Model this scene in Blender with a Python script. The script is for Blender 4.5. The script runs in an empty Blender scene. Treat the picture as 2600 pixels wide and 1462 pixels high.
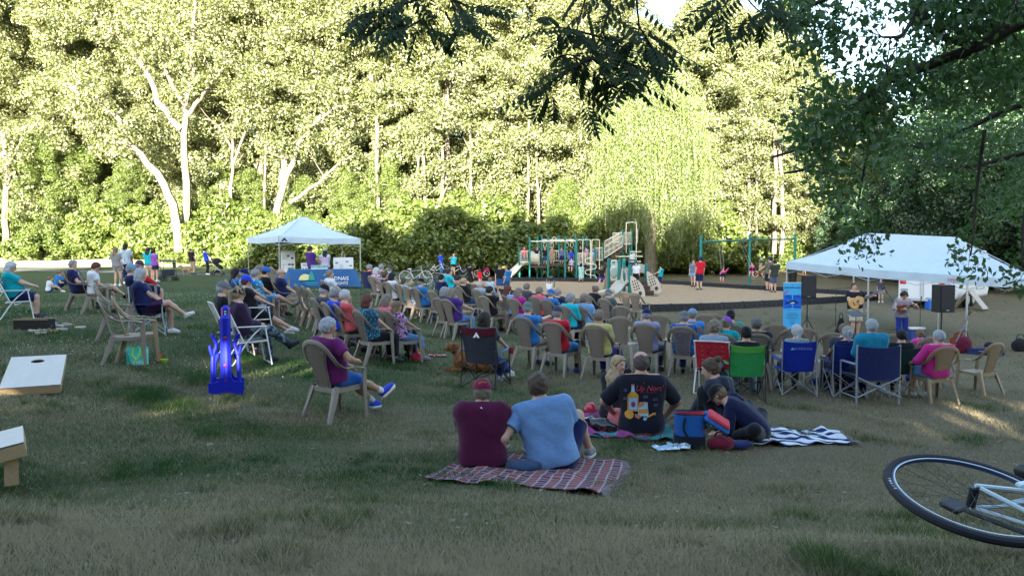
import bpy, math, random
import numpy as np
from mathutils import Vector, Matrix
SC = bpy.context.scene
COL = SC.collection
R = math.radians
# ------------------------------------------------------------------ camera, sky, sun, exposure
F = 1950.0; CU, CV = 1300.0, 731.0; PITCH = R(2.67); CZ = 1.95
cam_d = bpy.data.cameras.new('camera'); cam = bpy.data.objects.new('camera', cam_d); COL.objects.link(cam)
cam.location = (0, 0, CZ); cam.rotation_euler = (R(90) - PITCH, 0, 0)
cam_d.sensor_width = 36; cam_d.lens = 36 * F / 2600; cam_d.clip_end = 2000; cam_d.clip_start = 0.05
SC.camera = cam
SUN_EL, SUN_AZ = R(12.0), R(-172.0)          # azimuth of the sun seen from the camera, clockwise from +Y
W = bpy.data.worlds.new('World'); SC.world = W; W.use_nodes = True
nt = W.node_tree; bg = nt.nodes['Background']
sky = nt.nodes.new('ShaderNodeTexSky'); sky.sky_type = 'NISHITA'; sky.sun_disc = False
sky.sun_elevation = SUN_EL; sky.sun_rotation = SUN_AZ; sky.air_density = 1.0; sky.dust_density = 1.5; sky.ozone_density = 1.1
nt.links.new(sky.outputs[0], bg.inputs[0]); bg.inputs[1].default_value = 0.088
sd = bpy.data.lights.new('sun', 'SUN'); sun = bpy.data.objects.new('sun', sd); COL.objects.link(sun)
sd.energy = 5.0; sd.angle = R(0.5); sd.color = (1.0, 0.90, 0.74)
SDIR = Vector((math.sin(SUN_AZ) * math.cos(SUN_EL), math.cos(SUN_AZ) * math.cos(SUN_EL), math.sin(SUN_EL)))
sun.rotation_euler = SDIR.to_track_quat('Z', 'Y').to_euler(); sun.location = SDIR * 60
SC.view_settings.view_transform = 'Standard'; SC.view_settings.look = 'None'
SC.view_settings.gamma = 1; SC.view_settings.use_curve_mapping = False
SC.view_settings.exposure = 3.4
SC.render.resolution_x = 1024; SC.render.resolution_y = 575
SC.render.engine = 'CYCLES'
SC.cycles.max_bounces = 6; SC.cycles.diffuse_bounces = 3; SC.cycles.transmission_bounces = 4; SC.cycles.transparent_max_bounces = 8
# ------------------------------------------------------------------ helpers
def ss(a, b, x):
    t = np.clip((np.asarray(x, float) - a) / (b - a), 0, 1); return t * t * (3 - 2 * t)
def Hd(x, y):
    x = np.clip(np.asarray(x, float), -60, 60); y = np.asarray(y, float)
    f = ss(20, 40, y)
    h = 2.20 - .25 * f + np.where(x > 0, (.055 - .037 * f) * x, -.75 * (1 - np.exp(-(x / 5.2) ** 2)) * (1 - .45 * f))
    h = h - 1.05 * np.exp(-((y - 1.6) / 3.9) ** 2) - .16 * np.exp(-((x - 2.3) / 1.5) ** 2 - ((y - 3.1) / 1.1) ** 2) + .23 * np.exp(-((x + 3.8) / 1.6) ** 2 - ((y - 5.4) / 1.6) ** 2)
    h = h - ss(44, 80, y) * .45 - ss(52, 85, y) * ss(-14, -36, x) * .75 - ss(50, 80, y) * ss(8, 30, x) * .35
    return h
def gz(x, y): return float(CZ - Hd(x, y))
def ray(u, v):
    a = (u - CU) / F; b = (CV - v) / F; c, s = math.cos(PITCH), math.sin(PITCH)
    return Vector((a, c + b * s, -s + b * c))
def at(u, v, h=0.0):
    """ground point (x, y) where a point h metres above the terrain is seen at pixel (u, v)"""
    d = ray(u, v); t = 1.0 if h < .3 else 5.5; p = 0.0 if h < .3 else t
    while t < 120:
        z = CZ + d.z * t - gz(d.x * t, d.y * t) - h
        if z < 0: break
        p = t; t += max(.02, t * .01)
    lo, hi = p, t
    for _ in range(20):
        m = (lo + hi) / 2
        if CZ + d.z * m - gz(d.x * m, d.y * m) - h < 0: hi = m
        else: lo = m
    return Vector((d.x * hi, d.y * hi, 0))
def px(u, v, Y):
    d = ray(u, v); t = Y / d.y
    return Vector((d.x * t, Y, CZ + d.z * t))
def ug(u, Y):
    x = (u - CU) / F * Y; return Vector((x, Y, gz(x, Y)))
MATS = {}
def mat(name, col=(.5, .5, .5), rough=.7, metal=0, fn=None, spec=.35):
    if name in MATS: return MATS[name]
    m = bpy.data.materials.new(name); m.use_nodes = True; b = m.node_tree.nodes['Principled BSDF']
    b.inputs['Base Color'].default_value = (*col, 1); b.inputs['Roughness'].default_value = rough
    b.inputs['Metallic'].default_value = metal; b.inputs['Specular IOR Level'].default_value = spec
    MATS[name] = m
    if fn: fn(m, b)
    return m
class N:
    """tiny node builder"""
    def __init__(s, m): s.t = m.node_tree; s.n = s.t.nodes; s.l = s.t.links; s.b = s.n.get('Principled BSDF')
    def new(s, k, **kw):
        o = s.n.new(k)
        for a, b in kw.items(): setattr(o, a, b)
        return o
    def co(s, kind='Object', scale=(1, 1, 1), rot=(0, 0, 0)):
        c = s.new('ShaderNodeTexCoord'); m = s.new('ShaderNodeMapping'); m.inputs['Scale'].default_value = scale
        m.inputs['Rotation'].default_value = rot; s.l.new(c.outputs[kind], m.inputs[0]); return m.outputs[0]
    def noise(s, sc, vec=None, det=4, ro=.6, out='Fac'):
        t = s.new('ShaderNodeTexNoise'); t.inputs['Scale'].default_value = sc; t.inputs['Detail'].default_value = det
        t.inputs['Roughness'].default_value = ro
        if vec is not None: s.l.new(vec, t.inputs['Vector'])
        return t.outputs[out]
    def ramp(s, f, stops, interp='LINEAR'):
        r = s.new('ShaderNodeValToRGB'); r.color_ramp.interpolation = interp; e = r.color_ramp.elements
        while len(e) < len(stops): e.new(.5)
        for q, (p, c) in zip(e, stops): q.position = p; q.color = (*c, 1) if len(c) == 3 else c
        s.l.new(f, r.inputs[0]); return r.outputs[0]
    def mix(s, f, a, b, mode='MIX'):
        m = s.new('ShaderNodeMix', data_type='RGBA', blend_type=mode)
        for i, q in ((0, f), (6, a), (7, b)):
            if isinstance(q, (int, float)): m.inputs[i].default_value = q
            elif isinstance(q, tuple): m.inputs[i].default_value = (*q, 1)
            else: s.l.new(q, m.inputs[i])
        return m.outputs[2]
    def math(s, op, a, b=0.0):
        m = s.new('ShaderNodeMath', operation=op)
        for i, q in ((0, a), (1, b)):
            if isinstance(q, (int, float)): m.inputs[i].default_value = q
            else: s.l.new(q, m.inputs[i])
        return m.outputs[0]
    def bump(s, h, st=.3, dist=.02):
        b = s.new('ShaderNodeBump'); b.inputs['Strength'].default_value = st; b.inputs['Distance'].default_value = dist
        s.l.new(h, b.inputs['Height']); s.l.new(b.outputs[0], s.b.inputs['Normal']); return b
    def col(s, c): s.l.new(c, s.b.inputs['Base Color'])
def tag(o, label=None, cat=None, group=None, kind=None):
    if label: o['label'] = label
    if cat: o['category'] = cat
    if group: o['group'] = group
    if kind: o['kind'] = kind
    return o
def empty(name, loc=(0, 0, 0), rz=0, label=None, cat=None, group=None):
    o = bpy.data.objects.new(name, None); COL.objects.link(o); o.location = loc; o.rotation_euler = (0, 0, rz); o.empty_display_size = .1
    return tag(o, label, cat, group)
def npmesh(name, V, Fc, m, parent=None, smooth=False, attr=None):
    """mesh from numpy verts and equal-sided faces"""
    V = np.asarray(V, np.float32); Fc = np.asarray(Fc, np.int32); me = bpy.data.meshes.new(name)
    k = Fc.shape[1]; me.vertices.add(len(V)); me.vertices.foreach_set('co', V.ravel())
    me.loops.add(Fc.size); me.loops.foreach_set('vertex_index', Fc.ravel())
    me.polygons.add(len(Fc)); me.polygons.foreach_set('loop_start', np.arange(0, Fc.size, k, dtype=np.int32))
    me.polygons.foreach_set('use_smooth', np.full(len(Fc), smooth))
    if attr is not None:
        a = me.attributes.new('v', 'FLOAT', 'FACE'); a.data.foreach_set('value', np.asarray(attr, np.float32))
    me.update(calc_edges=True)
    if isinstance(m, (list, tuple)):
        for q in m: me.materials.append(q)
    else: me.materials.append(m)
    o = bpy.data.objects.new(name, me); COL.objects.link(o)
    if parent: o.parent = parent
    return o
class MB:
    def __init__(s): s.v = []; s.f = []; s.mi = []; s.c = 0
    def add(s, vs, fs, M=None):
        o = len(s.v)
        if M is not None: vs = [M @ Vector(p) for p in vs]
        s.v += [tuple(p) for p in vs]; s.f += [tuple(i + o for i in f) for f in fs]; s.mi += [s.c] * len(fs); return s
    def box(s, c, d, rot=(0, 0, 0), M=None, bev=0.0):
        T = Matrix.Translation(c) @ Matrix.Rotation(rot[2], 4, 'Z') @ Matrix.Rotation(rot[1], 4, 'Y') @ Matrix.Rotation(rot[0], 4, 'X')
        if M is not None: T = M @ T
        x, y, z = d[0] / 2, d[1] / 2, d[2] / 2
        if bev <= 0:
            vs = [(a * x, b * y, e * z) for e in (-1, 1) for b in (-1, 1) for a in (-1, 1)]
            return s.add(vs, [(0, 2, 3, 1), (4, 5, 7, 6), (0, 1, 5, 4), (1, 3, 7, 5), (3, 2, 6, 7), (2, 0, 4, 6)], T)
        b = min(bev, x * .9, y * .9, z * .9)
        rings = []
        for zz, ins in ((-z, b), (-z + b, 0), (z - b, 0), (z, b)):
            X, Y_ = x - ins, y - ins; q = b if ins == 0 else b * .4
            rings.append([(X - q, -Y_, zz), (X, -Y_ + q, zz), (X, Y_ - q, zz), (X - q, Y_, zz), (-X + q, Y_, zz), (-X, Y_ - q, zz), (-X, -Y_ + q, zz), (-X + q, -Y_, zz)])
        vs = [p for r in rings for p in r]; fs = [tuple(range(7, -1, -1)), tuple(range(24, 32))]
        for i in range(3):
            for j in range(8): fs.append((i * 8 + j, i * 8 + (j + 1) % 8, i * 8 + 8 + (j + 1) % 8, i * 8 + 8 + j))
        return s.add(vs, fs, T)
    def tube(s, pts, r, n=8, closed=False, M=None, flat=None, cap=True):
        P = [Vector(p) for p in pts]; m = len(P); rs = r if isinstance(r, (list, tuple)) else [r] * m
        vs = []; fs = []; up = None
        for i in range(m):
            if closed: t = P[(i + 1) % m] - P[i - 1]
            else: t = P[min(i + 1, m - 1)] - P[max(i - 1, 0)]
            if t.length < 1e-9: t = Vector((0, 0, 1))
            t.normalize()
            if up is None: up = t.orthogonal().normalized() if flat is None else Vector(flat[0])
            a = (up - t * up.dot(t)); a = a.normalized() if a.length > 1e-6 else t.orthogonal().normalized()
            if flat is None: up = a
            b = t.cross(a); k1, k2 = (1, 1) if flat is None else (flat[1], flat[2])
            for j in range(n):
                g = 2 * math.pi * (j + .5) / n; vs.append(P[i] + (a * math.cos(g) * k1 + b * math.sin(g) * k2) * rs[i])
        for i in range(m if closed else m - 1):
            for j in range(n):
                k = (i + 1) % m; fs.append((i * n + j, i * n + (j + 1) % n, k * n + (j + 1) % n, k * n + j))
        if not closed and cap: fs += [tuple(range(n - 1, -1, -1)), tuple((m - 1) * n + j for j in range(n))]
        return s.add(vs, fs, M)
    def ell(s, c, r, n=12, m=8, M=None, rot=None):
        vs = []; fs = []; r = (r, r, r) if isinstance(r, (int, float)) else r
        Q = Matrix.Translation(c) @ (rot or Matrix())
        if M is not None: Q = M @ Q
        for i in range(m + 1):
            a = math.pi * i / m
            for j in range(n):
                g = 2 * math.pi * j / n; vs.append((r[0] * math.sin(a) * math.cos(g), r[1] * math.sin(a) * math.sin(g), r[2] * math.cos(a)))
        for i in range(m):
            for j in range(n): fs.append((i * n + j, i * n + n + j, i * n + n + (j + 1) % n, i * n + (j + 1) % n))
        return s.add(vs, fs, Q)
    def lathe(s, prof, c=(0, 0, 0), n=20, M=None, cap=True):
        vs = []; fs = []; k = len(prof); T = Matrix.Translation(c)
        if M is not None: T = M @ T
        for (r, z) in prof:
            for j in range(n): g = 2 * math.pi * j / n; vs.append((r * math.cos(g), r * math.sin(g), z))
        for i in range(k - 1):
            for j in range(n): fs.append((i * n + j, i * n + (j + 1) % n, i * n + n + (j + 1) % n, i * n + n + j))
        if cap: fs += [tuple(range(n - 1, -1, -1)), tuple((k - 1) * n + j for j in range(n))]
        return s.add(vs, fs, T)
    def prism(s, out, t, M=None):
        """outline in xz, thickness t along y"""
        n = len(out); vs = [(x, -t / 2, z) for x, z in out] + [(x, t / 2, z) for x, z in out]
        fs = [tuple(range(n)), tuple(range(2 * n - 1, n - 1, -1))] + [(i, i + n, (i + 1) % n + n, (i + 1) % n) for i in range(n)]
        return s.add(vs, fs, M)
    def sheet(s, fn, nu, nv, th=0.0, M=None):
        """fn(u, v) -> point; u, v in 0..1; optional thickness along the surface normal"""
        P = [[Vector(fn(i / nu, j / nv)) for j in range(nv + 1)] for i in range(nu + 1)]
        w = nv + 1; vs = [p for r in P for p in r]
        fs = [(i * w + j, (i + 1) * w + j, (i + 1) * w + j + 1, i * w + j + 1) for i in range(nu) for j in range(nv)]
        if th:
            o = len(vs); nn = []
            for i in range(nu + 1):
                for j in range(nv + 1):
                    a = P[min(i + 1, nu)][j] - P[max(i - 1, 0)][j]; b = P[i][min(j + 1, nv)] - P[i][max(j - 1, 0)]
                    q = a.cross(b); q = q.normalized() if q.length > 1e-9 else Vector((0, 0, 1)); nn.append(P[i][j] - q * th)
            vs += nn; fs += [tuple(o + k for k in reversed(f)) for f in fs]
            ed = [(i * w, (i + 1) * w) for i in range(nu)][::1]
            fs += [(b, a, a + o, b + o) for a, b in ed]
            fs += [((i) * w + nv, (i + 1) * w + nv, (i + 1) * w + nv + o, i * w + nv + o) for i in range(nu)]
            fs += [(j, j + 1, j + 1 + o, j + o) for j in range(nv)]
            fs += [(nu * w + j + 1, nu * w + j, nu * w + j + o, nu * w + j + 1 + o) for j in range(nv)]
        return s.add(vs, fs, M)
    def build(s, name, m, parent=None, smooth=True, ang=40, loc=None):
        me = bpy.data.meshes.new(name); me.from_pydata(s.v, [], s.f)
        for q in (m if isinstance(m, (list, tuple)) else [m]): me.materials.append(q)
        if max(s.mi or [0]) > 0: me.polygons.foreach_set('material_index', s.mi)
        if smooth:
            me.polygons.foreach_set('use_smooth', [True] * len(me.polygons))
            try: me.set_sharp_from_angle(angle=R(ang))
            except Exception: pass
        me.update(); o = bpy.data.objects.new(name, me); COL.objects.link(o)
        if parent: o.parent = parent
        if loc is not None: o.location = loc
        return o
def dup(o, loc=None, rz=None, label=None, group=None, parent=None, scale=None):
    c = o.copy(); COL.objects.link(c)
    if parent: c.parent = parent
    if loc is not None: c.location = loc
    if rz is not None: c.rotation_euler = (0, 0, rz)
    if scale is not None: c.scale = scale if not isinstance(scale, (int, float)) else (scale,) * 3
    if label: c['label'] = label
    if group: c['group'] = group
    for ch in CH.get(o.name, []): dup(ch, parent=c)
    return c
CH = {}
def reg(o):
    """remember the children of a prototype so that it can be copied"""
    kids = [c for c in bpy.data.objects if c.parent == o]; CH[o.name] = kids
    for k in kids: reg(k)
    return o
TXTF = None
def text_mesh(txt, size, m, parent, M, name='lettering', shear=0.0, sx=1.0, th=.001):
    """writing as a mesh; M places the xy text plane"""
    c = bpy.data.curves.new('t', 'FONT'); c.body = txt; c.size = size; c.align_x = 'CENTER'; c.align_y = 'CENTER'; c.extrude = th; c.shear = shear
    c.resolution_u = 2; t = bpy.data.objects.new('t', c); COL.objects.link(t); bpy.context.view_layer.update()
    me = bpy.data.meshes.new_from_object(t); bpy.data.objects.remove(t); bpy.data.curves.remove(c)
    me.transform(Matrix.Diagonal((sx, 1, 1, 1))); me.transform(M); me.name = name
    me.materials.clear(); me.materials.append(m); o = bpy.data.objects.new(name, me); COL.objects.link(o); o.parent = parent
    return o
# ------------------------------------------------------------------ ground
def grassmat(m, b):
    n = N(m); c = n.co('Object'); big = n.noise(.16, c, 4, .6); mid = n.noise(.9, c, 5, .65); fine = n.noise(28, c, 5, .8); vf = n.noise(110, c, 3, .7)
    sep = n.new('ShaderNodeSeparateXYZ'); n.l.new(c, sep.inputs[0])
    lush = n.math('MULTIPLY', sep.outputs[0], -.035)                      # greener to the left of the lawn
    far = n.math('MULTIPLY', n.math('SUBTRACT', sep.outputs[1], 12.0), .008)
    g = n.math('ADD', n.math('ADD', n.math('MULTIPLY', big, .9), n.math('MULTIPLY', mid, .75)), n.math('MINIMUM', n.math('ADD', lush, far), .28))
    col = n.ramp(g, [(.64, (.24, .20, .125)), (.78, (.175, .165, .085)), (.9, (.11, .135, .055)), (1.0, (.06, .11, .035))])
    col = n.mix(n.math('MULTIPLY', fine, .8), col, (.04, .036, .022), 'MIX')
    col = n.mix(n.ramp(vf, [(.5, (0, 0, 0)), (.72, (.7, .7, .7))]), col, (.26, .23, .17))
    n.col(col); n.bump(fine, .9, .05)
M_GRASS = mat('lawn_grass', rough=.95, fn=grassmat, spec=.1)
def ground():
    xs = np.unique(np.concatenate([np.linspace(-190, 190, 96), np.linspace(-24, 24, 121)]))
    ys = np.unique(np.concatenate([np.linspace(-90, 260, 90), np.linspace(-6, 34, 101)]))
    X, Y = np.meshgrid(xs, ys, indexing='ij'); Z = CZ - Hd(X, Y)
    rg = np.random.RandomState(1)
    Z = Z + .012 * np.sin(X * 2.1 + Y * .7) * np.sin(Y * 1.7 - X * .5) * np.exp(-np.abs(Y) / 40)
    nx, ny = X.shape; V = np.stack([X, Y, Z], -1).reshape(-1, 3); I = np.arange(nx * ny).reshape(nx, ny)
    Fc = np.stack([I[:-1, :-1], I[1:, :-1], I[1:, 1:], I[:-1, 1:]], -1).reshape(-1, 4)
    tag(npmesh('ground', V, Fc, M_GRASS, smooth=True), kind='structure')
ground()
def drape(name, poly, m, up, sub=1.2, kind='structure'):
    """a closed xy outline laid on the terrain as a fine grid sheet"""
    import mathutils.geometry as mg
    P = np.array([(p[0], p[1]) for p in poly]); x0, y0 = P.min(0); x1, y1 = P.max(0)
    pts = [Vector(p) for p in P.tolist()]; bound = []
    for i in range(len(pts)):
        a, b = pts[i], pts[(i + 1) % len(pts)]; k = max(1, int((b - a).length / sub))
        bound += [a.lerp(b, q / k) for q in range(k)]
    inner = [Vector((x, y)) for x in np.arange(x0, x1, sub) for y in np.arange(y0, y1, sub)]
    nb = len(bound); V, E, Fc, *_ = mg.delaunay_2d_cdt(bound + inner, [(i, (i + 1) % nb) for i in range(nb)], [], 1, 1e-4)
    me = bpy.data.meshes.new(name); me.from_pydata([(p.x, p.y, gz(p.x, p.y) + up) for p in V], [], [tuple(f) for f in Fc]); me.materials.append(m)
    me.polygons.foreach_set('use_smooth', [True] * len(me.polygons)); me.update()
    # keep only faces inside the outline
    o = bpy.data.objects.new(name, me); COL.objects.link(o); return tag(o, kind=kind)
def pathmat(m, b):
    n = N(m); c = n.co('Object'); f = n.noise(40, c, 4, .7); n.col(n.ramp(f, [(.3, (.075, .078, .085)), (.7, (.13, .132, .14))])); n.bump(f, .3, .01)
PW = [ug(u, Y) for u, Y in ((-500, 60), (100, 57), (420, 53), (560, 50), (760, 48.5), (960, 48), (1120, 49.5), (1180, 53))]
def strip(C, w):
    L, Rr = [], []
    for i, p in enumerate(C):
        t = (C[min(i + 1, len(C) - 1)] - C[max(i - 1, 0)]); t.z = 0; t.normalize(); q = Vector((-t.y, t.x, 0)) * w / 2
        L.append(p + q); Rr.append(p - q)
    return L + Rr[::-1]
drape('path', strip(PW, 2.4), mat('asphalt_path', rough=.9, fn=pathmat, spec=.2), .02)
def sunlitmat(m, b):
    n = N(m); c = n.co('Object'); n.col(n.ramp(n.noise(.6, c, 5, .7), [(.3, (.36, .31, .20)), (.7, (.60, .54, .38))]))
drape('sunlit_field', [Vector((-75, 62)), Vector((-36, 60)), Vector((-27, 62)), Vector((-25, 67)), Vector((-30, 74)), Vector((-80, 90))], mat('sunlit_straw', rough=1, fn=sunlitmat, spec=.05), .03, 3.0)  # straw tone paled so this strip of far lawn shows sunlit white
def mulchmat(m, b):
    n = N(m); c = n.co('Object', (1, 1, 1)); f = n.noise(14, c, 6, .8); g = n.noise(.7, c, 3, .6)
    v = n.new('ShaderNodeTexVoronoi'); v.inputs['Scale'].default_value = 22; n.l.new(c, v.inputs['Vector'])
    col = n.ramp(f, [(.3, (.28, .18, .10)), (.5, (.48, .33, .20)), (.72, (.62, .46, .30))])
    col = n.mix(n.math('MULTIPLY', g, .5), col, (.36, .25, .15)); n.col(n.mix(.35, col, v.outputs['Color'], 'SOFT_LIGHT')); n.bump(f, .8, .05)
MP = [(1150, 47), (1240, 49), (1400, 50.5), (1560, 50.5), (1720, 49), (2225, 38.5), (2232, 37.2), (1985, 33.2), (1780, 30.6), (1625, 29.2), (1540, 29.4), (1330, 33.5), (1185, 39)]
MPOLY = [ug(u, Y) for u, Y in MP]
drape('playground_mulch', MPOLY, mat('wood_mulch', rough=.95, fn=mulchmat, spec=.1), .05)
def bordermat(m, b):
    n = N(m); c = n.co('Object'); f = n.noise(9, c, 3, .6); n.col(n.ramp(f, [(.3, (.008, .009, .015)), (.8, (.022, .024, .036))]))
M_BORD = mat('black_plastic_border', rough=.45, fn=bordermat)
def border():
    root = empty('playground_border', (0, 0, 0), 0, 'black plastic border of interlocking sections around the wood mulch', 'border')
    n = len(MPOLY); k = 0
    for i in range(n):
        a, b = MPOLY[i], MPOLY[(i + 1) % n]
        if i == n - 1: continue
        L = (b - a).length; m = max(1, round(L / 1.25)); d = (b - a) / m
        for j in range(m):
            p = a + d * j; q = a + d * (j + 1); mb = MB()
            p = Vector((p.x, p.y, gz(p.x, p.y))); q = Vector((q.x, q.y, gz(q.x, q.y))); t = q - p; l = t.length
            M = Matrix.Translation((p + q) / 2) @ t.to_track_quat('X', 'Z').to_matrix().to_4x4()
            mb.box((0, 0, .14), (l - .015, .11, .30), bev=.02, M=M)
            for s in (-1, 1):
                for e in range(4): mb.box(((e - 1.5) * l / 4, s * .058, .12), (.16, .03, .15), bev=.02, M=M)
            mb.tube([M @ Vector((-l / 2, 0, -.05)), M @ Vector((-l / 2, 0, .305))], .055, 10)
            mb.build('border_section', M_BORD, root); k += 1
border()
# ------------------------------------------------------------------ trees
def leafmat(name, c1, c2, tr=.35, gl=.08, c3=None):
    m = bpy.data.materials.new(name); m.use_nodes = True; n = N(m); n.n.remove(n.b)
    a = n.new('ShaderNodeAttribute', attribute_name='v'); oi = n.new('ShaderNodeObjectInfo')
    f = n.math('ADD', n.math('MULTIPLY', a.outputs['Fac'], .8), n.math('MULTIPLY', oi.outputs['Random'], .2))
    col = n.ramp(f, [(0, c1), (.85, c2), (1, c3 or c2)])
    d = n.new('ShaderNodeBsdfDiffuse'); t = n.new('ShaderNodeBsdfTranslucent'); g = n.new('ShaderNodeBsdfGlossy'); g.inputs['Roughness'].default_value = .45
    n.l.new(col, d.inputs[0]); tc = n.mix(1.0, col, (1.15, 1.25, .55), 'MULTIPLY'); n.l.new(tc, t.inputs[0])
    m1 = n.new('ShaderNodeMixShader'); m1.inputs[0].default_value = tr; n.l.new(d.outputs[0], m1.inputs[1]); n.l.new(t.outputs[0], m1.inputs[2])
    m2 = n.new('ShaderNodeMixShader'); m2.inputs[0].default_value = gl; n.l.new(m1.outputs[0], m2.inputs[1]); n.l.new(g.outputs[0], m2.inputs[2])
    g.inputs[0].default_value = (.6, .62, .6, 1)
    n.l.new(m2.outputs[0], n.n['Material Output'].inputs[0]); MATS[name] = m; return m
def barkmat(c1, c2, sc=6):
    def f(m, b):
        n = N(m); c = n.co('Object', (1, 1, .25)); k = n.noise(sc, c, 5, .7); n.col(n.ramp(k, [(.3, c1), (.7, c2)])); n.bump(k, .6, .04)
    return f
M_COT = leafmat('cottonwood_leaves', (.085, .105, .032), (.18, .205, .082), .38, .12, (.28, .29, .17))
M_BUSH = leafmat('shrub_leaves', (.06, .10, .018), (.15, .20, .04), .42, .08, (.24, .27, .08))
M_WIL = leafmat('willow_leaves', (.06, .105, .025), (.175, .215, .07), .35, .08)
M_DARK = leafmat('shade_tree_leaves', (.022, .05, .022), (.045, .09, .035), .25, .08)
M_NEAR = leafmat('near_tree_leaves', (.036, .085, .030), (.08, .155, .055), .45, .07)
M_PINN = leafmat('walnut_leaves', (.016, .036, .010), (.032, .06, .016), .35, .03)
M_BARKL = mat('pale_bark', rough=.9, fn=barkmat((.06, .055, .045), (.20, .18, .15), 4), spec=.1)
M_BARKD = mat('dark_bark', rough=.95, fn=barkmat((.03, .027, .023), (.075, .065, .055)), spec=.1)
M_BARKM = mat('brown_bark', rough=.95, fn=barkmat((.08, .07, .055), (.17, .15, .12)), spec=.1)
def leaves(rg, C, rad, npc, size, flat=.75, shape=1.35, droop=0.0):
    """rhombic leaves scattered about cluster centres C (n,3); rad (n,)"""
    n = len(C) * npc; ci = np.repeat(np.arange(len(C)), npc)
    D = rg.normal(size=(n, 3)); D /= np.linalg.norm(D, axis=1)[:, None]
    rr = rad[ci] * rg.uniform(.25, 1, n) ** .5
    P = C[ci] + D * rr[:, None] * np.array([1, 1, flat])
    nrm = D * .9 + rg.normal(size=(n, 3)) * .75 + np.array([0, 0, .35]); nrm /= np.linalg.norm(nrm, axis=1)[:, None]
    a = np.cross(nrm, rg.normal(size=(n, 3))); a /= np.linalg.norm(a, axis=1)[:, None] + 1e-9
    if droop: a[:, 2] -= droop; a /= np.linalg.norm(a, axis=1)[:, None]
    b = np.cross(nrm, a); s = size * rg.uniform(.6, 1.3, n)[:, None]
    V = np.stack([P - a * s * shape * .5, P + b * s * .42, P + a * s * shape * .5, P - b * s * .42], 1)
    V[:, 1] += nrm * s * .12; V[:, 3] += nrm * s * .12
    return V.reshape(-1, 3), np.clip(rg.uniform(0, 1, n) * .7 + rg.uniform(0, .3, len(C))[ci], 0, 1)
def quads(n): return np.arange(n * 4).reshape(-1, 4)
def limbs(rg, base, top, r0, spread, nl, start=.3):
    """trunk with a slight wander and side limbs; returns MB and limb tips"""
    mb = MB(); pts = []; p = Vector(base); n = 9; T = Vector(top) - p
    w = Vector((rg.uniform(-1, 1), rg.uniform(-1, 1), 0)) * .35
    for i in range(n + 1):
        t = i / n; pts.append(p + T * t + w * math.sin(t * 5 + rg.uniform(-.3, .3)))
    mb.tube(pts, [r0 * (1 - .82 * i / n) * (1.25 if i == 0 else 1) for i in range(n + 1)], 9); tips = [pts[-1]]
    for k in range(nl):
        t = start + (1 - start) * (k + .5) / nl * .95; i = int(t * n); q = pts[i].lerp(pts[min(i + 1, n)], t * n - i)
        az = k * 2.4 + rg.uniform(-.5, .5); L = spread * (1 - .5 * t) * rg.uniform(.7, 1.15); el = rg.uniform(.35, .95)
        d = Vector((math.cos(az) * math.cos(el), math.sin(az) * math.cos(el), math.sin(el))); rr = r0 * .42 * (1 - .6 * t)
        lp = [q]; 
        for j in range(1, 5): lp.append(lp[-1] + (d + Vector((rg.uniform(-.3, .3), rg.uniform(-.3, .3), rg.uniform(-.1, .35)))) * L / 4)
        mb.tube(lp, [rr, rr * .75, rr * .55, rr * .35, rr * .15], 6); tips += [lp[2], lp[3], lp[4]]
        for j in (2, 3):
            e = Vector((rg.uniform(-1, 1), rg.uniform(-1, 1), rg.uniform(0, 1))).normalized() * L * .35; tips.append(lp[j] + e); mb.tube([lp[j], lp[j] + e * .5 + Vector((0, 0, .1)), lp[j] + e], [rr * .35, rr * .22, rr * .08], 5)
    return mb, tips
def make_tree(seed, h, rad, base, m, bark, r0=.3, nclu=215, npc=290, size=.145, crad=.95, nl=16, shellp=.45):
    rg = np.random.RandomState(seed); root = empty('deciduous_tree'); mb, tips = limbs(rg, (0, 0, -.4), (rg.uniform(-.5, .5), rg.uniform(-.5, .5), h * .93), r0, rad * 1.05, nl, base / h)
    mb.build('trunk', bark, root)
    C = []
    while len(C) < nclu:
        t = rg.uniform(0, 1); z = base + (h - base) * t; prof = rad * (math.sin(math.pi * min(1, .12 + t * .88)) ** .55) * (1.08 - .35 * t)
        a = rg.uniform(0, 2 * math.pi); q = rg.uniform(0, 1) ** shellp * prof * (1 + .22 * math.sin(3 * a + 7 * t + seed)); C.append((q * math.cos(a), q * math.sin(a), z))
    C = np.array(C + [tuple(t) for t in tips]); rd = rg.uniform(.65, 1.25, len(C)) * crad
    V, at_ = leaves(rg, C, rd, npc, size); npmesh('crown', V, quads(len(V) // 4), m, root, attr=at_); return root
def make_bush(seed, w, h, m, n=60, npc=170, size=.15, crad=.5):
    rg = np.random.RandomState(seed); root = empty('bush'); C = []; mb = MB()
    for i in range(n):
        a = rg.uniform(0, 2 * math.pi); q = rg.uniform(0, 1) ** .6; z = h * (rg.uniform(.08, 1)) * (1 - .55 * q * q); C.append((w * q * math.cos(a), w * q * math.sin(a), z))
        if i % 4 == 0: mb.tube([(0, 0, -.2), Vector(C[-1]) * .5 + Vector((0, 0, .1)), C[-1]], [.04, .025, .01], 5)
    mb.build('stem', M_BARKM, root); C = np.array(C); V, at_ = leaves(rg, C, rg.uniform(.6, 1.3, n) * crad, npc, size, .8)
    npmesh('foliage', V, quads(len(V) // 4), m, root, attr=at_); return root
def place(proto, first, loc, rz, sc, label, cat, group):
    o = proto if first else dup(proto)
    o.location = loc; o.rotation_euler = (0, 0, rz); o.scale = (sc, sc, sc) if isinstance(sc, (int, float)) else sc; tag(o, label, cat, group); return o
rnd = random.Random(5)
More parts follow.
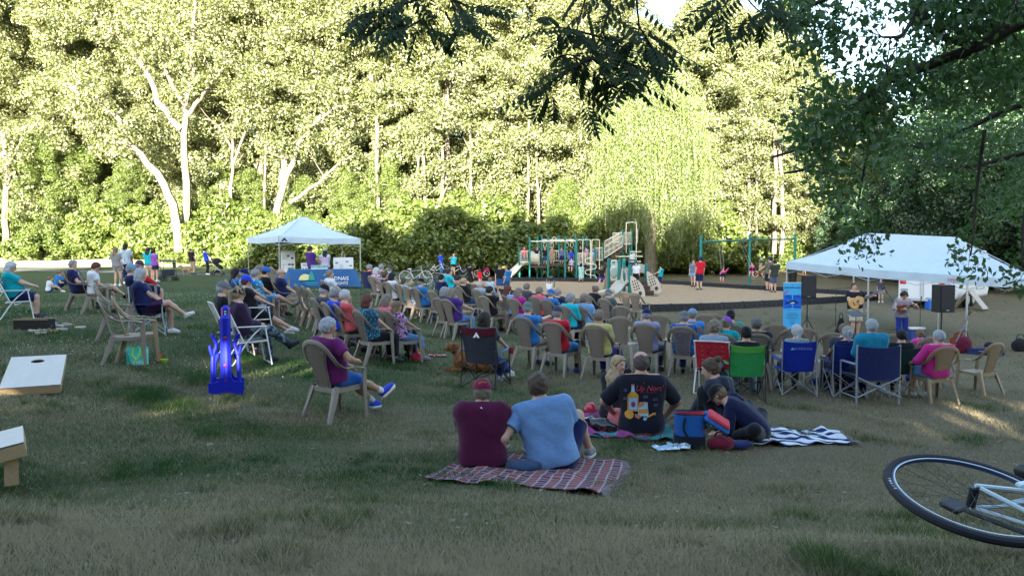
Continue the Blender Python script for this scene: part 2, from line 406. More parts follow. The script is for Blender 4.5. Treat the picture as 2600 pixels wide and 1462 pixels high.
T = [reg(make_tree(11, 24, 4.6, 3.0, M_COT, M_BARKL, .34)), reg(make_tree(12, 22, 5.2, 2.4, M_COT, M_BARKL, .30)), reg(make_tree(13, 26, 4.2, 5.0, M_COT, M_BARKM, .28, nl=18)), reg(make_tree(14, 15, 4.6, 1.2, M_BUSH, M_BARKM, .2, nclu=120))]
used = [0] * 8
# (u, distance, kind, scale) of the woodland trees, front row first
WOOD = [(-260, 78, 1, 1.1), (-60, 80, 0, 1.15), (70, 84, 2, 1.1), (180, 78, 1, 1.15), (300, 82, 0, 1.15), (420, 80, 2, 1.0), (560, 76, 1, 1.12), (660, 72, 0, 1.05), (760, 74, 2, 1.0),
        (860, 70, 1, 1.08), (960, 68, 0, .98), (1050, 71, 2, .95), (1130, 67, 1, 1.0), (1220, 70, 0, .97), (1310, 66, 2, .9), (1390, 69, 1, 1.0), (1480, 67, 0, .92), (1570, 72, 2, .9), (1760, 70, 1, .96),
        (1840, 74, 0, .93), (1900, 72, 1, .93), (1975, 76, 2, .86), (2050, 72, 0, .82), (2130, 74, 1, .78), (2210, 78, 0, .72), (2290, 76, 1, .62),
        (-330, 92, 0, 1.2), (-150, 95, 1, 1.2), (10, 95, 0, 1.2), (130, 97, 2, 1.2), (250, 94, 1, 1.2), (370, 96, 0, 1.2), (500, 94, 1, 1.2), (620, 90, 2, 1.15), (720, 88, 0, 1.1), (820, 86, 1, 1.05), (920, 85, 0, 1.0),
        (1010, 84, 1, .98), (1100, 84, 2, .95), (1190, 83, 0, .95), (1290, 84, 1, .95), (1380, 83, 0, .93), (1470, 84, 2, .9), (1560, 84, 1, .92), (1660, 85, 0, .95), (1760, 88, 2, .93), (1850, 90, 1, .95), (1950, 92, 0, .9), (2060, 92, 1, .8), (2170, 94, 0, .7)]
pos_words = ['at the far left edge', 'left of the pale forked tree', 'behind the pale forked tree', 'above the small canopy', 'above the bicycles', 'behind the climbing frame', 'beside the willow', 'behind the swings', 'behind the right canopy']
def region(u):
    return pos_words[0 if u < 100 else 1 if u < 280 else 2 if u < 620 else 3 if u < 950 else 4 if u < 1250 else 5 if u < 1500 else 6 if u < 1720 else 7 if u < 2030 else 8]
for i, (u, Y, k, s) in enumerate(WOOD):
    p = ug(u, Y); s *= 1.22 if u < 1350 else 1.14 if u < 2000 else 1.02; first = used[k] == 0; used[k] += 1; row = 'front' if Y < 83 else 'back'
    place(T[k], first, p, rnd.uniform(0, 6.28), s, 'tall sunlit %s-barked tree in the wood\'s %s row %s' % ('pale' if k < 2 else 'brown', row, region(u)), 'tree', 'trees %s in the %s row of the wood' % (region(u), row))
# understorey trees and shrubs
B = [reg(make_bush(21, 2.6, 3.6, M_BUSH, 80, 190, .16, .6)), reg(make_bush(22, 2.0, 2.4, M_BUSH, 60, 190, .14, .5))]
US = [(-150, 76, 0, 1.3), (30, 76, 0, 1.3), (90, 70, 1, 1.2), (170, 76, 0, 1.4), (240, 74, 0, 1.3), (310, 74, 0, 1.5), (370, 73, 1, 1.4), (450, 71, 0, 1.6), (520, 69, 0, 1.35), (590, 67, 0, 1.5), (640, 64, 1, 1.5), (690, 63, 0, 1.25),
      (760, 62, 0, 1.15), (830, 61, 0, 1.2), (900, 61, 0, 1.1), (960, 60, 0, 1.3), (1020, 60, 1, 1.3), (1090, 59, 0, 1.2), (1150, 59, 0, 1.45), (1210, 59, 0, 1.5), (1270, 59, 0, 1.35), (1330, 59, 0, 1.2), (1400, 60, 0, 1.15), (1460, 61, 0, 1.3),
      (1530, 63, 0, 1.2), (1600, 65, 0, 1.0), (1680, 66, 0, 1.0), (1750, 68, 0, 1.15), (1820, 70, 0, 1.1), (1890, 74, 1, 1.1), (1950, 76, 1, 1.2), (2020, 74, 0, 1.05), (2090, 72, 0, 1.1), (2160, 70, 0, 1.1), (2230, 66, 0, 1.2), (2300, 62, 0, 1.3), (2400, 58, 0, 1.2), (2480, 54, 0, 1.3), (2570, 52, 0, 1.3), (2680, 50, 0, 1.4),
      (1120, 62, 0, 1.9), (1240, 62, 0, 1.9), (1820, 66, 0, 1.3)]
for i, (u, Y, k, s) in enumerate(US):
    first = used[4 + k] == 0; used[4 + k] += 1
    place(B[k], first, ug(u, Y), rnd.uniform(0, 6.28), (s * 1.1, s * 1.1, s * rnd.uniform(.85, 1.1)), 'leafy green bush at the edge of the wood %s' % region(u), 'bush', 'bushes at the wood edge %s' % region(u))
MS = [(110, 74, .75), (210, 76, .7), (330, 76, .62), (560, 72, .6), (640, 70, .55), (770, 66, .5), (890, 65, .55), (985, 65, .62), (1070, 66, .5), (1440, 63, .5), (1800, 70, .6), (1920, 78, .45), (2060, 76, .65), (2150, 73, .7), (2240, 70, .7)]
for i, (u, Y, s) in enumerate(MS):
    place(T[3], i == 0, ug(u, Y), rnd.uniform(0, 6.28), s, 'bright green low tree of the understorey %s' % region(u), 'tree', 'understorey trees %s' % region(u))
# pale forked tree and other bare trunks drawn from their limbs
def limb_tree(name, label, paths, Y, m, bark, clusters=None, crad=1.2, npc=150, size=.22, seed=3, group=None, cat='tree'):
    rg = np.random.RandomState(seed); b0 = paths[0][0][0]; base = ug(b0[0], Y); root = empty(name, base, 0, label, cat, group); mb = MB(); tips = []
    for pts, r0, r1 in paths:
        P = [px(p[0], p[1], Y + (p[2] if len(p) > 2 else 0)) - base for p in pts]
        Q = [P[0]]
        for a, b in zip(P[:-1], P[1:]):
            for j in (1, 2, 3): Q.append(a.lerp(b, j / 3) + Vector((rg.uniform(-1, 1), rg.uniform(-1, 1), rg.uniform(-1, 1))) * (.0 if j == 3 else .12))
        k = len(Q) - 1; mb.tube(Q, [r0 + (r1 - r0) * i / k for i in range(k + 1)], 8); tips += [tuple(q) for q in Q[len(Q) // 2:]]
        for q in Q[k // 2::2]:
            e = Vector((rg.uniform(-1, 1), rg.uniform(-.6, .6), rg.uniform(-.1, 1))).normalized() * rg.uniform(1, 2.2); mb.tube([q, q + e * .5, q + e + Vector((0, 0, .2))], [r1 * .8 + .02, r1 * .5 + .012, .012], 5); tips.append(tuple(q + e))
    mb.build('trunk', bark, root)
    if m:
        C = np.array(tips); C = np.concatenate([C + rg.normal(size=C.shape) * .6 for _ in range(clusters or 2)]); V, a_ = leaves(rg, C, rg.uniform(.6, 1.2, len(C)) * crad, npc, size)
        npmesh('crown', V, quads(len(V) // 4), m, root, attr=a_)
    return root
limb_tree('forked_tree', 'big pale forked tree with two leaning bare trunks at the left', [
    ([(455, 640), (440, 520), (400, 440), (330, 370), (300, 300), (225, 250), (160, 215)], .42, .10), ([(330, 370), (250, 340), (210, 320)], .22, .07),
    ([(458, 640, 1), (475, 500, 1), (468, 380, 1), (470, 270, 1), (490, 190, 1), (492, 60, 1), (494, 0, 1)], .38, .10), ([(470, 270, 1), (430, 200, .5), (395, 130, .5), (380, 60, 0)], .2, .07),
    ([(462, 330, 1), (400, 260, 1), (372, 180, 1), (330, 120, 1), (250, 50, 1), (220, 0, 1)], .3, .12), ([(360, 160, 1), (350, 90, 1), (300, 50, 1)], .14, .05),
    ([(470, 300, 1), (510, 250, 1), (545, 200, 1), (590, 150, 1)], .2, .06)], 66, M_COT, M_BARKL, 2, 1.25, 120, .2, 4)
limb_tree('leaning_tree', 'pale leaning double trunk above the small canopy', [([(700, 640), (706, 520), (730, 440), (760, 360), (800, 310), (860, 270)], .34, .1), ([(715, 470), (722, 400), (726, 375)], .3, .2)], 64, M_COT, M_BARKL, 1, 1.2, 100, .2, 6)
limb_tree('fallen_trunk', 'bare grey fallen trunk leaning against the wood right of the pale double trunk', [([(735, 515), (810, 465), (855, 420), (905, 385)], .16, .05)], 63.5, None, M_BARKL, cat='tree trunk')
limb_tree('bare_tree', 'dead bare tree with thin twigs between the two pale forked trees', [([(590, 640), (585, 500), (592, 420), (590, 350), (600, 290)], .2, .06), ([(592, 420), (625, 330), (640, 250), (650, 210)], .12, .03), ([(590, 380), (555, 320), (520, 300)], .09, .03), ([(672, 640, 1), (674, 400, 1), (676, 250, 1)], .14, .05)], 68, None, M_BARKL)
limb_tree('edge_tree', 'slender pale trunk at the left edge of the photo', [([(12, 640), (15, 520), (18, 420), (8, 340)], .34, .2), ([(18, 430), (40, 390), (55, 350)], .13, .05), ([(15, 510), (60, 515), (80, 540)], .06, .02)], 72, M_COT, M_BARKL, 1, 1.1, 120, .2, 8)
for i, (u, r) in enumerate(((958, .16), (1077, .14), (1120, .15), (1195, .13), (1060, .1), (1340, .13), (1365, .12), (1900, .17), (1965, .22), (1984, .2), (1920, .12))):
    v1 = 300 + (i * 37) % 90
    limb_tree('slender_trunk', 'slender pale tree trunk seen through gaps %s' % region(u), [([(u, 645), (u + 2, 500), (u - 3 + i % 3 * 3, v1)], r, r * .7)], 64 if u < 1800 else 70, M_COT, M_BARKL, 1, .9, 60, .18, 20 + i, group='slender trunks %s' % region(u))
# the weeping willow
def willow():
    rg = np.random.RandomState(9); p = ug(1650, 60); root = empty('willow_tree', p, 0, 'weeping willow with trailing yellow green curtains behind the climbing frame', 'tree'); mb = MB()
    top = px(1650, 135, 60) - p; h = top.z
    mb.tube([(0, 0, -.3), (.1, 0, h * .3), (-.2, .1, h * .55), (.2, 0, h * .8)], [.5, .38, .28, .12], 10); heads = []
    for k in range(52):
        a = k * 2.4; t = (k + 1) / 52; z = h * (.50 + .46 * (1 - t) ** .6) + .8 * math.sin(k * 1.7); r = (.7 + 4.0 * t ** .7); e = Vector((math.cos(a) * r, math.sin(a) * r, z))
        s = Vector((0, 0, h * (.35 + .3 * (1 - t)))); mid = s.lerp(e, .5) + Vector((0, 0, 1.3)); mb.tube([s, mid, e], [.14, .08, .03], 6); heads += [e, mid, s.lerp(e, .75) + Vector((0, 0, .9))]
    mb.build('trunk', M_BARKM, root); Vs = []; At = []
    for e in heads:
        for q in range(20):
            o = Vector((rg.normal() * .36, rg.normal() * .36, rg.normal() * .3)); s = e + o; L = min(s.z - rg.uniform(.4, 3.0), rg.uniform(2.5, 9.0)); n = int(L / .085); zz = np.linspace(0, 1, n)
            sway = rg.uniform(-.25, .25, 2); out = np.array([s.x, s.y]) / max(1, math.hypot(s.x, s.y)) * .35
            P = np.stack([s.x + out[0] * np.sqrt(zz) + sway[0] * zz ** 2, s.y + out[1] * np.sqrt(zz) + sway[1] * zz ** 2, s.z - zz * L], -1) + rg.normal(size=(n, 3)) * .035
            d = rg.normal(size=(n, 3)) * .45; d[:, 2] = -1 + .3 * np.sin(zz * 9 + q); d /= np.linalg.norm(d, axis=1)[:, None]; b = np.cross(d, rg.normal(size=(n, 3))); b /= np.linalg.norm(b, axis=1)[:, None]
            l = rg.uniform(.13, .22, n)[:, None]; w = .028; Vs.append(np.stack([P, P + d * l * .5 + b * w, P + d * l, P + d * l * .5 - b * w], 1).reshape(-1, 3)); At.append(np.full(n, rg.uniform(0, .6)) + rg.uniform(0, .4, n))
    V = np.concatenate(Vs); npmesh('crown', V, quads(len(V) // 4), M_WIL, root, attr=np.concatenate(At))
willow()
# shaded trees on the right
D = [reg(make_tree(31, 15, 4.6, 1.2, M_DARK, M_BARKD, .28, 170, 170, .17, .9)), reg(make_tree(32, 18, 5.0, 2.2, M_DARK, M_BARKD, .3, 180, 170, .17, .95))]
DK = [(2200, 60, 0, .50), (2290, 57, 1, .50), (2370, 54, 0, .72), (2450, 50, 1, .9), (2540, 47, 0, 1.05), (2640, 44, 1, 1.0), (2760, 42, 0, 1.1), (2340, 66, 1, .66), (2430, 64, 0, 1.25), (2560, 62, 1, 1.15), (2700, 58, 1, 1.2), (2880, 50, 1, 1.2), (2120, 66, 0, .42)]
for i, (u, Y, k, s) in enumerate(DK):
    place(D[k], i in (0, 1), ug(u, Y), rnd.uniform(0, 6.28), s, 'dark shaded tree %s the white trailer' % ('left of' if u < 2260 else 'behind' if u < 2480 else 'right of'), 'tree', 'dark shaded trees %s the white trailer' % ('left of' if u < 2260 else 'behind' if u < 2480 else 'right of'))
# rows of trees standing behind the camera: they shade the lawn; gaps in them let the sun streaks through
PATCH = [(-4.9, 8.9, 2.0, .45), (-1.9, 11.9, 1.6, .30), (-4.1, 13.3, 1.2, .5), (7.6, 11.9, 1.9, .5), (9.5, 11.2, 2.0, .35), (8.3, 13.6, 1.6, .35), (-3.6, 13.0, .6, .8)]
def shaders():
    rg = np.random.RandomState(77); s2 = np.array(SDIR); base = [(-57, -20), (-50, -23), (-43, -19), (-36, -22), (-29, -19), (-22, -22), (-15.5, -20), (-9, -23), (-3, -20), (3, -23), (9, -20), (15, -23), (21, -20), (27, -24), (33, -20), (39, -24), (46, -21), (53, -25)]
    for i, (x, y) in enumerate(base):
        h = [15.5, 16, 16.8, 17.4, 18.6, 20, 21, 22, 21.5, 22, 21.5, 22, 22, 23, 24, 25, 26, 27][i]; root = empty('shade_tree', (x, y, gz(x, y) - .1), 0, 'tall dense tree standing behind the camera', 'tree', 'trees behind the camera'); mb, tips = limbs(rg, (0, 0, -.4), (0, 0, h * .9), .35, 4.5, 12, .15); mb.build('trunk', M_BARKD, root)
        n = 420; z = rg.uniform(0, h, n); q = 4.9 * rg.uniform(0, 1, n) ** .5 * np.where(z > h * .75, np.sqrt(np.clip((h - z) / (h * .25), 0.02, 1)), 1); a = rg.uniform(0, 6.28, n)
        C = np.stack([q * np.cos(a), q * np.sin(a), z], -1); V, at_ = leaves(rg, C, np.full(n, 1.2), 60, .5); V = V.reshape(-1, 4, 3); P = V.mean(1) + np.array([x, y, gz(x, y)])
        keep = np.ones(len(P), bool)
        for (gx, gy, rx, ry) in PATCH:
            g0 = gz(gx, gy); t = (P[:, 2] - g0) / s2[2]; hx = P[:, 0] - s2[0] * t - gx; hy = P[:, 1] - s2[1] * t - gy
            keep &= ~((rg.uniform(0, 1, len(P)) < .8) & ((hx / (rx + .1)) ** 2 + (hy / (ry + .8)) ** 2 < 1 + .5 * np.sin(hx * 5) * np.sin(hy * 9 + 1)))
        V = V[keep]; npmesh('crown', V.reshape(-1, 3), quads(len(V)), M_DARK, root, attr=at_[keep])
shaders()
# ------------------------------------------------------------------ grass blades and clover
def vnoise(x, y, s, seed=0):
    r = np.random.RandomState(seed); G = r.uniform(0, 1, (256, 256)); x = x * s + 57.3; y = y * s + 91.7
    i = np.floor(x).astype(int); j = np.floor(y).astype(int); a = x - i; b = y - j; a = a * a * (3 - 2 * a); b = b * b * (3 - 2 * b)
    g = lambda p, q: G[p % 256, q % 256]
    return (g(i, j) * (1 - a) + g(i + 1, j) * a) * (1 - b) + (g(i, j + 1) * (1 - a) + g(i + 1, j + 1) * a) * b
def inpoly(x, y, P):
    c = np.zeros(len(x), bool)
    for i in range(len(P)):
        x1, y1, x2, y2 = P[i][0], P[i][1], P[i - 1][0], P[i - 1][1]
        c ^= ((y1 > y) != (y2 > y)) & (x < (x2 - x1) * (y - y1) / (y2 - y1 + 1e-12) + x1)
    return c
def blademat():
    m = bpy.data.materials.new('grass_blades'); m.use_nodes = True; n = N(m); n.n.remove(n.b)
    a = n.new('ShaderNodeAttribute', attribute_name='v')
    col = n.ramp(a.outputs['Fac'], [(0, (.33, .285, .185)), (.25, (.21, .185, .11)), (.45, (.13, .15, .06)), (.7, (.065, .12, .035)), (1, (.03, .085, .025))])
    d = n.new('ShaderNodeBsdfDiffuse'); t = n.new('ShaderNodeBsdfTranslucent'); n.l.new(col, d.inputs[0]); n.l.new(col, t.inputs[0])
    x = n.new('ShaderNodeMixShader'); x.inputs[0].default_value = .3; n.l.new(d.outputs[0], x.inputs[1]); n.l.new(t.outputs[0], x.inputs[2]); n.l.new(x.outputs[0], n.n['Material Output'].inputs[0]); return m
M_BLADE = blademat()
def grass():
    rg = np.random.RandomState(4); Xs, Ys, S = [], [], []
    for n, v0, v1, k in ((230000, 1120, 1500, 1.0), (170000, 960, 1120, 1.25), (130000, 800, 960, 1.7), (60000, 730, 800, 2.4)):
        u = rg.uniform(-60, 2660, n); v = rg.uniform(v0, v1, n)
        # invert the terrain along the ray with a few fixed-point steps
        b = (CV - v) / F; c, s = math.cos(PITCH), math.sin(PITCH); dx = (u - CU) / F; dy = c + b * s; dz = -s + b * c; t = np.full(n, 8.0)
        for _ in range(60): t = t * .6 + .4 * np.clip(Hd(dx * t, dy * t) / -dz, 1, 60)
        x, y = dx * t, dy * t; cl = vnoise(x, y, 5, 3); dn = vnoise(x, y, 1.3, 5); keep = (rg.uniform(0, 1, n) < .25 + .9 * cl * (.5 + dn)) & (y > 1.8) & (y < 34) & ~inpoly(x, y, MPOLY)
        Xs.append(x[keep]); Ys.append(y[keep]); S.append(np.full(keep.sum(), k))
    x = np.concatenate(Xs); y = np.concatenate(Ys); k = np.concatenate(S); n = len(x); z = CZ - Hd(x, y) - .004
    lush = vnoise(x, y, .35, 8) * .5 + vnoise(x, y, 1.1, 9) * .5 + np.clip(-x * .02, -.12, .3) * ss(6, 13, y) - .13; tuft = np.clip((vnoise(x, y, 2.3, 12) * .7 + vnoise(x, y, 7, 13) * .3 - .62) * 5, 0, 1)
    g = np.clip((lush - .35) * 2.2 + tuft * .6 + rg.normal(size=n) * .3, 0, 1); h = (.018 + .030 * rg.uniform(0, 1, n) ** 2 + .02 * np.clip(lush, 0, 1) + .065 * tuft) * (k ** .35)
    w = .0027 * k ** .8 * rg.uniform(.7, 1.5, n); a = rg.uniform(0, 2 * np.pi, n); ln = h * rg.uniform(.2, 1.3, n); b = rg.uniform(0, 2 * np.pi, n)
    P = np.stack([x, y, z], -1); wv = np.stack([np.cos(a) * w, np.sin(a) * w, 0 * w], -1); tip = P + np.stack([np.cos(b) * ln, np.sin(b) * ln, h], -1)
    V = np.stack([P - wv, P + wv, tip], 1).reshape(-1, 3)
    tag(npmesh('grass', V, np.arange(n * 3).reshape(-1, 3), M_BLADE, attr=g), 'short patchy grass and dry straw blades covering the sloping lawn', 'grass', kind='stuff')
    # clover heads on the left of the lawn
    m = 1700; x = rg.uniform(-14, -3, m); y = rg.uniform(11.5, 27, m); kp = (vnoise(x, y, .4, 21) + vnoise(x, y, 1.5, 22) * .4 > .72) & (x < -2 - (y - 9) * .12); x, y = x[kp], y[kp]; z = CZ - Hd(x, y) + .045; n = len(x)
    q = rg.uniform(.007, .013, n)[:, None]; P = np.stack([x, y, z], -1); o = np.array([[1, 0, 0], [0, 1, 0], [-1, 0, 0], [0, -1, 0], [0, 0, 1.0], [0, 0, -1.0]])
    V = (P[:, None, :] + o[None] * q[:, None, :]).reshape(-1, 3); f = np.array([[0, 1, 4], [1, 2, 4], [2, 3, 4], [3, 0, 4], [1, 0, 5], [2, 1, 5], [3, 2, 5], [0, 3, 5]]); Fc = (np.arange(n)[:, None, None] * 6 + f[None]).reshape(-1, 3)
    tag(npmesh('clover', V, Fc, mat('clover_white', (.5, .5, .45), .9)), 'white clover heads dotted over the green left side of the lawn', 'clover', kind='stuff')
    # fallen leaves and twigs
    m = 4200; u = rg.uniform(0, 2600, m); x = rg.uniform(-9, 9, m); y = rg.uniform(2.4, 15, m); z = CZ - Hd(x, y) + .012; s = rg.uniform(.006, .02, m); a = rg.uniform(0, 6.28, m); P = np.stack([x, y, z], -1)
    A = np.stack([np.cos(a) * s * 1.6, np.sin(a) * s * 1.6, rg.normal(size=m) * .005], -1); B = np.stack([-np.sin(a) * s * .6, np.cos(a) * s * .6, rg.normal(size=m) * .005], -1)
    V = np.stack([P - A, P + B, P + A, P - B], 1).reshape(-1, 3); tag(npmesh('leaf_litter', V, quads(m), M_LIT, attr=rg.uniform(0, 1, m)), 'small dry leaf flakes scattered over the worn lawn', 'leaf litter', kind='stuff')
M_LIT = leafmat('dry_leaf_litter', (.10, .07, .04), (.32, .28, .20), .1, .05)
grass()
# ------------------------------------------------------------------ chairs
def plasticmat(c):
    def f(m, b):
        n = N(m); k = n.noise(7, n.co('Object'), 4, .7); n.col(n.mix(k, tuple(q * .8 for q in c), tuple(min(1, q * 1.12) for q in c))); oi = n.new('ShaderNodeObjectInfo'); n.col(n.mix(n.math('MULTIPLY', oi.outputs['Random'], .35), b.inputs['Base Color'].links[0].from_socket, tuple(q * .62 for q in c)))
        n.l.new(n.ramp(n.noise(40, n.co('Object'), 3), [(0, (.35,) * 3), (1, (.62,) * 3)]), b.inputs['Roughness'])
    return f
M_TAUPE = mat('taupe_resin', fn=plasticmat((.275, .225, .18))); M_TAN = mat('tan_resin', fn=plasticmat((.34, .25, .15)))
def wovenmat(c):
    def f(m, b):
        n = N(m); t = n.new('ShaderNodeTexBrick'); t.inputs['Scale'].default_value = 28; t.inputs['Mortar Size'].default_value = .06; n.l.new(n.co('Object', (1, 1, 1), (R(90), 0, 0)), t.inputs['Vector'])
        t.inputs['Color1'].default_value = (*c, 1); t.inputs['Color2'].default_value = (*[q * .85 for q in c], 1); t.inputs['Mortar'].default_value = (*[q * .4 for q in c], 1)
        n.col(t.outputs['Color']); n.bump(t.outputs['Fac'], -.6, .006); b.inputs['Roughness'].default_value = .5
    return f
M_WOV = mat('woven_resin', fn=wovenmat((.27, .22, .175)))
def metal(c, name, r=.35): return mat(name, c, r, .0, spec=.5)
M_WHITEP = metal((.72, .72, .70), 'white_paint'); M_BLACKP = metal((.02, .02, .022), 'black_paint', .4); M_GREYP = metal((.30, .32, .35), 'grey_paint', .35)
def clothmat(name, c, pat=None, c2=None, sc=20, rough=.9):
    if name in MATS: return MATS[name]
    def f(m, b):
        n = N(m); co = n.co('Object'); k = n.noise(30, co, 3, .6); base = n.mix(k, tuple(q * .78 for q in c), tuple(min(1, q * 1.15) for q in c))
        if pat == 'floral':
            v = n.new('ShaderNodeTexVoronoi'); v.inputs['Scale'].default_value = sc; n.l.new(n.co('Object'), v.inputs['Vector']); q = n.math('ADD', v.outputs['Distance'], n.math('MULTIPLY', n.noise(sc * 1.5, co), .5))
            base = n.mix(n.ramp(q, [(.5, (1, 1, 1)), (.56, (0, 0, 0))]), base, c2 or (.6, .6, .6)); z = n.noise(sc * .7, co, 2); base = n.mix(n.ramp(z, [(.56, (0, 0, 0)), (.6, (1, 1, 1))]), base, tuple(q * .35 for q in (c2 or c)))
        elif pat == 'plaid':
            def wv(ax, s, w):
                t = n.new('ShaderNodeTexWave', bands_direction=ax); t.inputs['Scale'].default_value = s; n.l.new(co, t.inputs['Vector']); return n.ramp(t.outputs['Fac'], [(w, (0, 0, 0)), (w + .08, (1, 1, 1))])
            base = n.mix(n.mix(.5, wv('X', sc, .5), wv('Z', sc, .5)), base, c2)
        elif pat == 'stripes':
            t = n.new('ShaderNodeTexWave', bands_direction='Z'); t.inputs['Scale'].default_value = sc; n.l.new(co, t.inputs['Vector']); base = n.mix(n.ramp(t.outputs['Fac'], [(.7, (0, 0, 0)), (.8, (1, 1, 1))]), base, c2)
        elif pat == 'camo':
            base = n.mix(n.ramp(n.noise(sc, co, 3), [(.48, (0, 0, 0)), (.52, (1, 1, 1))]), base, c2)
        n.col(base); w = n.noise(9, co, 2, .5); n.bump(n.math('ADD', w, n.math('MULTIPLY', n.noise(260, co, 2), .12)), .35, .03)
        b.inputs['Sheen Weight'].default_value = .15
    return mat(name, c, rough, fn=f, spec=.15)
def cr(P, k=5, closed=False):
    """Catmull-Rom samples"""
    P = [Vector(p) for p in P]; out = []; n = len(P)
    for i in range(n if closed else n - 1):
        a, b, c, d = (P[(i - 1) % n], P[i], P[(i + 1) % n], P[(i + 2) % n]) if closed else (P[max(i - 1, 0)], P[i], P[i + 1], P[min(i + 2, n - 1)])
        for j in range(k):
            t = j / k; out.append(.5 * ((2 * b) + (c - a) * t + (2 * a - 5 * b + 4 * c - d) * t * t + (3 * b - a - 3 * c + d) * t ** 3))
    if not closed: out.append(P[-1])
    return out
def ribbon(mb, pts, wides, hw, ht):
    vs = []; fs = []; m = len(pts); S = [(-1, -.5), (-1, .5), (-.8, 1), (.8, 1), (1, .5), (1, -.5), (.8, -1), (-.8, -1)]; n = len(S)
    for i in range(m):
        t = (pts[min(i + 1, m - 1)] - pts[max(i - 1, 0)]).normalized(); w = wides[i] - t * wides[i].dot(t); w.normalize(); q = t.cross(w)
        h = hw[i] if isinstance(hw, list) else hw
        vs += [pts[i] + w * a * h + q * b * ht for a, b in S]
    for i in range(m - 1):
        for j in range(n): fs.append((i * n + j, i * n + (j + 1) % n, i * n + n + (j + 1) % n, i * n + n + j))
    fs += [tuple(range(n - 1, -1, -1)), tuple((m - 1) * n + j for j in range(n))]; mb.add(vs, fs)
def resin_chair(m, splat='solid'):
    root = empty('resin_chair'); bk = lambda x, z: -.19 - (z - .40) * .33 + .9 * x * x * (0.4 + (z - .4))
    # seat
    mb = MB()
    def seat(u, v):
        x = (u - .5) * 2; y = (v - .5) * 2; w = .235 - .02 * (1 - v) * 1; e = max(abs(x), abs(y)) ** 6
        return (x * w, .01 + y * .215, .415 + .012 * v - .018 * (1 - x * x) * (1 - y * y) - .012 * e)
    mb.sheet(seat, 12, 12, .008)
    for s in (-1, 1): mb.box((s * .225, .0, .385), (.012, .40, .05))
    mb.box((0, .22, .392), (.44, .012, .04)); mb.box((0, -.205, .378), (.40, .012, .05)); mb.build('seat', m, root)
    # arch band with the two arms
    half = [(.265, .215, .625), (.275, .08, .655), (.285, -.08, .655), (.283, -.19, .695), (.264, -.27, .79), (.212, -.335, .90), (.115, -.365, .965), (0, -.372, .98)]
    P = [Vector(p) for p in half] + [Vector((-x, y, z)) for x, y, z in half[-2::-1]]; Wd = []
    for p in P:
        if abs(p.x) > .27 and p.y > -.1: Wd.append(Vector((1, 0, 0)))
        elif abs(p.x) > .28: Wd.append(Vector((.9 * math.copysign(1, p.x), 0, .45)).normalized() * math.copysign(1, p.x))
        else:
            q = Vector((p.x, 0, (p.z - .68) * 1.1)).normalized(); Wd.append(q * 1)
    sg = [];
    for i, w in enumerate(Wd):
        if i and w.dot(Wd[i - 1]) < 0: Wd[i] = -w
    C = cr(P, 4); Wc = [w.normalized() for w in cr([tuple(w) for w in Wd], 4)]; mb = MB(); ribbon(mb, C, Wc, [.030 if abs(c.x) > .2 else .030 for c in C], .007)
    # splat
    def wdt(t): return .125 + .015 * math.sin(t * 3.0) + .085 * max(0, t - .45) ** 1.3 * 2
    NU, NV = (10, 16) if splat != 'lattice' else (13, 27)
    hole = lambda i, j: splat == 'lattice' and 1 <= i < NU - 1 and 2 <= j < NV - 3 and (i + j) % 2 == 0
    vs = []; fs = []
    for L in (0, 1):
        for i in range(NU + 1):
            for j in range(NV + 1):
                t = j / NV; x = (i / NU - .5) * 2 * wdt(t); z = .39 + .55 * t - (x / .22) ** 2 * .06 * t ** 3; vs.append((x, bk(x, z) + (.004 if L else -.004), z))
    q = (NU + 1) * (NV + 1)
    for i in range(NU):
        for j in range(NV):
            if hole(i, j): continue
            a = i * (NV + 1) + j; f = (a, a + 1, a + NV + 2, a + NV + 1); fs.append(f); fs.append(tuple(k + q for k in f[::-1]))
    for j in range(NV):
        for a in (j, NU * (NV + 1) + j): fs.append((a, a + 1, a + 1 + q, a + q))
    sp = MB(); sp.c = 1 if splat == 'woven' else 0; sp.add(vs, fs); mb.c = 0
    mb.v, mb.f, mb.mi = mb.v + sp.v, mb.f + [tuple(k + len(mb.v) for k in f) for f in sp.f], mb.mi + sp.mi
    if splat != 'lattice':
        g = []
        for t in np.linspace(.06, .9, 12): g.append((-(wdt(t) - .03), t))
        for t in np.linspace(.9, .06, 12): g.append(((wdt(t) - .03), t))
        pts = [(x, bk(x, .39 + .55 * t) - .006, .39 + .55 * t - (x / .22) ** 2 * .06 * t ** 3) for x, t in g]; mb.tube(pts, .0045, 5, closed=True)
    mb.build('backrest', [m, M_WOV], root)
    for s in (-1, 1):
        mb = MB(); ribbon(mb, [Vector((s * .266, .212, .625)), Vector((s * .262, .222, .40)), Vector((s * .268, .25, 0))], [Vector((0, 1, 0))] * 3, [.034, .032, .022], .008)
        ribbon(mb, [Vector((s * .262, .238, .62)), Vector((s * .240, .238, .40)), Vector((s * .262, .268, 0))], [Vector((1, 0, 0))] * 3, [.012, .03, .018], .006)
        mb.build('front_leg', m, root)
        mb = MB(); ribbon(mb, [Vector((s * .225, -.17, .43)), Vector((s * .245, -.23, .25)), Vector((s * .27, -.33, 0))], [Vector((0, 1, 0))] * 3, [.042, .032, .022], .008)
        ribbon(mb, [Vector((s * .205, -.205, .42)), Vector((s * .225, -.26, .25)), Vector((s * .255, -.352, 0))], [Vector((1, 0, 0))] * 3, [.034, .026, .018], .006); mb.build('rear_leg', m, root)
    return reg(root)
CHAIRS = {'solid': resin_chair(M_TAUPE), 'tan': resin_chair(M_TAN), 'woven': resin_chair(M_TAUPE, 'woven'), 'lattice': resin_chair(M_TAUPE, 'lattice')}
CUSED = set()
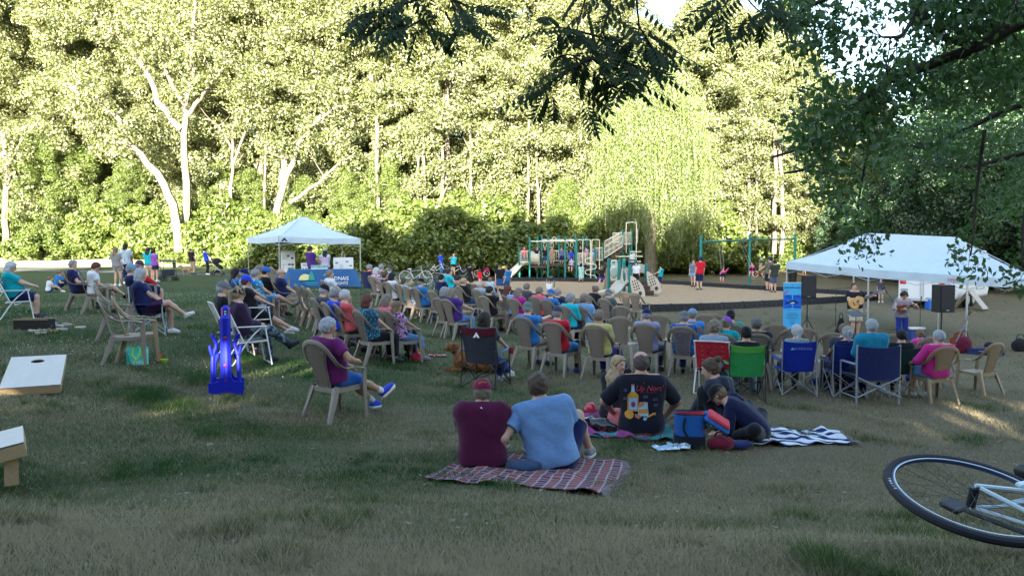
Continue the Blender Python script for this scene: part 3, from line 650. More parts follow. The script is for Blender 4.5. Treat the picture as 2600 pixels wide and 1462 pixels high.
def chair(loc, rz, kind, label, group=None):
    p = CHAIRS[kind]; o = p if kind not in CUSED else dup(p); CUSED.add(kind); o.location = (loc[0], loc[1], gz(loc[0], loc[1])); o.rotation_euler = (0, 0, rz)
    return tag(o, label, 'chair', group)
def camp_chair(loc, rz, label, fabric, frame, w=.54, top=.92, cap2=None, cup=None, arm=None, group=None, cat='camp chair', band=None):
    x0, y0 = loc[0], loc[1]; root = empty('camp_chair', (x0, y0, gz(x0, y0)), rz, label, cat, group); h = w / 2
    mb = MB()
    def back(u, v): x = (u - .5) * 2; z = .40 + (top - .40) * v; return (x * h * (.96 + .04 * v), -.17 - .30 * (z - .40) - .05 * (1 - x * x) * (1 - .5 * v) , z + .03 * x * x * v)
    mb.sheet(back, 10, 10, .006); mb.build('backrest', fabric, root)
    if band:
        mb = MB(); mb.sheet(lambda u, v: Vector(back(u, .78 + .22 * v)) + Vector((0, -.008, 0)), 10, 3, .003); mb.build('head_band', band, root)
    mb = MB(); mb.sheet(lambda u, v: ((u - .5) * w * .95, -.19 + .44 * v, .41 + .03 * v - .06 * (1 - (2 * u - 1) ** 2) * math.sin(math.pi * v)), 8, 8, .006); mb.build('seat', fabric, root)
    mb = MB(); r = .011
    for s in (-1, 1):
        mb.tube([(s * h, -.36, 0), (s * h, -.30, .45), (s * h, -.33, top + .02)], r, 7); mb.tube([(s * h, .30, 0), (s * h, .24, .42), (s * h, .24, .62)], r, 7)
        mb.tube([(s * h, -.35, .02), (s * h, .25, .43)], r * .85, 6); mb.tube([(s * (h + .01), .29, .02), (s * (h + .01), -.20, .43)], r * .85, 6)
    mb.tube([(-h, .24, .42), (h, .24, .42)], r * .8, 6); mb.build('frame', frame, root)
    for y, z1 in ((-.34, .44), (.28, .42)):
        mb = MB(); mb.tube([(-h, y, .02), (h, y + (.04 if y < 0 else -.03), z1)], r * .85, 6); mb.tube([(h, y - .012, .02), (-h, y + .03 - .012, z1)], r * .85, 6); mb.build('cross_bar', frame, root)
    for s in (-1, 1):
        mb = MB(); mb.sheet(lambda u, v: (s * h + (u - .5) * .06, -.31 + .57 * v, .63 - .03 * math.sin(math.pi * v)), 2, 8, .012); mb.build('armrest', arm or fabric, root)
    if cup:
        mb = MB(); mb.lathe([(.036, 0), (.045, .10), (.041, .10), (.033, .01)], (h + .055, .20, .53), 12); mb.build('cup_holder', cup, root)
    return root
def lawn_chair(loc, rz, label, strap_m, frame, web=False, w=.5, group=None):
    x0, y0 = loc[0], loc[1]; root = empty('lawn_chair', (x0, y0, gz(x0, y0)), rz, label, 'lawn chair', group); h = w / 2; r = .0125; mb = MB()
    mb.tube(cr([(-h, -.12, .40), (-h, -.32, .86), (-h + .04, -.345, .91), (h - .04, -.345, .91), (h, -.32, .86), (h, -.12, .40)], 4), r, 7); mb.build('back_frame', frame, root)
    mb = MB()
    for s in (-1, 1):
        mb.tube([(s * h, .25, .39), (s * h, -.20, .37)], r, 7); mb.tube(cr([(s * (h + .02), -.30, .0), (s * (h + .02), -.05, .40), (s * (h + .02), .16, .61)], 3), r, 7); mb.tube([(s * (h + .03), .32, 0), (s * (h + .03), .22, .62)], r, 7)
    mb.tube([(-h, .25, .39), (h, .25, .39)], r, 7); mb.tube([(-h - .02, -.30, .02), (h + .02, -.30, .02)], r, 7); mb.tube([(-h - .03, .32, .02), (h + .03, .32, .02)], r, 7); mb.build('frame', frame, root)
    for s in (-1, 1): mb = MB(); mb.box((s * (h + .03), .02, .63), (.045, .46, .018), bev=.006); mb.build('armrest', frame, root)
    B = lambda x, t: (x, -.13 - .21 * t, .43 + .47 * t); S = lambda x, t: (x, .24 - .40 * t, .395)
    if not web:
        mb = MB(); mb.sheet(lambda u, v: B((u - .5) * w, v * .98), 6, 6, .006); mb.build('backrest', strap_m, root); mb = MB(); mb.sheet(lambda u, v: Vector(S((u - .5) * w, 1 - v)) - Vector((0, 0, .03 * math.sin(math.pi * v))), 6, 6, .006); mb.build('seat', strap_m, root)
    else:
        for nm, fn in (('backrest', B), ('seat', S)):
            mb = MB(); nv = 5; nh = 6
            for i in range(nv): x = (i + .5) / nv * w - h; mb.sheet(lambda u, v: Vector(fn(x + (u - .5) * .085, v)) + Vector((0, .004 * math.cos(v * math.pi * nh + i * math.pi), .0)), 1, 24, .002)
            for j in range(nh): t = (j + .5) / nh; mb.sheet(lambda u, v: Vector(fn((u - .5) * w, t + (v - .5) * .145)) + Vector((0, -.004 * math.cos(u * math.pi * nv + j * math.pi), 0)), 24, 1, .002)
            mb.build(nm, strap_m, root)
    return root
def director_chair(loc, rz, label, fabric, frame, group=None, w=.62):
    x0, y0 = loc[0], loc[1]; root = empty('camp_chair', (x0, y0, gz(x0, y0)), rz, label, 'camp chair', group); h = w / 2; mb = MB(); r = .016
    for s in (-1, 1): mb.tube([(s * h, -.30, 0), (s * h, -.30, 1.0)], r, 8); mb.tube([(s * h, .28, 0), (s * h, .28, .66)], r, 8); mb.tube([(s * h, -.3, .12), (s * h, .28, .12)], r * .8, 6)
    mb.tube([(-h, -.3, .40), (h, -.3, .40)], r * .8, 6)
    mb.build('frame', frame, root)
    for y in (-.33, .30): mb = MB(); mb.tube([(-h, y, .13), (h, y, .46)], r * .9, 6); mb.tube([(h, y - .03, .13), (-h, y - .03, .46)], r * .9, 6); mb.build('cross_bar', frame, root)
    mb = MB(); mb.sheet(lambda u, v: ((u - .5) * w * .99, -.315 - .05 * math.sin(math.pi * u) * (1 - v * .4), .42 + .56 * v - .03 * math.sin(math.pi * u) * v), 10, 8, .02); mb.build('backrest', fabric, root)
    mb = MB(); mb.sheet(lambda u, v: ((u - .5) * w, -.30 + .58 * v, .48 - .04 * math.sin(math.pi * u)), 8, 4, .015); mb.build('seat', fabric, root)
    for s in (-1, 1): mb = MB(); mb.box((s * h, 0, .67), (.06, .52, .03), bev=.01); mb.build('armrest', frame, root)
    return root
# ------------------------------------------------------------------ people, grown from a smooth distance field
def v3(*a): return np.array(a, float)
def nrm(a): return a / (np.linalg.norm(a) + 1e-12)
def surfnets(Fd, org, h):
    S = Fd < 0; nx, ny, nz = Fd.shape; cnt = np.zeros((nx - 1, ny - 1, nz - 1), np.int8); off = [(i, j, k) for i in (0, 1) for j in (0, 1) for k in (0, 1)]
    for i, j, k in off: cnt += S[i:nx - 1 + i, j:ny - 1 + j, k:nz - 1 + k]
    I = np.argwhere((cnt > 0) & (cnt < 8)); m = len(I); ID = np.full((nx, ny, nz), -1, np.int32); ID[I[:, 0], I[:, 1], I[:, 2]] = np.arange(m)
    val = {o: Fd[I[:, 0] + o[0], I[:, 1] + o[1], I[:, 2] + o[2]] for o in off}; acc = np.zeros((m, 3)); n = np.zeros(m)
    for a in off:
        for ax in range(3):
            if a[ax]: continue
            b = list(a); b[ax] = 1; b = tuple(b); va, vb = val[a], val[b]; c = (va < 0) != (vb < 0); t = np.where(c, va / np.where(c, va - vb, 1), 0)
            p = np.tile(np.array(a, float), (m, 1)); p[:, ax] = t; acc += p * c[:, None]; n += c
    V = (I + acc / n[:, None]) * h + org; Q = []
    def grab(sl0, sl1, o1, o2):
        A, B = S[sl0], S[sl1]
        return A, B
    # x edges
    for ax in range(3):
        o1, o2 = [(1, 2), (2, 0), (0, 1)][ax]; sh = [slice(None)] * 3; sa = [slice(1, d - 1) for d in Fd.shape]; sb = list(sa); sa[ax] = slice(0, Fd.shape[ax] - 1); sb[ax] = slice(1, Fd.shape[ax])
        A, B = S[tuple(sa)], S[tuple(sb)]; E = np.argwhere(A != B)
        if not len(E): continue
        fl = A[E[:, 0], E[:, 1], E[:, 2]]; E = E + 1; E[:, ax] -= 1; d1 = np.zeros(3, int); d1[o1] = 1; d2 = np.zeros(3, int); d2[o2] = 1
        g = lambda X: ID[X[:, 0], X[:, 1], X[:, 2]]; q = np.stack([g(E - d1 - d2), g(E - d2), g(E), g(E - d1)], 1); q[~fl] = q[~fl][:, ::-1]; Q.append(q)
    Q = np.concatenate(Q); Q = Q[(Q >= 0).all(1)]; return V, Q
def sdf(pieces, h, noise=0, nf=16, seed=0):
    """pieces: (prims, cuts, inflate); prims: (a, b, ra, rb, k) or ('e', c, radii, rot, k)"""
    lo = np.full(3, 1e9); hi = -lo
    for prims, cuts, inf in pieces:
        for p in prims:
            if isinstance(p[0], str): c = p[1]; r = max(p[2]) + inf; lo = np.minimum(lo, c - r); hi = np.maximum(hi, c + r)
            else:
                r = max(p[2], p[3]) + inf; lo = np.minimum(lo, np.minimum(p[0], p[1]) - r); hi = np.maximum(hi, np.maximum(p[0], p[1]) + r)
    lo -= 3 * h; hi += 3 * h; n = np.ceil((hi - lo) / h).astype(int) + 1; G = [lo[i] + np.arange(n[i]) * h for i in range(3)]; Fall = np.full(n, .25, np.float32)
    for prims, cuts, inf in pieces:
        Fp = np.full(n, .25, np.float32)
        for p in prims:
            e = isinstance(p[0], str); k = p[4]
            if e: a0 = p[1] - max(p[2]); b0 = p[1] + max(p[2])
            else: r = max(p[2], p[3]); a0 = np.minimum(p[0], p[1]) - r; b0 = np.maximum(p[0], p[1]) + r
            mg = inf + k + 2.5 * h; i0 = np.clip(((a0 - mg - lo) / h).astype(int), 0, n - 1); i1 = np.clip(((b0 + mg - lo) / h).astype(int) + 2, 1, n)
            X, Y, Z = G[0][i0[0]:i1[0], None, None], G[1][None, i0[1]:i1[1], None], G[2][None, None, i0[2]:i1[2]]
            if e:
                Rm = p[3]; x, y, z = X - p[1][0], Y - p[1][1], Z - p[1][2]
                if Rm is not None: x, y, z = (Rm[0, i] * x + Rm[1, i] * y + Rm[2, i] * z for i in range(3))
                r0, r1, r2 = p[2]; q = np.sqrt((x / r0) ** 2 + (y / r1) ** 2 + (z / r2) ** 2); q2 = np.sqrt((x / r0 ** 2) ** 2 + (y / r1 ** 2) ** 2 + (z / r2 ** 2) ** 2); d = q * (q - 1) / (q2 + 1e-6)
            else:
                a, b, ra, rb = p[:4]; ba = b - a; L = max(float(ba @ ba), 1e-9); x, y, z = X - a[0], Y - a[1], Z - a[2]; t = np.clip((x * ba[0] + y * ba[1] + z * ba[2]) / L, 0, 1)
                d = np.sqrt((x - t * ba[0]) ** 2 + (y - t * ba[1]) ** 2 + (z - t * ba[2]) ** 2) - (ra + (rb - ra) * t)
            d = d - inf; sl = Fp[i0[0]:i1[0], i0[1]:i1[1], i0[2]:i1[2]]; hh = np.clip(.5 + .5 * (sl - d) / k, 0, 1); sl[...] = sl + (d - sl) * hh - k * hh * (1 - hh)
        for c, nn in cuts:
            Fp = np.maximum(Fp, (G[0][:, None, None] - c[0]) * nn[0] + (G[1][None, :, None] - c[1]) * nn[1] + (G[2][None, None, :] - c[2]) * nn[2])
        Fall = np.minimum(Fall, Fp)
    if noise:
        X, Y, Z = G[0][:, None, None], G[1][None, :, None], G[2][None, None, :]; s = seed * 1.7
        Fall = Fall + noise * (np.sin(X * nf + 1.3 * np.sin(Z * nf * .7 + s) + s) * np.sin(Z * nf * .9 + 1.1 * np.sin(Y * nf + s)) + .5 * np.sin((X + Z) * nf * 2.1 + s) * np.sin((Y - Z) * nf * 1.7))
    return surfnets(Fall, lo, h)
def sdfobj(name, pieces, h, m, parent=None, **kw):
    V, Q = sdf(pieces, h, **kw); return npmesh(name, V, Q, m, parent, smooth=True)
def ik(a, t, l1, l2, hint):
    d = t - a; L = np.linalg.norm(d); L2 = min(max(L, abs(l1 - l2) + .02), (l1 + l2) * .995); d = d / (L + 1e-9); t = a + d * L2
    c = (l1 * l1 + L2 * L2 - l2 * l2) / (2 * L2); s = math.sqrt(max(l1 * l1 - c * c, 0)); q = hint - d * (hint @ d); q = nrm(q); return a + d * c + q * s, t
def skinmat(c):
    nm = 'skin_%02d%02d%02d' % tuple(int(q * 99) for q in c)
    def f(m, b):
        n = N(m); k = n.noise(14, n.co('Object'), 4, .6); n.col(n.mix(k, tuple(q * .82 for q in c), (min(1, c[0] * 1.12), c[1] * 1.05, c[2])))
        b.inputs['Subsurface Weight'].default_value = .08; b.inputs['Subsurface Radius'].default_value = (.01, .004, .002); b.inputs['Roughness'].default_value = .55
    return mat(nm, c, .55, fn=f, spec=.3)
def hairmat(c):
    nm = 'hair_%02d%02d%02d' % tuple(int(q * 99) for q in c)
    def f(m, b):
        n = N(m); k = n.noise(30, n.co('Object', (3, 3, .5)), 4, .7); n.col(n.mix(k, tuple(q * .55 for q in c), tuple(min(1, q * 1.35) for q in c))); n.bump(n.noise(55, n.co('Object', (3, 3, .4)), 3), .7, .02)
    return mat(nm, c, .6, fn=f, spec=.3)
SK = dict(fair=(.56, .36, .27), mid=(.47, .29, .20), tan=(.40, .235, .155), ruddy=(.52, .29, .22), dark=(.20, .115, .07))
HR = dict(grey=(.27, .27, .28), white=(.52, .52, .53), brown=(.085, .055, .035), dark=(.025, .018, .014), black=(.010, .009, .010), blond=(.38, .28, .16), ash=(.22, .18, .14), auburn=(.12, .035, .022), light=(.18, .12, .07), silver=(.38, .40, .43))
def person(label, loc, rz, pose='sit', s=1.0, build=1.0, belly=0.0, skin='fair', hair='short', hc='brown', shirt=None, sleeve=.62, pants=None, leg=1.0, shoe=None, hat=None, hat_m=None, glasses=None, face=False,
           seat=.42, lean=-15, bend=6, twist=0, yaw=0, pitch=-4, lh=None, rh=None, lf=None, rf=None, lk=None, rk=None, le=None, re=None, vox=None, group=None, z0=0.0, hold=None, collar=False, roll=0, hood=None, skirt=None, sock=None, lie=None, finger=False, tail=None, lhd=None, rhd=None):
    x0, y0 = float(loc[0]), float(loc[1]); dist = math.hypot(x0, y0); h = vox or min(max(dist * .00105, .0085), .026); h *= 1 if s > .8 else .85; inf = max(.013, h * .95)
    fem = hair in ('bob', 'long', 'pony', 'bun', 'braid'); sw = (.155 if fem else .172) * s * (.5 + .5 * build)
    if pose == 'stand': pz = .895 * s
    elif pose == 'sit': pz = seat + .10 * s
    else: pz = .105 * s + seat * (pose == 'floor') * 0
    P = v3(0, 0, pz + z0)
    rx = lambda a: np.array([[1, 0, 0], [0, math.cos(a), -math.sin(a)], [0, math.sin(a), math.cos(a)]]); rzm = lambda a: np.array([[math.cos(a), -math.sin(a), 0], [math.sin(a), math.cos(a), 0], [0, 0, 1]]); ry = lambda a: np.array([[math.cos(a), 0, math.sin(a)], [0, 1, 0], [-math.sin(a), 0, math.cos(a)]])
    A1 = ry(R(roll)) @ rx(-R(lean)); A2 = ry(R(roll)) @ rzm(R(twist)) @ rx(-R(lean + bend)); Wp = P + A1 @ v3(0, 0, .17 * s); T = lambda x, y, z: Wp + A2 @ (v3(x, y, z) * s)       # upper torso frame, z from the waist
    b = build; torso = [(P + A1 @ v3(-.075, -.01, .0) * s, P + A1 @ v3(.075, -.01, .0) * s, .108 * s * b, .108 * s * b, .05), (P + A1 @ v3(-.055 * b, .0, .11) * s, P + A1 @ v3(.055 * b, .0, .11) * s, (.096 + .02 * belly) * s * b, (.096 + .02 * belly) * s * b, .06),
        (T(-.062 * b, .012, .06), T(.062 * b, .012, .06), .098 * s * b, .098 * s * b, .06), (T(-.078 * b, .008, .17), T(.078 * b, .008, .17), .102 * s * b, .102 * s * b, .06), (T(-sw / s + .045, -.012, .275), T(sw / s - .045, -.012, .275), .062 * s * b, .062 * s * b, .06), (T(0, -.01, .28), T(0, -.005, .335), .085 * s, .055 * s, .05)]
    if belly: torso.append(('e', P + A1 @ v3(0, .05 + .02 * belly, .13) * s, (.13 * s * b, (.10 + .03 * belly) * s, .13 * s), A1, .06))
    if fem: torso.append((T(-.06, .085, .15), T(.06, .085, .15), .052 * s, .052 * s, .04))
    # head frame
    Hy = ry(R(roll * .3)) @ rzm(R(-yaw + twist)) @ rx(R(pitch)); nb = T(0, -.005, .32); Cc = nb + (A2 @ v3(0, .01, .05) + Hy @ v3(0, .02, .095)) * s * (1.0 if s > .8 else 1.04)
    hs = s if s > .85 else (.85 + (s - .85) * .35); Hh = lambda x, y, z: Cc + Hy @ (v3(x, y, z) * hs)
    neck = [(nb - A2 @ v3(0, 0, .03) * s, Hh(0, -.015, -.04), .058 * s * (1 if not fem else .9), .052 * s, .03)]
    head = [('e', Hh(0, -.012, .022), (.078 * hs, .096 * hs, .088 * hs), Hy, .02), ('e', Hh(0, .022, -.035), (.062 * hs, .066 * hs, .072 * hs), Hy, .03), (Hh(0, .055, -.088), Hh(0, .06, -.088), .022 * hs, .022 * hs, .025),
            (Hh(0, .082, .008), Hh(0, .101, -.028), .008 * hs, .0125 * hs, .012), ('e', Hh(.078, -.008, -.012), (.011 * hs, .020 * hs, .031 * hs), Hy, .008), ('e', Hh(-.078, -.008, -.012), (.011 * hs, .020 * hs, .031 * hs), Hy, .008), (Hh(-.028, .078, .032), Hh(.028, .078, .032), .011 * hs, .011 * hs, .015)]
    # arms
    al, fl, hl = .275 * s, .245 * s, .17 * s; arms = []; hands = []; slv = []
    defl = {'sit': (v3(-.085, .31, seat + .20), v3(.085, .31, seat + .20)), 'stand': (v3(-.23, .05, .80) * s, v3(.23, .05, .80) * s), 'floor': (v3(-.12, .40, .28) * s, v3(.12, .40, .28) * s)}[pose]
    J = {}
    for sd, tgt, hint in ((-1, lh, le), (1, rh, re)):
        sh = T(sd * sw / s, -.01, .262); t = (defl[0] if sd < 0 else defl[1]) if tgt is None else np.array(tgt, float); t = t + v3(0, 0, z0 if tgt is None else 0); hv = v3(sd * .8, -.55, -.7) if hint is None else np.array(hint, float)
        el, wr = ik(sh, t, al, fl, hv); fd = nrm(wr - el); J[sd] = (sh, el, wr, fd); ov = lhd if sd < 0 else rhd
        arms += [(sh, el, .050 * s * b, .039 * s * (b * .5 + .5), .035), (el, wr, .040 * s * (b * .5 + .5), .026 * s, .02)]
        if ov is not None: fd = nrm(np.array(ov, float))
        up = nrm(np.cross(fd, v3(sd, 0, 0)) + 1e-6); sdv = nrm(np.cross(fd, up)); k = .009 * s if h < .012 else .013 * s; ho = hold or 0
        hands.append((wr, wr + fd * .075 * s, .026 * s, .030 * s, .015)); hands.append((wr + fd * .05 * s - sdv * .018 * s, wr + fd * .05 * s + sdv * .018 * s, .022 * s, .022 * s, .012))
        down = nrm(v3(0, 0, -1) - fd * (-fd[2]) * 1.0) if abs(fd[2]) < .9 else v3(0, 1, 0)
        for q in range(4):
            o = (q - 1.5) * .0175 * s; ln = (.068, .078, .072, .055)[q] * s; a0 = wr + fd * .080 * s + sdv * o * sd; m0 = a0 + (fd * .8 + down * .25) * ln * .5 + sdv * o * .25; e0 = m0 + (fd * .35 + down * .8) * ln * .5 if not finger else m0 + fd * ln * .5
            hands += [(a0, m0, k, k * .92, .007), (m0, e0, k * .92, k * .78, .005)]
        ti = -sdv if sd < 0 else sdv; ti = ti if (ti @ v3(-sd, .3, 0)) > 0 else -ti; a0 = wr + fd * .025 * s + ti * .018 * s; m0 = a0 + (fd * .6 + ti * .7) * .038 * s; hands += [(a0, m0, k * 1.25, k * 1.1, .01), (m0, m0 + (fd * .8 + ti * .25) * .030 * s, k * 1.1, k * .85, .006)]
        if sleeve > 0:
            if sleeve <= 1: e = sh + (el - sh) * sleeve; slv.append(([(sh, sh + (el - sh) * min(1, sleeve + .15), .056 * s * b, .051 * s * b, .03), (T(sd * sw / s * .6, -.01, .25), sh, .06 * s, .055 * s, .04)], [(e, nrm(el - sh))], inf + .004))
            else: e = el + (wr - el) * min(sleeve - 1, .97); slv.append(([(sh, el, .054 * s * b, .044 * s * b, .03), (el, wr, .045 * s * b, .033 * s, .03)], [(e, nrm(wr - el))], inf + .002))
    # legs
    tl, cl = .41 * s, .40 * s; legs = []; feet = []; pl = []; sk = []
    dleg = {'sit': (v3(-.12, .43, .075), v3(.12, .43, .075)), 'stand': (v3(-.10, -.02, .08) * s, v3(.10, .02, .08) * s), 'floor': (v3(-.14, .62, .07) * s, v3(.14, .62, .07) * s)}[pose]
    for sd, tgt, hint in ((-1, lf, lk), (1, rf, rk)):
        hp = P + A1 @ v3(sd * .088, .0, -.01) * s; t = (dleg[0] if sd < 0 else dleg[1]) if tgt is None else np.array(tgt, float); t = t + v3(0, 0, z0 if tgt is None else 0); hv = v3(sd * .12, 1, .8) if hint is None else np.array(hint, float); kn, an = ik(hp, t, tl, cl, hv); J['l%d' % sd] = (hp, kn, an)
        legs += [(hp, kn, .078 * s * b, .053 * s * (b * .5 + .5), .04), (kn, kn + (an - kn) * .35, .051 * s, .052 * s, .03), (kn + (an - kn) * .3, an, .051 * s, .034 * s, .03)]
        sh_d = nrm(an - kn); fw = nrm(v3(sd * .15, 1, 0) - sh_d * (v3(sd * .15, 1, 0) @ sh_d) * .85); fw = nrm(fw) if tgt is None or True else fw
        if an[2] < .2 + z0 and z0 == 0: fw = nrm(v3(sd * .25, 1, -.05))
        dn = -v3(0, 0, 1) if an[2] < .2 else sh_d; he = an + dn * .035 * s - fw * .03 * s; to = an + dn * .045 * s + fw * .125 * s; fp = [(an, he, .034 * s, .034 * s, .02), (he, to, .036 * s, .03 * s, .02), (an, an + (to - an) * .6, .035 * s, .032 * s, .02)]
        feet += fp; sk.append(fp)
        if leg > 0:
            lr = .012 if leg < 1.6 else 0
            if leg <= 1: e = hp + (kn - hp) * leg; pl.append(([(hp, kn, .086 * s * b, (.064 + lr) * s * b, .05), (P, hp, .1 * s * b, .09 * s * b, .05)], [(e, nrm(kn - hp))], inf + .002))
            else: e = kn + (an - kn) * min(leg - 1, .97); pl.append(([(hp, kn, .083 * s * b, .060 * s, .05), (kn, an, .060 * s, .046 * s, .04)], [(e, nrm(an - kn))], inf))
    skm = skinmat(SK[skin]) if isinstance(skin, str) else skin
    body = sdfobj('person', [(torso + neck + head + arms + hands + legs + feet, [], 0)], h, skm)
    body.location = (x0, y0, gz(x0, y0)); body.rotation_euler = (0, 0, rz); tag(body, label, 'person', group)
    up1 = A1 @ v3(0, 0, 1); up2 = A2 @ v3(0, 0, 1); sd0 = (x0 * 3.1 + y0 * 1.7) % 7
    if shirt is not None:
        hem = P + A1 @ v3(0, 0, -.04 if pose != 'stand' else -.06) * s
        sdfobj('shirt', [(torso + [(T(-sw / s * .8, -.01, .26), T(sw / s * .8, -.01, .26), .064 * s * b, .064 * s * b, .05)], [(hem, -up1), (T(0, 0, .325 if not collar else .35), nrm(up2 * 1 + A2 @ v3(0, .35, 0)))], inf + .013)] + slv, h, shirt, body, noise=.0075 if h < .012 else .0042 if h < .02 else .002, nf=11 if h < .012 else 20, seed=sd0)
    if pants is not None:
        pc = [([torso[0]] + [torso[1]] + [(P, P, .11 * s * b, .11 * s * b, .04)], [(P + A1 @ v3(0, 0, .05) * s, up1)], inf * .8)] + pl
        if skirt: pc.append(([(P, P + v3(0, .12, -.05), .12 * s, .15 * s, .05), (P + v3(-.1, .1, 0) * s, P + v3(-.12, .4, -.02) * s, .1 * s, .09 * s, .05), (P + v3(.1, .1, 0) * s, P + v3(.12, .4, -.02) * s, .1 * s, .09 * s, .05), (P + v3(0, .4, 0) * s, P + v3(0, .44, -.3) * s, .14 * s, .17 * s, .06)] if pose != 'stand' else [(P, P + v3(0, 0, -.38) * s, .12 * s, .20 * s, .05)], [], inf))
        sdfobj('trousers' if leg > 1.2 else 'skirt' if skirt else 'shorts', pc, h, pants, body, noise=.0035 if h < .02 else .0015, nf=19, seed=sd0 + 2)
    if sock is not None:
        for sd in (-1, 1): hp, kn, an = J['l%d' % sd]; sdfobj('sock', [([(an + (kn - an) * .22, an, .040 * s, .036 * s, .02)], [], .004)], max(h * .8, .008), sock, body)
    if shoe is not None:
        for fp in sk: sdfobj('shoe', [([(a, b_, r1 * 1.0, r2, k) for a, b_, r1, r2, k in fp[1:]], [], max(.008, h * .6))], max(h * .8, .008), shoe, body)
    if shoe is not None and dist < 13:
        for fp in sk:
            he, to = fp[1][0], fp[1][1]; he = fp[1][1] if False else fp[1][0]; hh_, tt = fp[1][0], fp[1][1]; dn_ = nrm(np.cross(nrm(tt - hh_), nrm(np.cross(v3(0, 0, 1), tt - hh_) + 1e-9))) * -1; dn_ = dn_ if dn_[2] < 0 else -dn_
            sdfobj('shoe_sole', [([(hh_ + dn_ * .026 * s, tt + dn_ * .022 * s, .030 * s, .030 * s, .01)], [], .010)], .009, mat('sole_white', (.6, .6, .6), .6), body)
    # hair
    hm = hairmat(HR[hc]) if isinstance(hc, str) else hairmat(hc); K = [('e', Hh(0, -.012, .022), (.078 * hs, .096 * hs, .088 * hs), Hy, .03), ('e', Hh(0, -.035, -.015), (.072 * hs, .066 * hs, .075 * hs), Hy, .03)]
    hn = Hy @ nrm(v3(0, .8, -.6)); hcut = (Cc + hn * .022 * hs, hn); ncut = (Hh(0, 0, -.075), Hy @ v3(0, 0, -1)); hh = max(h * .75, .008); pieces = None; hi = max(.012, h * .75)
    if hair == 'short': pieces = [(K, [hcut, ncut], hi)]
    elif hair == 'fringe': pieces = [(K, [hcut, ncut, (Hh(0, 0, .035), Hy @ nrm(v3(0, .5, 1)))], hi * .6)]
    elif hair == 'curly': pieces = [(K, [hcut, ncut], hi + .018)]
    elif hair == 'bob': pieces = [(K, [hcut], hi + .006), ([(Hh(-.058, -.03, .0), Hh(-.068, -.03, -.10), .036 * hs, .036 * hs, .03), (Hh(.058, -.03, .0), Hh(.068, -.03, -.10), .036 * hs, .036 * hs, .03), (Hh(-.04, -.07, .0), Hh(-.045, -.07, -.11), .045 * hs, .042 * hs, .03), (Hh(.04, -.07, .0), Hh(.045, -.07, -.11), .045 * hs, .042 * hs, .03)], [(Hh(0, 0, -.125), Hy @ v3(0, 0, -1))], .006)]
    elif hair in ('long', 'braid'):
        bk = lambda x, z: nb + A2 @ v3(x, -.085, z) * s; pieces = [(K, [hcut], hi + .004), ([(Hh(-.05, -.04, .0), bk(-.07, -.02), .04 * hs, .035 * s, .03), (Hh(.05, -.04, .0), bk(.07, -.02), .04 * hs, .035 * s, .03), (Hh(0, -.07, 0), bk(0, -.06), .05 * hs, .045 * s, .03), (bk(-.04, -.04), bk(-.045, -.20), .042 * s, .02 * s, .03), (bk(.04, -.04), bk(.04, -.20), .042 * s, .02 * s, .03)] if hair == 'long' else [(Hh(0, -.08, -.03), bk(.0, -.03), .035, .028, .02), (bk(0, -.03), bk(.01, -.24), .026, .014, .01)], [], .006)]
    elif hair == 'pony': e = tail or (0, -.15, -.16); pieces = [(K, [hcut, ncut], hi), ([(Hh(0, -.09, .045), Hh(0, -.14, .02), .022 * hs, .030 * hs, .02), (Hh(0, -.14, .02), Hh(*e), .030 * hs, .016 * hs, .02)], [], .004)]
    elif hair == 'bun': pieces = [(K, [hcut, ncut], hi), ([(Hh(0, -.085, .07), Hh(0, -.115, .08), .036 * hs, .036 * hs, .02)], [], .004)]
    elif hair == 'two braids': bk = lambda x, z: nb + A2 @ v3(x, -.095, z) * s; pieces = [(K, [hcut, ncut], hi)] + [([(Hh(x, -.09, .03), bk(x, .0), .024, .022, .01), (bk(x, 0), bk(x * .9, -.22), .022, .012, .01)], [], .003) for x in (-.03, .03)]
    if hat and pieces: pieces = [(pieces[0][0], pieces[0][1] + [(Hh(0, 0, .035), Hy @ nrm(v3(0, .25, 1)))], pieces[0][2] * .8)] + pieces[1:]
    if pieces: sdfobj('hair', pieces, hh, hm, body, noise=.006 if hair != 'curly' else .012, nf=58 if hair != 'curly' else 48, seed=sd0)
    if hood is not None: sdfobj('hood', [([(T(-.10, -.055, .30), T(.10, -.055, .30), .04, .04, .03), (T(0, -.09, .29), T(0, -.10, .22), .06, .05, .03)], [], .01)], h, hood, body, noise=.005, nf=26)
    Mh = Matrix([[*(Hy[i] * hs), Cc[i]] for i in range(3)] + [[0, 0, 0, 1]])
    if hat:
        mb = MB(); e = .020 if hair != 'curly' else .028; rr = [(.001, .116 + e - .012), (.035, .110 + e - .01), (.062, .092 + e - .01), (.080, .065 + e * .6), (.090 + e * .25, .035), (.092 + e * .3, .016)]
        if hat == 'bandana': rr = rr[:-1] + [(.098, .02), (.099, -.005)]
        mb.lathe(rr[::-1], (0, -.012, .0), 20, Mh @ Matrix.Rotation(R(-10), 4, 'X') @ Matrix.Diagonal((.98, 1.16, 1, 1)), cap=False); mb.ell((0, -.012, .118 + e), (.008, .008, .004), 8, 4, Mh); hatm = hat_m or M_BLACKP; c = mb.build('cap', hatm, body)
        if hat in ('cap', 'capback'):
            sg = 1 if hat == 'cap' else -1; mb = MB(); mb.sheet(lambda u, v: ((u - .5) * .155 * (1 - .18 * v * v), sg * (.078 + .085 * v * math.sin(math.pi * (.12 + .76 * u)) ** .5 - .03 * (2 * u - 1) ** 2) - .005, .030 - .022 * v - .02 * (2 * u - 1) ** 2), 10, 5, .004, Mh); mb.build('brim', hatm, c)
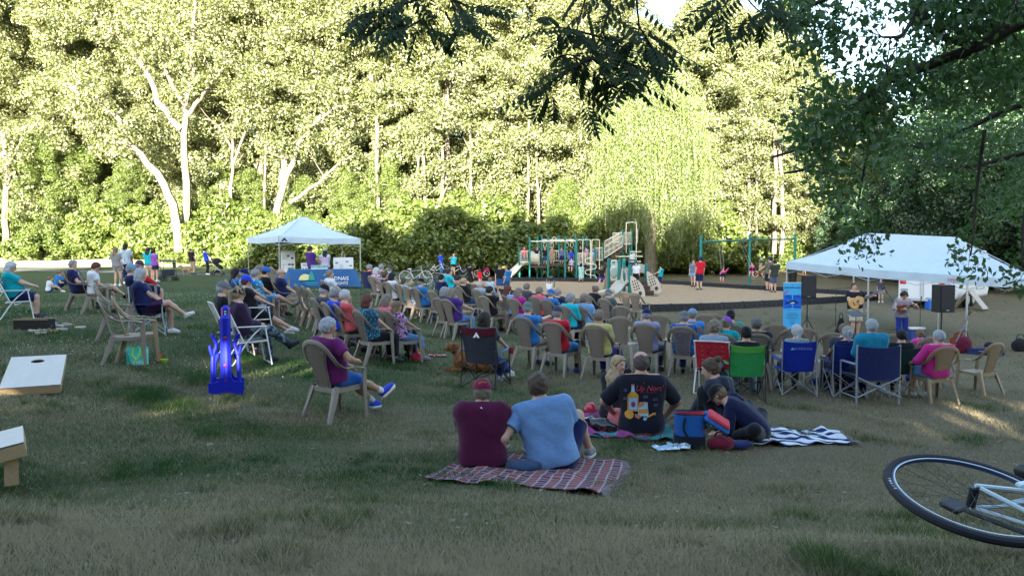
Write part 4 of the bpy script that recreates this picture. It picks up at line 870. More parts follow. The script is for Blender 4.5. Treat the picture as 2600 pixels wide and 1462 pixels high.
        if hat == 'brim': mb = MB(); mb.lathe([(.085, .02), (.15, -.005), (.152, 0), (.085, .03)], (0, -.01, .01), 24, Mh, cap=False); mb.build('brim', hatm, c)
    if glasses:
        mb = MB(); gm = mat('glasses_black', (.01, .01, .012), .15)
        for sd in (-1, 1):
            if glasses == 'sun': mb.box((sd * .033, .092, .012), (.05, .006, .032), (0, 0, -sd * .2), Mh, bev=.003)
            else: mb.tube([(sd * .033 + .024 * math.cos(a), .096 - .006 * abs(math.cos(a)), .010 + .017 * math.sin(a)) for a in np.linspace(0, 6.0, 12)], .0022, 5, closed=True, M=Mh)
            mb.tube([(sd * .058, .088, .018), (sd * .076, .0, .01)], .0022, 5, M=Mh)
        mb.tube([(-.01, .1, .014), (.01, .1, .014)], .002, 5, M=Mh); mb.build('glasses', gm, body)
    if face:
        for sd in (-1, 1):
            mb = MB(); mb.ell((sd * .031, .080, .010), (.0125, .0075, .0062), 10, 6, Mh); mb.c = 1; mb.ell((sd * .031, .0855, .010), (.0052, .0035, .0052), 8, 6, Mh); mb.build('eye', [mat('eye_white', (.55, .53, .5), .3), mat('eye_dark', (.03, .025, .02), .2)], body)
            mb = MB(); mb.tube([(sd * .015, .0905, .032), (sd * .032, .089, .037), (sd * .048, .080, .032)], [.0025, .003, .0018], 5, M=Mh); mb.build('eyebrow', hm, body)
        mb = MB(); mb.tube([(-.022, .077, -.054), (-.008, .0875, -.050), (.008, .0875, -.050), (.022, .077, -.054)], [.002, .0042, .0042, .002], 6, M=Mh); mb.tube([(-.020, .077, -.056), (0, .087, -.0585), (.020, .077, -.056)], [.002, .0048, .002], 6, M=Mh); mb.build('lips', mat('lips', (.42, .18, .15), .5), body)
    body['_J'] = 0; del body['_J']; person.J = J; person.T = T; person.M = Mh; person.A2 = A2
    return body
# ------------------------------------------------------------------ canopies
M_CAN = mat('sky_tinted_canopy', (.45, .55, .63), .8, fn=lambda m, b: (lambda n: (n.col(n.mix(n.noise(3, n.co('Object'), 3), (.40, .50, .58), (.50, .60, .68))), n.bump(n.noise(2.2, n.co('Object'), 4), .5, .08), b.inputs.__getitem__('Transmission Weight')))(N(m)) and None)  # white canvas, with the blue of the skylight put into its colour
M_SILV = mat('silver_tube', (.45, .47, .50), .35, .6)
M_ZIP = mat('black_emblem', (.02, .02, .02), .6)
def canopy(name, label, A, B, C, D, eave, peak, ridge, legs):
    """corners A front left, B front right, C back right, D back left (xy); ridge: two points as fractions along the length"""
    A, B, C, D = (Vector((p[0], p[1], gz(p[0], p[1]))) for p in (A, B, C, D)); ctr = (A + B + C + D) / 4; ctr.z = gz(ctr.x, ctr.y); root = empty(name, ctr, 0, label, 'canopy tent'); up = lambda p, h: p + Vector((0, 0, h)) - ctr
    E = [up(p, eave) for p in (A, B, C, D)]; ml = (E[0] + E[3]) / 2; mr = (E[1] + E[2]) / 2; R1 = ml.lerp(mr, ridge[0]) + Vector((0, 0, peak - eave)); R2 = ml.lerp(mr, ridge[1]) + Vector((0, 0, peak - eave))
    mb = MB()
    def panel(a, b, r1, r2):
        def f(u, v): e = a.lerp(b, u); r = r1.lerp(r2, u); q = e.lerp(r, v); return q + Vector((0, 0, -.13 * math.sin(math.pi * v) - .045 * math.sin(math.pi * u) * (1 - v)))
        mb.sheet(f, 14, 12, .004)
    panel(E[0], E[1], R1, R2); panel(E[1], E[2], R2, R2); panel(E[2], E[3], R2, R1); panel(E[3], E[0], R1, R1); mb.build('roof', M_CAN, root, ang=25)
    for i in range(4):
        a, b = E[i], E[(i + 1) % 4]; o = ((a + b) / 2 - (E[0] + E[2]) / 2); o.z = 0; o.normalize(); mb = MB()
        mb.sheet(lambda u, v: a.lerp(b, u) + Vector((0, 0, -.045 * math.sin(math.pi * u) - .27 * v)) + o * (.02 + .012 * math.sin(u * 31 + i) * v + .01 * math.sin(u * 13)), 40, 3, .003); mb.build('valance', M_CAN, root)
    for p in legs:
        q = (A.lerp(B, p[0])).lerp(D.lerp(C, p[0]), p[1]); q.z = gz(q.x, q.y); q -= ctr; mb = MB(); mb.box(q + Vector((0, 0, eave / 2 + .35)), (.042, .042, eave - .75), (0, 0, .5)); mb.box(q + Vector((0, 0, .5)), (.032, .032, 1.0), (0, 0, .5)); mb.box(q + Vector((0, 0, .012)), (.11, .11, .02), (0, 0, .5)); mb.box(q + Vector((0, 0, .78)), (.06, .06, .07), (0, 0, .5), bev=.01); mb.build('leg', M_SILV, root)
    mb = MB()
    for a, b in ((0, 1), (1, 2), (2, 3), (3, 0)):
        d = Vector((0, 0, -.08)); e = Vector((0, 0, -.42)); n = 4 if (E[a] - E[b]).length > 4.5 else 2
        for k in range(n): p = E[a].lerp(E[b], k / n); q = E[a].lerp(E[b], (k + 1) / n); mb.tube([p + d, q + e], .012, 5); mb.tube([p + e, q + d], .012, 5)
    for p in (E[0], E[1], E[2], E[3]): mb.tube([p + Vector((0, 0, -.1)), (R1 if (p - R1).length < (p - R2).length else R2) + Vector((0, 0, -.04))], .014, 5)
    mb.build('truss', M_SILV, root); return root, E, ctr
a_ = math.radians(38); fx = Vector((math.cos(a_), math.sin(a_))) * 4.0; fy = Vector((-math.sin(a_), math.cos(a_))) * 4.0; A0 = Vector((-10.45, 34.5))
can1, E1, c1 = canopy('canopy_tent', 'small white pop-up canopy with a peaked top over the display table', A0, A0 + fx, A0 + fx + fy, A0 + fy, 2.25, 3.25, (.46, .54), [(0, 0), (1, 0), (1, 1), (0, 1)])
can2, E2, c2 = canopy('canopy_tent', 'long white canopy over the two musicians', (9.95, 27.8), (13.65, 23.0), (16.7, 24.2), (12.95, 29.1), 2.2, 3.35, (.27, .77), [(0, 0), (.5, 0), (1, 0), (0, 1), (.5, 1), (1, 1)])
def on_edge(E, i, j, t, dz, out=.04):
    a, b = E[i], E[j]; d = (b - a).normalized(); o = Vector((d.y, -d.x, 0)).normalized(); p = a.lerp(b, t) + Vector((0, 0, dz)) + o * out; return Matrix.Translation(p) @ Matrix((( d.x, 0, -d.y, 0), (d.y, 0, d.x, 0), (d.z, 1, 0, 0), (0, 0, 0, 1))).transposed().transposed()
def facing(p, d):
    """text plane whose x runs along d (horizontal) and y is up, facing d rotated -90 degrees"""
    d = Vector(d).normalized(); n = Vector((d.y, -d.x, 0)).normalized(); z = n.cross(d).normalized(); M = Matrix(((d.x, z.x, n.x, p[0]), (d.y, z.y, n.y, p[1]), (d.z, z.z, n.z, p[2]), (0, 0, 0, 1))); return M
d1 = (E1[1] - E1[0]); M = facing(E1[0].lerp(E1[1], .06) + Vector((.03, -.06, -.15)), d1); mb = MB(); mb.add([(-.16, -.08, .0), (0, .09, 0), (.16, -.08, 0), (.06, -.08, 0), (0, -.01, 0), (-.06, -.08, 0)], [(0, 5, 4, 1), (4, 3, 2, 1)], M); mb.build('emblem', M_ZIP, can1)
text_mesh('OZARK', .07, mat('grey_print', (.4, .45, .55), .7), can1, facing(E1[0].lerp(E1[1], .135) + Vector((.03, -.06, -.15)), d1))
d2 = (E2[1] - E2[0]); text_mesh('VIPER', .13, mat('red_print', (.5, .05, .08), .7), can2, facing(E2[0].lerp(E2[1], .93) + Vector((-.04, -.06, -.17)), d2), shear=.3)
# ------------------------------------------------------------------ display table and boards under the small canopy
def board_M(u, v, Y, yaw): p = px(u, v, Y); return Matrix.Translation(p) @ Matrix.Rotation(R(yaw), 4, 'Z')
M_CLOTH = clothmat('blue_tablecloth', (.035, .12, .30)); M_WHT = mat('white_board', (.70, .72, .74), .6); M_TEAL = mat('teal_print', (.03, .28, .24), .6); M_DKP = mat('dark_print', (.05, .07, .10), .6); M_YEL = mat('pale_yellow_print', (.62, .60, .30), .7); M_CYA = mat('cyan_print', (.02, .30, .42), .7)
def table():
    p0 = ug(715, 33.4); p1 = ug(915, 34.4); c = (p0 + p1) / 2; d = (p1 - p0); d.z = 0; L = d.length; ang = math.atan2(d.y, d.x); root = empty('display_table', (c.x, c.y, gz(c.x, c.y)), ang, 'long folding table draped in a blue cloth under the small canopy', 'table'); h = .80; w = .76
    mb = MB(); mb.box((0, 0, h - .02), (L * .84, w - .05, .03)); mb.build('table_top', M_GREYP, root)
    for sx in (-1, 1):
        for sy in (-1, 1): mb = MB(); mb.tube([(sx * L * .36, sy * .28, .0), (sx * L * .36, sy * .28, h - .04)], .015, 6); mb.build('leg', M_GREYP, root)
    mb = MB(); hl = L * .42; rim = []
    def skirt(u, v):
        a = u * 2 * math.pi; x = math.copysign(min(1, abs(math.cos(a)) * 1.35), math.cos(a)); y = math.copysign(min(1, abs(math.sin(a)) * 1.35), math.sin(a)); fl = v * (.06 + .05 * math.sin(u * 88) + (.22 if abs(x) > .9 else 0)); return (x * (hl + fl), y * (w / 2 + fl * .6), (h + .004) - (h - .03) * v)
    mb.sheet(skirt, 180, 8, 0); mb.add([(-hl, -w / 2, h + .004), (hl, -w / 2, h + .004), (hl, w / 2, h + .004), (-hl, w / 2, h + .004)], [(0, 1, 2, 3)]); cl = mb.build('tablecloth', M_CLOTH, root, ang=60)
    f = lambda x, z: Matrix.Translation((x, -w / 2 - .10, z)) @ Matrix.Rotation(R(84), 4, 'X')
    wm = mat('white_print', (.75, .76, .78), .7); text_mesh('CITY OF', .12, wm, cl, f(.28, .56)); text_mesh('VADNAIS', .23, wm, cl, f(.68, .40), sx=.95); text_mesh('HEIGHTS', .19, wm, cl, f(.74, .19), sx=.95)
    mb = MB(); mb.add([(-.30 + .27 * math.cos(t), .0 + .27 * math.sin(t), 0) for t in np.linspace(0, math.pi, 14)], [tuple(range(14))], f(-.42, .34)); mb.build('emblem', M_YEL, cl)
    mb = MB(); mb.add([(0, 0, .003), (.07, .10, .003), (.02, .10, .003), (.09, .22, .003), (.05, .22, .003), (.16, .40, .003), (.27, .22, .003), (.23, .22, .003), (.30, .10, .003), (.25, .10, .003), (.34, 0, .003)], [tuple(range(11))], f(-.62, .34)); mb.build('emblem', M_TEAL, cl)
    mb = MB()
    for i in range(3): mb.add([(-.3 + .08 * i, -.05 - .06 * i, .002), (.32, -.05 - .06 * i, .002), (.32, -.075 - .06 * i, .002), (-.3 + .08 * i, -.075 - .06 * i, .002)], [(0, 3, 2, 1)], f(-.52, .33))
    mb.build('emblem', M_CYA, cl); return root
table()
def panel_board(name, label, cat, u, v, Y, w, h, yaw, frame=None, easel=False):
    M = board_M(u, v, Y, yaw); p = M.translation; root = empty(name, (p.x, p.y, p.z - h / 2), R(yaw), label, cat); mb = MB(); mb.box((0, 0, h / 2), (w, .02, h)); o = mb.build('panel', M_WHT, root)
    if frame: mb = MB(); mb.box((0, 0, h + .012), (w + .03, .035, .03)); mb.box((0, 0, -.012), (w + .03, .035, .03)); mb.build('frame', frame, root)
    g = gz(p.x, p.y) - (p.z - h / 2)
    if easel:
        for e, x in enumerate((-.28, .28, 0)): mb = MB(); mb.tube([(x * 1.3, -.05 if x else .5, g), (x * .12, .05, h + .28)], .014, 6); mb.build('easel_leg', M_GREYP if not frame else mat('pale_wood', (.42, .30, .17), .6), root)
        mb = MB(); mb.box((0, .0, -.035), (w * .6, .09, .02)); mb.build('ledge', M_GREYP, root)
    return root, (lambda x, z, sx, sz, m, nm='print': (lambda q: (q.box((x * w, -.0125, z * h), (sx * w, .004, sz * h)), q.build(nm, m, root)))(MB()))
rb, pr = panel_board('display_board', 'tall display board with teal bars and small photos on a wooden easel', 'board', 731, 664, 36.2, .66, 1.0, 30, mat('pale_wood', (.42, .30, .17), .6), True)
for z in (.80, .74, .68, .61, .36): pr(-.22, z, .40, .018, M_TEAL)
for x, z in ((.02, .76), (.30, .66), (.10, .36), (.33, .36)): pr(x, z, .18, .09, M_DKP)
pr(.20, .15, .45, .12, M_TEAL)
rb, pr = panel_board('display_board', 'wide white poster board on an easel at the right of the blue table', 'board', 872, 675, 36.4, 1.02, .80, 38, None, True)
for x, z in ((.18, .75), (.36, .5), (-.34, .68), (-.32, .2)): pr(x, z, .14, .09, mat('photo_grey', (.18, .22, .22), .6))
pr(.24, .25, .14, .06, M_TEAL); pr(-.1, .45, .18, .3, mat('map_grey', (.55, .60, .62), .7))
rb, pr = panel_board('table_sign', 'white sign headed connect with us standing on the blue table', 'sign', 811, 687, 34.1, .76, .48, 34)
pr(0, .86, 1.0, .24, M_TEAL); text_mesh('CONNECT WITH US!', .075, mat('white_print', (.75, .76, .78), .7), rb, Matrix.Translation((0, -.018, .415)) @ Matrix.Rotation(R(90), 4, 'X'), sx=.95)
mb = MB(); mb.add([(-.27, -.016, .22), (-.20, -.016, .30), (-.13, -.016, .22)], [(0, 1, 2)]); mb.build('print', M_DKP, rb, smooth=False)
for x in (0, .23): mb = MB(); mb.tube([(x + .045 * math.cos(t), -.014, .26 + .045 * math.sin(t)) for t in np.linspace(0, 6, 14)], .008, 5, closed=True); mb.build('print', M_DKP, rb)
for x in (-.2, 0, .2): mb = MB(); mb.box((x, -.0125, .10), (.07, .004, .07)); mb.build('print', mat('pale_print', (.45, .55, .52), .7), rb)
rb, pr = panel_board('brochure_stand', 'white and teal brochure folder leaning on the blue table', 'brochure', 773, 682, 34.6, .30, .52, 30)
pr(-.2, .3, .2, .5, M_CYA); pr(.25, .35, .2, .4, M_TEAL); pr(0, .8, .5, .06, M_DKP)
# ------------------------------------------------------------------ band equipment
M_BLK = mat('black_box', (.018, .018, .02), .6, fn=lambda m, b: N(m).bump(N(m).noise(200, None, 2), .2, .002) and None)
def speaker(loc, rz, label, h0=1.35):
    x, y = loc; st = empty('speaker_stand', (x, y, gz(x, y)), rz, 'black tripod stand under the ' + label, 'speaker stand'); mb = MB(); mb.tube([(0, 0, .35), (0, 0, h0 + .06)], .019, 8); mb.build('pole', M_BLACKP, st); mb = MB(); mb.tube([(0, 0, .75), (0, 0, .85)], .032, 8); mb.tube([(0, 0, .8), (.06, 0, .8)], .01, 6); mb.build('collar', M_BLACKP, st)
    for k in range(3): a = k * 2.094 + .4; mb = MB(); mb.tube([(0, 0, .78), (math.cos(a) * .5, math.sin(a) * .5, .02)], .014, 6); mb.tube([(0, 0, .36), (math.cos(a) * .25, math.sin(a) * .25, .40)], .008, 5); mb.build('leg', M_BLACKP, st)
    sp = empty('speaker', (x, y, gz(x, y) + h0), rz, label, 'speaker'); mb = MB(); mb.v = []; q = [(-.20, -.17), (.20, -.17), (.14, .17), (-.14, .17)]; mb.add([(a, b, z) for z in (0, .64) for a, b in q], [(0, 3, 2, 1), (4, 5, 6, 7), (0, 1, 5, 4), (1, 2, 6, 5), (2, 3, 7, 6), (3, 0, 4, 7)]); mb.build('cabinet', M_BLK, sp, smooth=False)
    mb = MB(); mb.box((0, -.176, .33), (.35, .012, .58), bev=.005); g = mb.build('grille', mat('grille_black', (.03, .03, .033), .7), sp); mb = MB(); mb.box((0, -.185, .05), (.07, .004, .018)); mb.build('badge', M_SILV, g)
speaker(at(2050, 757, 1.35)[:2], R(-10), 'black loudspeaker beside the blue banner'); speaker(at(2391, 792, 1.35)[:2], R(12), 'black loudspeaker in front of the white trailer')
def banner():
    p = ug(2013, 25.5); root = empty('banner_stand', p, R(-4), 'tall blue roll-up banner of the band headed big fun', 'banner'); root.scale = (.95, 1, .79); w, h = .62, 1.95; mb = MB(); mb.sheet(lambda u, v: ((u - .5) * w, .01 * math.sin(u * 9), .06 + h * v), 8, 10, .004); o = mb.build('banner_sheet', mat('banner_blue', rough=.35, fn=lambda m, b: (lambda n: n.col(n.mix(n.noise(2.5, n.co('Object'), 3), (.03, .30, .62), (.10, .46, .78))))(N(m))), root)
    mb = MB(); mb.box((0, -.007, 1.22), (w * .98, .003, .56)); mb.build('print', mat('banner_deep_blue', (.012, .12, .62), .4), o)
    mb = MB(); mb.tube([(-w / 2, 0, .05), (w / 2, 0, .05)], .04, 8); mb.tube([(-w / 2, 0, h + .06), (w / 2, 0, h + .06)], .014, 6); mb.tube([(0, .04, .05), (0, .04, h + .05)], .012, 6); mb.box((-.2, 0, .015), (.05, .4, .02)); mb.box((.2, 0, .015), (.05, .4, .02)); mb.build('stand', M_SILV, root)
    dm = mat('banner_ink', (.008, .02, .10), .6); f = lambda x, z: Matrix.Translation((x, -.012, z)) @ Matrix.Rotation(R(90), 4, 'X')
    text_mesh('THE', .05, dm, o, f(0, 1.93)); text_mesh('PARK CREEK BAND', .105, dm, o, f(0, 1.80), sx=.60); text_mesh('BIG FUN', .17, dm, o, f(.02, 1.42), sx=.72); text_mesh('THE PARK CREEK BAND', .06, dm, o, f(0, 1.0), sx=.7)
    text_mesh('Acoustic Music', .075, dm, o, f(0, .66), sx=.85); text_mesh('All the Good Stuff', .07, dm, o, f(0, .54), sx=.8)
    for z, l in ((1.30, .4), (.88, .6), (.74, .45), (.46, .4), (.38, .3), (.33, .3), (.28, .25)): mb = MB(); mb.box((0, -.012, z), (l * w, .002, .008)); mb.build('print', dm, o)
    mb = MB(); fo = [(-.22, 0, 0), (-.26, .09, 0), (-.16, .03, 0), (-.05, .09, 0), (.05, .13, 0), (.15, .08, 0), (.24, .01, 0), (.14, -.05, 0), (0, -.06, 0), (-.14, -.03, 0), (-.26, -.09, 0)]; mb.add(fo, [tuple(range(11))], f(0, 1.16) ); mb.build('print', dm, o)
    mb = MB(); mb.add([(-.1, -.02, .002), (.02, .04, .002), (.1, 0, .002), (0, -.04, .002)], [(0, 1, 2, 3)], f(0, 1.16)); mb.build('print', mat('banner_pale', (.3, .6, .75), .5), o)
    mb = MB(); mb.box((-.24, -.014, 1.60), (.22, .004, .035), (0, R(-38), 0)); mb.build('ribbon', mat('banner_red', (.6, .03, .12), .5), o)
banner()
def mic_stand(p, label, boom, h=1.35, rz=0):
    root = empty('microphone_stand', (p[0], p[1], gz(p[0], p[1])), rz, label, 'microphone stand'); mb = MB(); mb.tube([(0, 0, .12), (0, 0, h)], .011, 6); mb.build('pole', M_BLACKP, root)
    for k in range(3): a = k * 2.094 + .3; mb = MB(); mb.tube([(0, 0, .22), (math.cos(a) * .3, math.sin(a) * .3, .01)], .009, 5); mb.build('leg', M_BLACKP, root)
    mb = MB(); e = Vector(boom); mb.tube([Vector((0, 0, h)) - e * .35, Vector((0, 0, h)) + e], .008, 6); mb.build('boom', M_BLACKP, root); mb = MB(); q = Vector((0, 0, h)) + e; d = e.normalized(); mb.tube([q, q + d * .11, q + d * .12, q + d * .165], [.012, .016, .026, .02], 8); mb.build('microphone', mat('mic_grey', (.05, .05, .055), .4), root)
mic_stand(at(2121, 838)[:2], 'black microphone stand left of the guitarist', (.55, .12, .02), 1.42)
mic_stand(at(2275, 850)[:2], 'black microphone stand angled towards the mandolin player', (-.35, -.1, .42), .95)
mic_stand(at(2335, 858)[:2], 'bare black stand right of the mandolin player', (.01, 0, .1), 1.1)
def music_stand():
    p = at(2172, 868); root = empty('music_stand', (p.x, p.y, gz(p.x, p.y)), R(15), 'low black music stand in front of the guitarist', 'music stand'); mb = MB(); mb.tube([(0, 0, .1), (0, 0, .82)], .012, 6); mb.build('pole', M_BLACKP, root); mb = MB(); mb.box((0, 0, .86), (.50, .34, .012), (R(22), 0, 0)); mb.build('desk', M_BLACKP, root)
    for k in range(3): a = k * 2.094; mb = MB(); mb.tube([(0, 0, .2), (math.cos(a) * .28, math.sin(a) * .28, .01)], .009, 5); mb.build('leg', M_BLACKP, root)
music_stand()
def guitar_out(s, n=40):
    o = []
    for i in range(n):
        t = 2 * math.pi * i / n; z = math.cos(t); r = .185 - .035 * z - .052 * math.exp(-((z - .12) / .28) ** 2); o.append((math.sin(t) * r * s, -z * .245 * s * -1))
    return o
def guitar(M, label, body_m, s=1.0, cat='guitar', name='guitar', neck=.62, headless=False):
    p = M.translation.copy(); root = empty(name, p, 0, label, cat); L = Matrix.Translation(-p) @ M; mb = MB(); mb.prism(guitar_out(s), .10 * s, L); mb.build('body', body_m, root, smooth=False); mb = MB()
    mb.tube([L @ Vector((0, -.054 * s, .03 * s)), L @ Vector((0, -.056 * s, .03 * s))], .05 * s, 16); mb.build('sound_hole', M_BLK, root); mb = MB(); mb.box((0, -.058 * s, (.24 + neck / 2) * s * 1.0), (.05 * s, .022, neck * s), M=L); mb.box((0, -.05 * s, (.24 + neck + .07) * s), (.07 * s, .015, .15 * s), M=L); mb.box((0, -.06 * s, -.12 * s), (.13 * s, .012, .02), M=L); mb.build('neck', mat('guitar_neck', (.06, .03, .018), .4), root)
    mb = MB()
    for k in range(6): mb.tube([L @ Vector(((k - 2.5) * .008 * s, -.075 * s, -.12 * s)), L @ Vector(((k - 2.5) * .007 * s, -.072 * s, (.24 + neck) * s))], .0012, 4)
    mb.build('strings', M_SILV, root); return root
M_SPR = mat('spruce', rough=.3, fn=lambda m, b: (lambda n: n.col(n.mix(n.noise(40, n.co('Object', (6, 1, .3)), 3), (.55, .30, .10), (.72, .45, .18))))(N(m)))
M_SUNB = mat('sunburst', (.16, .04, .015), .25)
q = at(2429, 885); guitar(Matrix.Translation((q.x, q.y, gz(q.x, q.y) + .30)) @ Matrix.Rotation(R(-20), 4, 'Z') @ Matrix.Rotation(R(24), 4, 'Y') @ Matrix.Rotation(R(-12), 4, 'X'), 'dark red guitar leaning on a stand right of the right loudspeaker', M_SUNB, .9)
def soft_bag(name, label, cat, u, v, size, m, rz=0, strap=True, m2=None):
    p = at(u, v); root = empty(name, (p.x, p.y, gz(p.x, p.y)), rz, label, cat); w, d, h = size; body = sdfobj('body', [([('e', v3(0, 0, h * .48), (w / 2, d / 2, h * .52), None, .02), ((v3(-w * .3, 0, h * .2)), v3(w * .3, 0, h * .2), h * .22, h * .22, .05)], [(v3(0, 0, .0), v3(0, 0, -1))], 0)], max(.015, p.y * .001), m, root, noise=.01, nf=22)
    if strap: mb = MB(); mb.tube(cr([(-w * .25, 0, h * .9), (-w * .15, 0, h * 1.25), (w * .15, 0, h * 1.25), (w * .25, 0, h * .9)], 4), .012, 6); mb.build('handle', m2 or m, root)
    return root
def case(name, label, cat, u, v, size, m, rz=0, m2=None, lid=True):
    p = at(u, v); root = empty(name, (p.x, p.y, gz(p.x, p.y)), rz, label, cat); w, d, h = size; mb = MB(); mb.box((0, 0, h * .42), (w, d, h * .82), bev=.02); mb.build('body', m, root)
    if lid: mb = MB(); mb.box((0, 0, h * .91), (w * 1.03, d * 1.04, h * .17), bev=.02); mb.build('lid', m2 or m, root)
    mb = MB(); mb.tube(cr([(-w * .2, -d * .52, h * .6), (-w * .15, -d * .62, h * .62), (w * .15, -d * .62, h * .62), (w * .2, -d * .52, h * .6)], 3), .012, 5); mb.build('handle', m2 or M_GREYP, root); return root
M_NAVY = clothmat('navy_fabric', (.012, .02, .09)); M_BLKF = clothmat('black_fabric', (.014, .014, .018)); M_DGRN = clothmat('dark_green_fabric', (.008, .045, .03)); M_ROY = clothmat('royal_blue_fabric', (.01, .035, .42)); M_MAR = clothmat('maroon_fabric', (.10, .008, .025)); M_GRN = clothmat('green_fabric', (.03, .33, .09)); M_CHAR = clothmat('charcoal_fabric', (.035, .04, .055))
case('cooler', 'blue cooler with a white lid behind the mandolin player', 'cooler', 2322, 860, (.55, .34, .38), mat('cooler_blue', (.02, .06, .22), .4), .2, M_WHITEP)
case('cooler', 'bright blue plastic bin with pale lid beside the white trailer', 'bin', 2365, 786, (.45, .34, .55), mat('bin_blue', (.02, .13, .50), .4), .1, mat('bin_lid', (.3, .4, .5), .5))
case('equipment_case', 'low grey and black case on the grass in front of the trailer', 'case', 2338, 772, (.55, .35, .28), M_BLK, .1, M_SILV)
case('guitar_case', 'long black instrument case behind the seated child in dark green', 'case', 2250, 872, (1.1, .42, .2), M_BLK, -.2)
case('guitar_case', 'long navy instrument case lying right of the maroon rucksack', 'case', 2495, 900, (1.0, .40, .20), mat('case_navy', (.02, .03, .10), .35), -.1)
case('equipment_case', 'open black gig case between the stands', 'case', 2325, 885, (.7, .5, .25), M_BLK, .3)
soft_bag('rucksack', 'maroon rucksack beside the right leg of the long canopy', 'rucksack', 2447, 897, (.45, .3, .5), M_MAR); soft_bag('gear_bag', 'black bag on the grass at the right edge of the photo', 'bag', 2590, 892, (.5, .35, .4), M_BLKF)
soft_bag('gear_bag', 'black hat shaped bag on top of the navy instrument case', 'bag', 2512, 893, (.32, .3, .3), M_BLKF, strap=False); soft_bag('gear_bag', 'small black bag left of the guitarist', 'bag', 2135, 850, (.25, .2, .55), M_BLKF)
# ------------------------------------------------------------------ trailer
def trailer():
    a, b = Vector((18.65, 33.0, 0)), Vector((17.35, 34.35, 0)); sd = (a - b); sd.normalize(); fw = Vector((-sd.y, sd.x, 0)) if True else 0; c = (a + b) / 2; ang = math.atan2(fw.y, fw.x); root = empty('cargo_trailer', (c.x, c.y, gz(c.x, c.y)), ang, 'white box trailer parked behind the long canopy', 'trailer'); L, w, h0, h = 6.0, 1.95, .42, 2.15
    wm = mat('trailer_white', (.66, .68, .70), .35); pr = [(0, h0), (L, h0), (L + .35, h0 + .5), (L + .3, h0 + 1.5), (L - .1, h0 + h - .12), (L - .4, h0 + h), (.15, h0 + h), (0, h0 + h - .12)]; mb = MB(); mb.prism(pr, w); mb.build('body', wm, root, smooth=False)
    mb = MB()
    for y in (-1, 1): mb.box((L / 2, y * (w / 2 + .008), h0 + .04), (L, .012, .08)); mb.box((L / 2, y * (w / 2 + .008), h0 + h - .1), (L - .5, .012, .05))
    mb.box((-.04, 0, h0 - .02), (.12, w + .08, .10)); mb.build('trim', M_SILV, root)
    for s in (-1, 1): mb = MB(); mb.box((-.012, s * .46, h0 + .92), (.02, .88, 1.72), bev=.006); d = mb.build('rear_door', wm, root); mb = MB(); mb.tube([(-.04, s * .06, h0 + .1), (-.04, s * .06, h0 + 1.75)], .014, 6); mb.build('lock_rod', M_SILV, d)
    red = mat('lamp_red', (.55, .01, .01), .25)
    for s in (-1, 1): mb = MB(); mb.box((-.03, s * .78, h0 + .74), (.03, .26, .17), bev=.01); mb.build('tail_lamp', red, root)
    mb = MB(); mb.box((-.03, .72, h0 + .38), (.012, .30, .15)); mb.build('number_plate', M_GREYP, root)
    mb = MB(); mb.box((1.6, -w / 2 - .012, h0 + .95), (.75, .02, 1.6), bev=.005); mb.build('side_door', wm, root); mb = MB(); mb.tube([(4.2, -w / 2 - .02, h0 + .35), (5.4, -w / 2 - .02, h0 + .35), (5.4, -w / 2 - .02, h0 + 1.0), (4.2, -w / 2 - .02, h0 + 1.0)], .018, 4, closed=True); mb.build('hatch_frame', M_GREYP, root)
    mb = MB(); mb.box((5.0, -w / 2 - .015, h0 + 1.62), (.9, .03, .42), bev=.01); mb.build('window', mat('dark_glass', (.02, .03, .04), .1, spec=.6), root)
    for x in (2.6, 3.4):
        for s in (-1, 1): mb = MB(); mb.tube([(x, s * (w / 2 - .05), .34), (x, s * (w / 2 + .13), .34)], .33, 20); wh = mb.build('wheel', mat('tyre', (.02, .02, .02), .8), root); mb = MB(); mb.tube([(x, s * (w / 2 + .125), .34), (x, s * (w / 2 + .14), .34)], .19, 16); mb.build('rim', M_SILV, wh)
    mb = MB(); mb.tube([(0, 0, 0), (.0, 0, h0)], .03, 6, M=Matrix.Translation((.3, .7, 0))); mb.build('jack', M_GREYP, root)
trailer()
def aframe():
    p = at(2462, 785); root = empty('folding_board', (p.x, p.y, gz(p.x, p.y)), R(40), 'pale folding sandwich board beside the trailer', 'folding board'); pm = mat('pale_board', (.42, .38, .34), .7)
    for s in (-1, 1):
        mb = MB(); mb.box((0, s * .35, .42), (.6, .03, .95), (s * R(38), 0, 0)); mb.build('panel', pm, root)
    mb = MB(); mb.box((0, 0, .83), (.62, .10, .04)); mb.build('hinge', M_GREYP, root)
aframe()
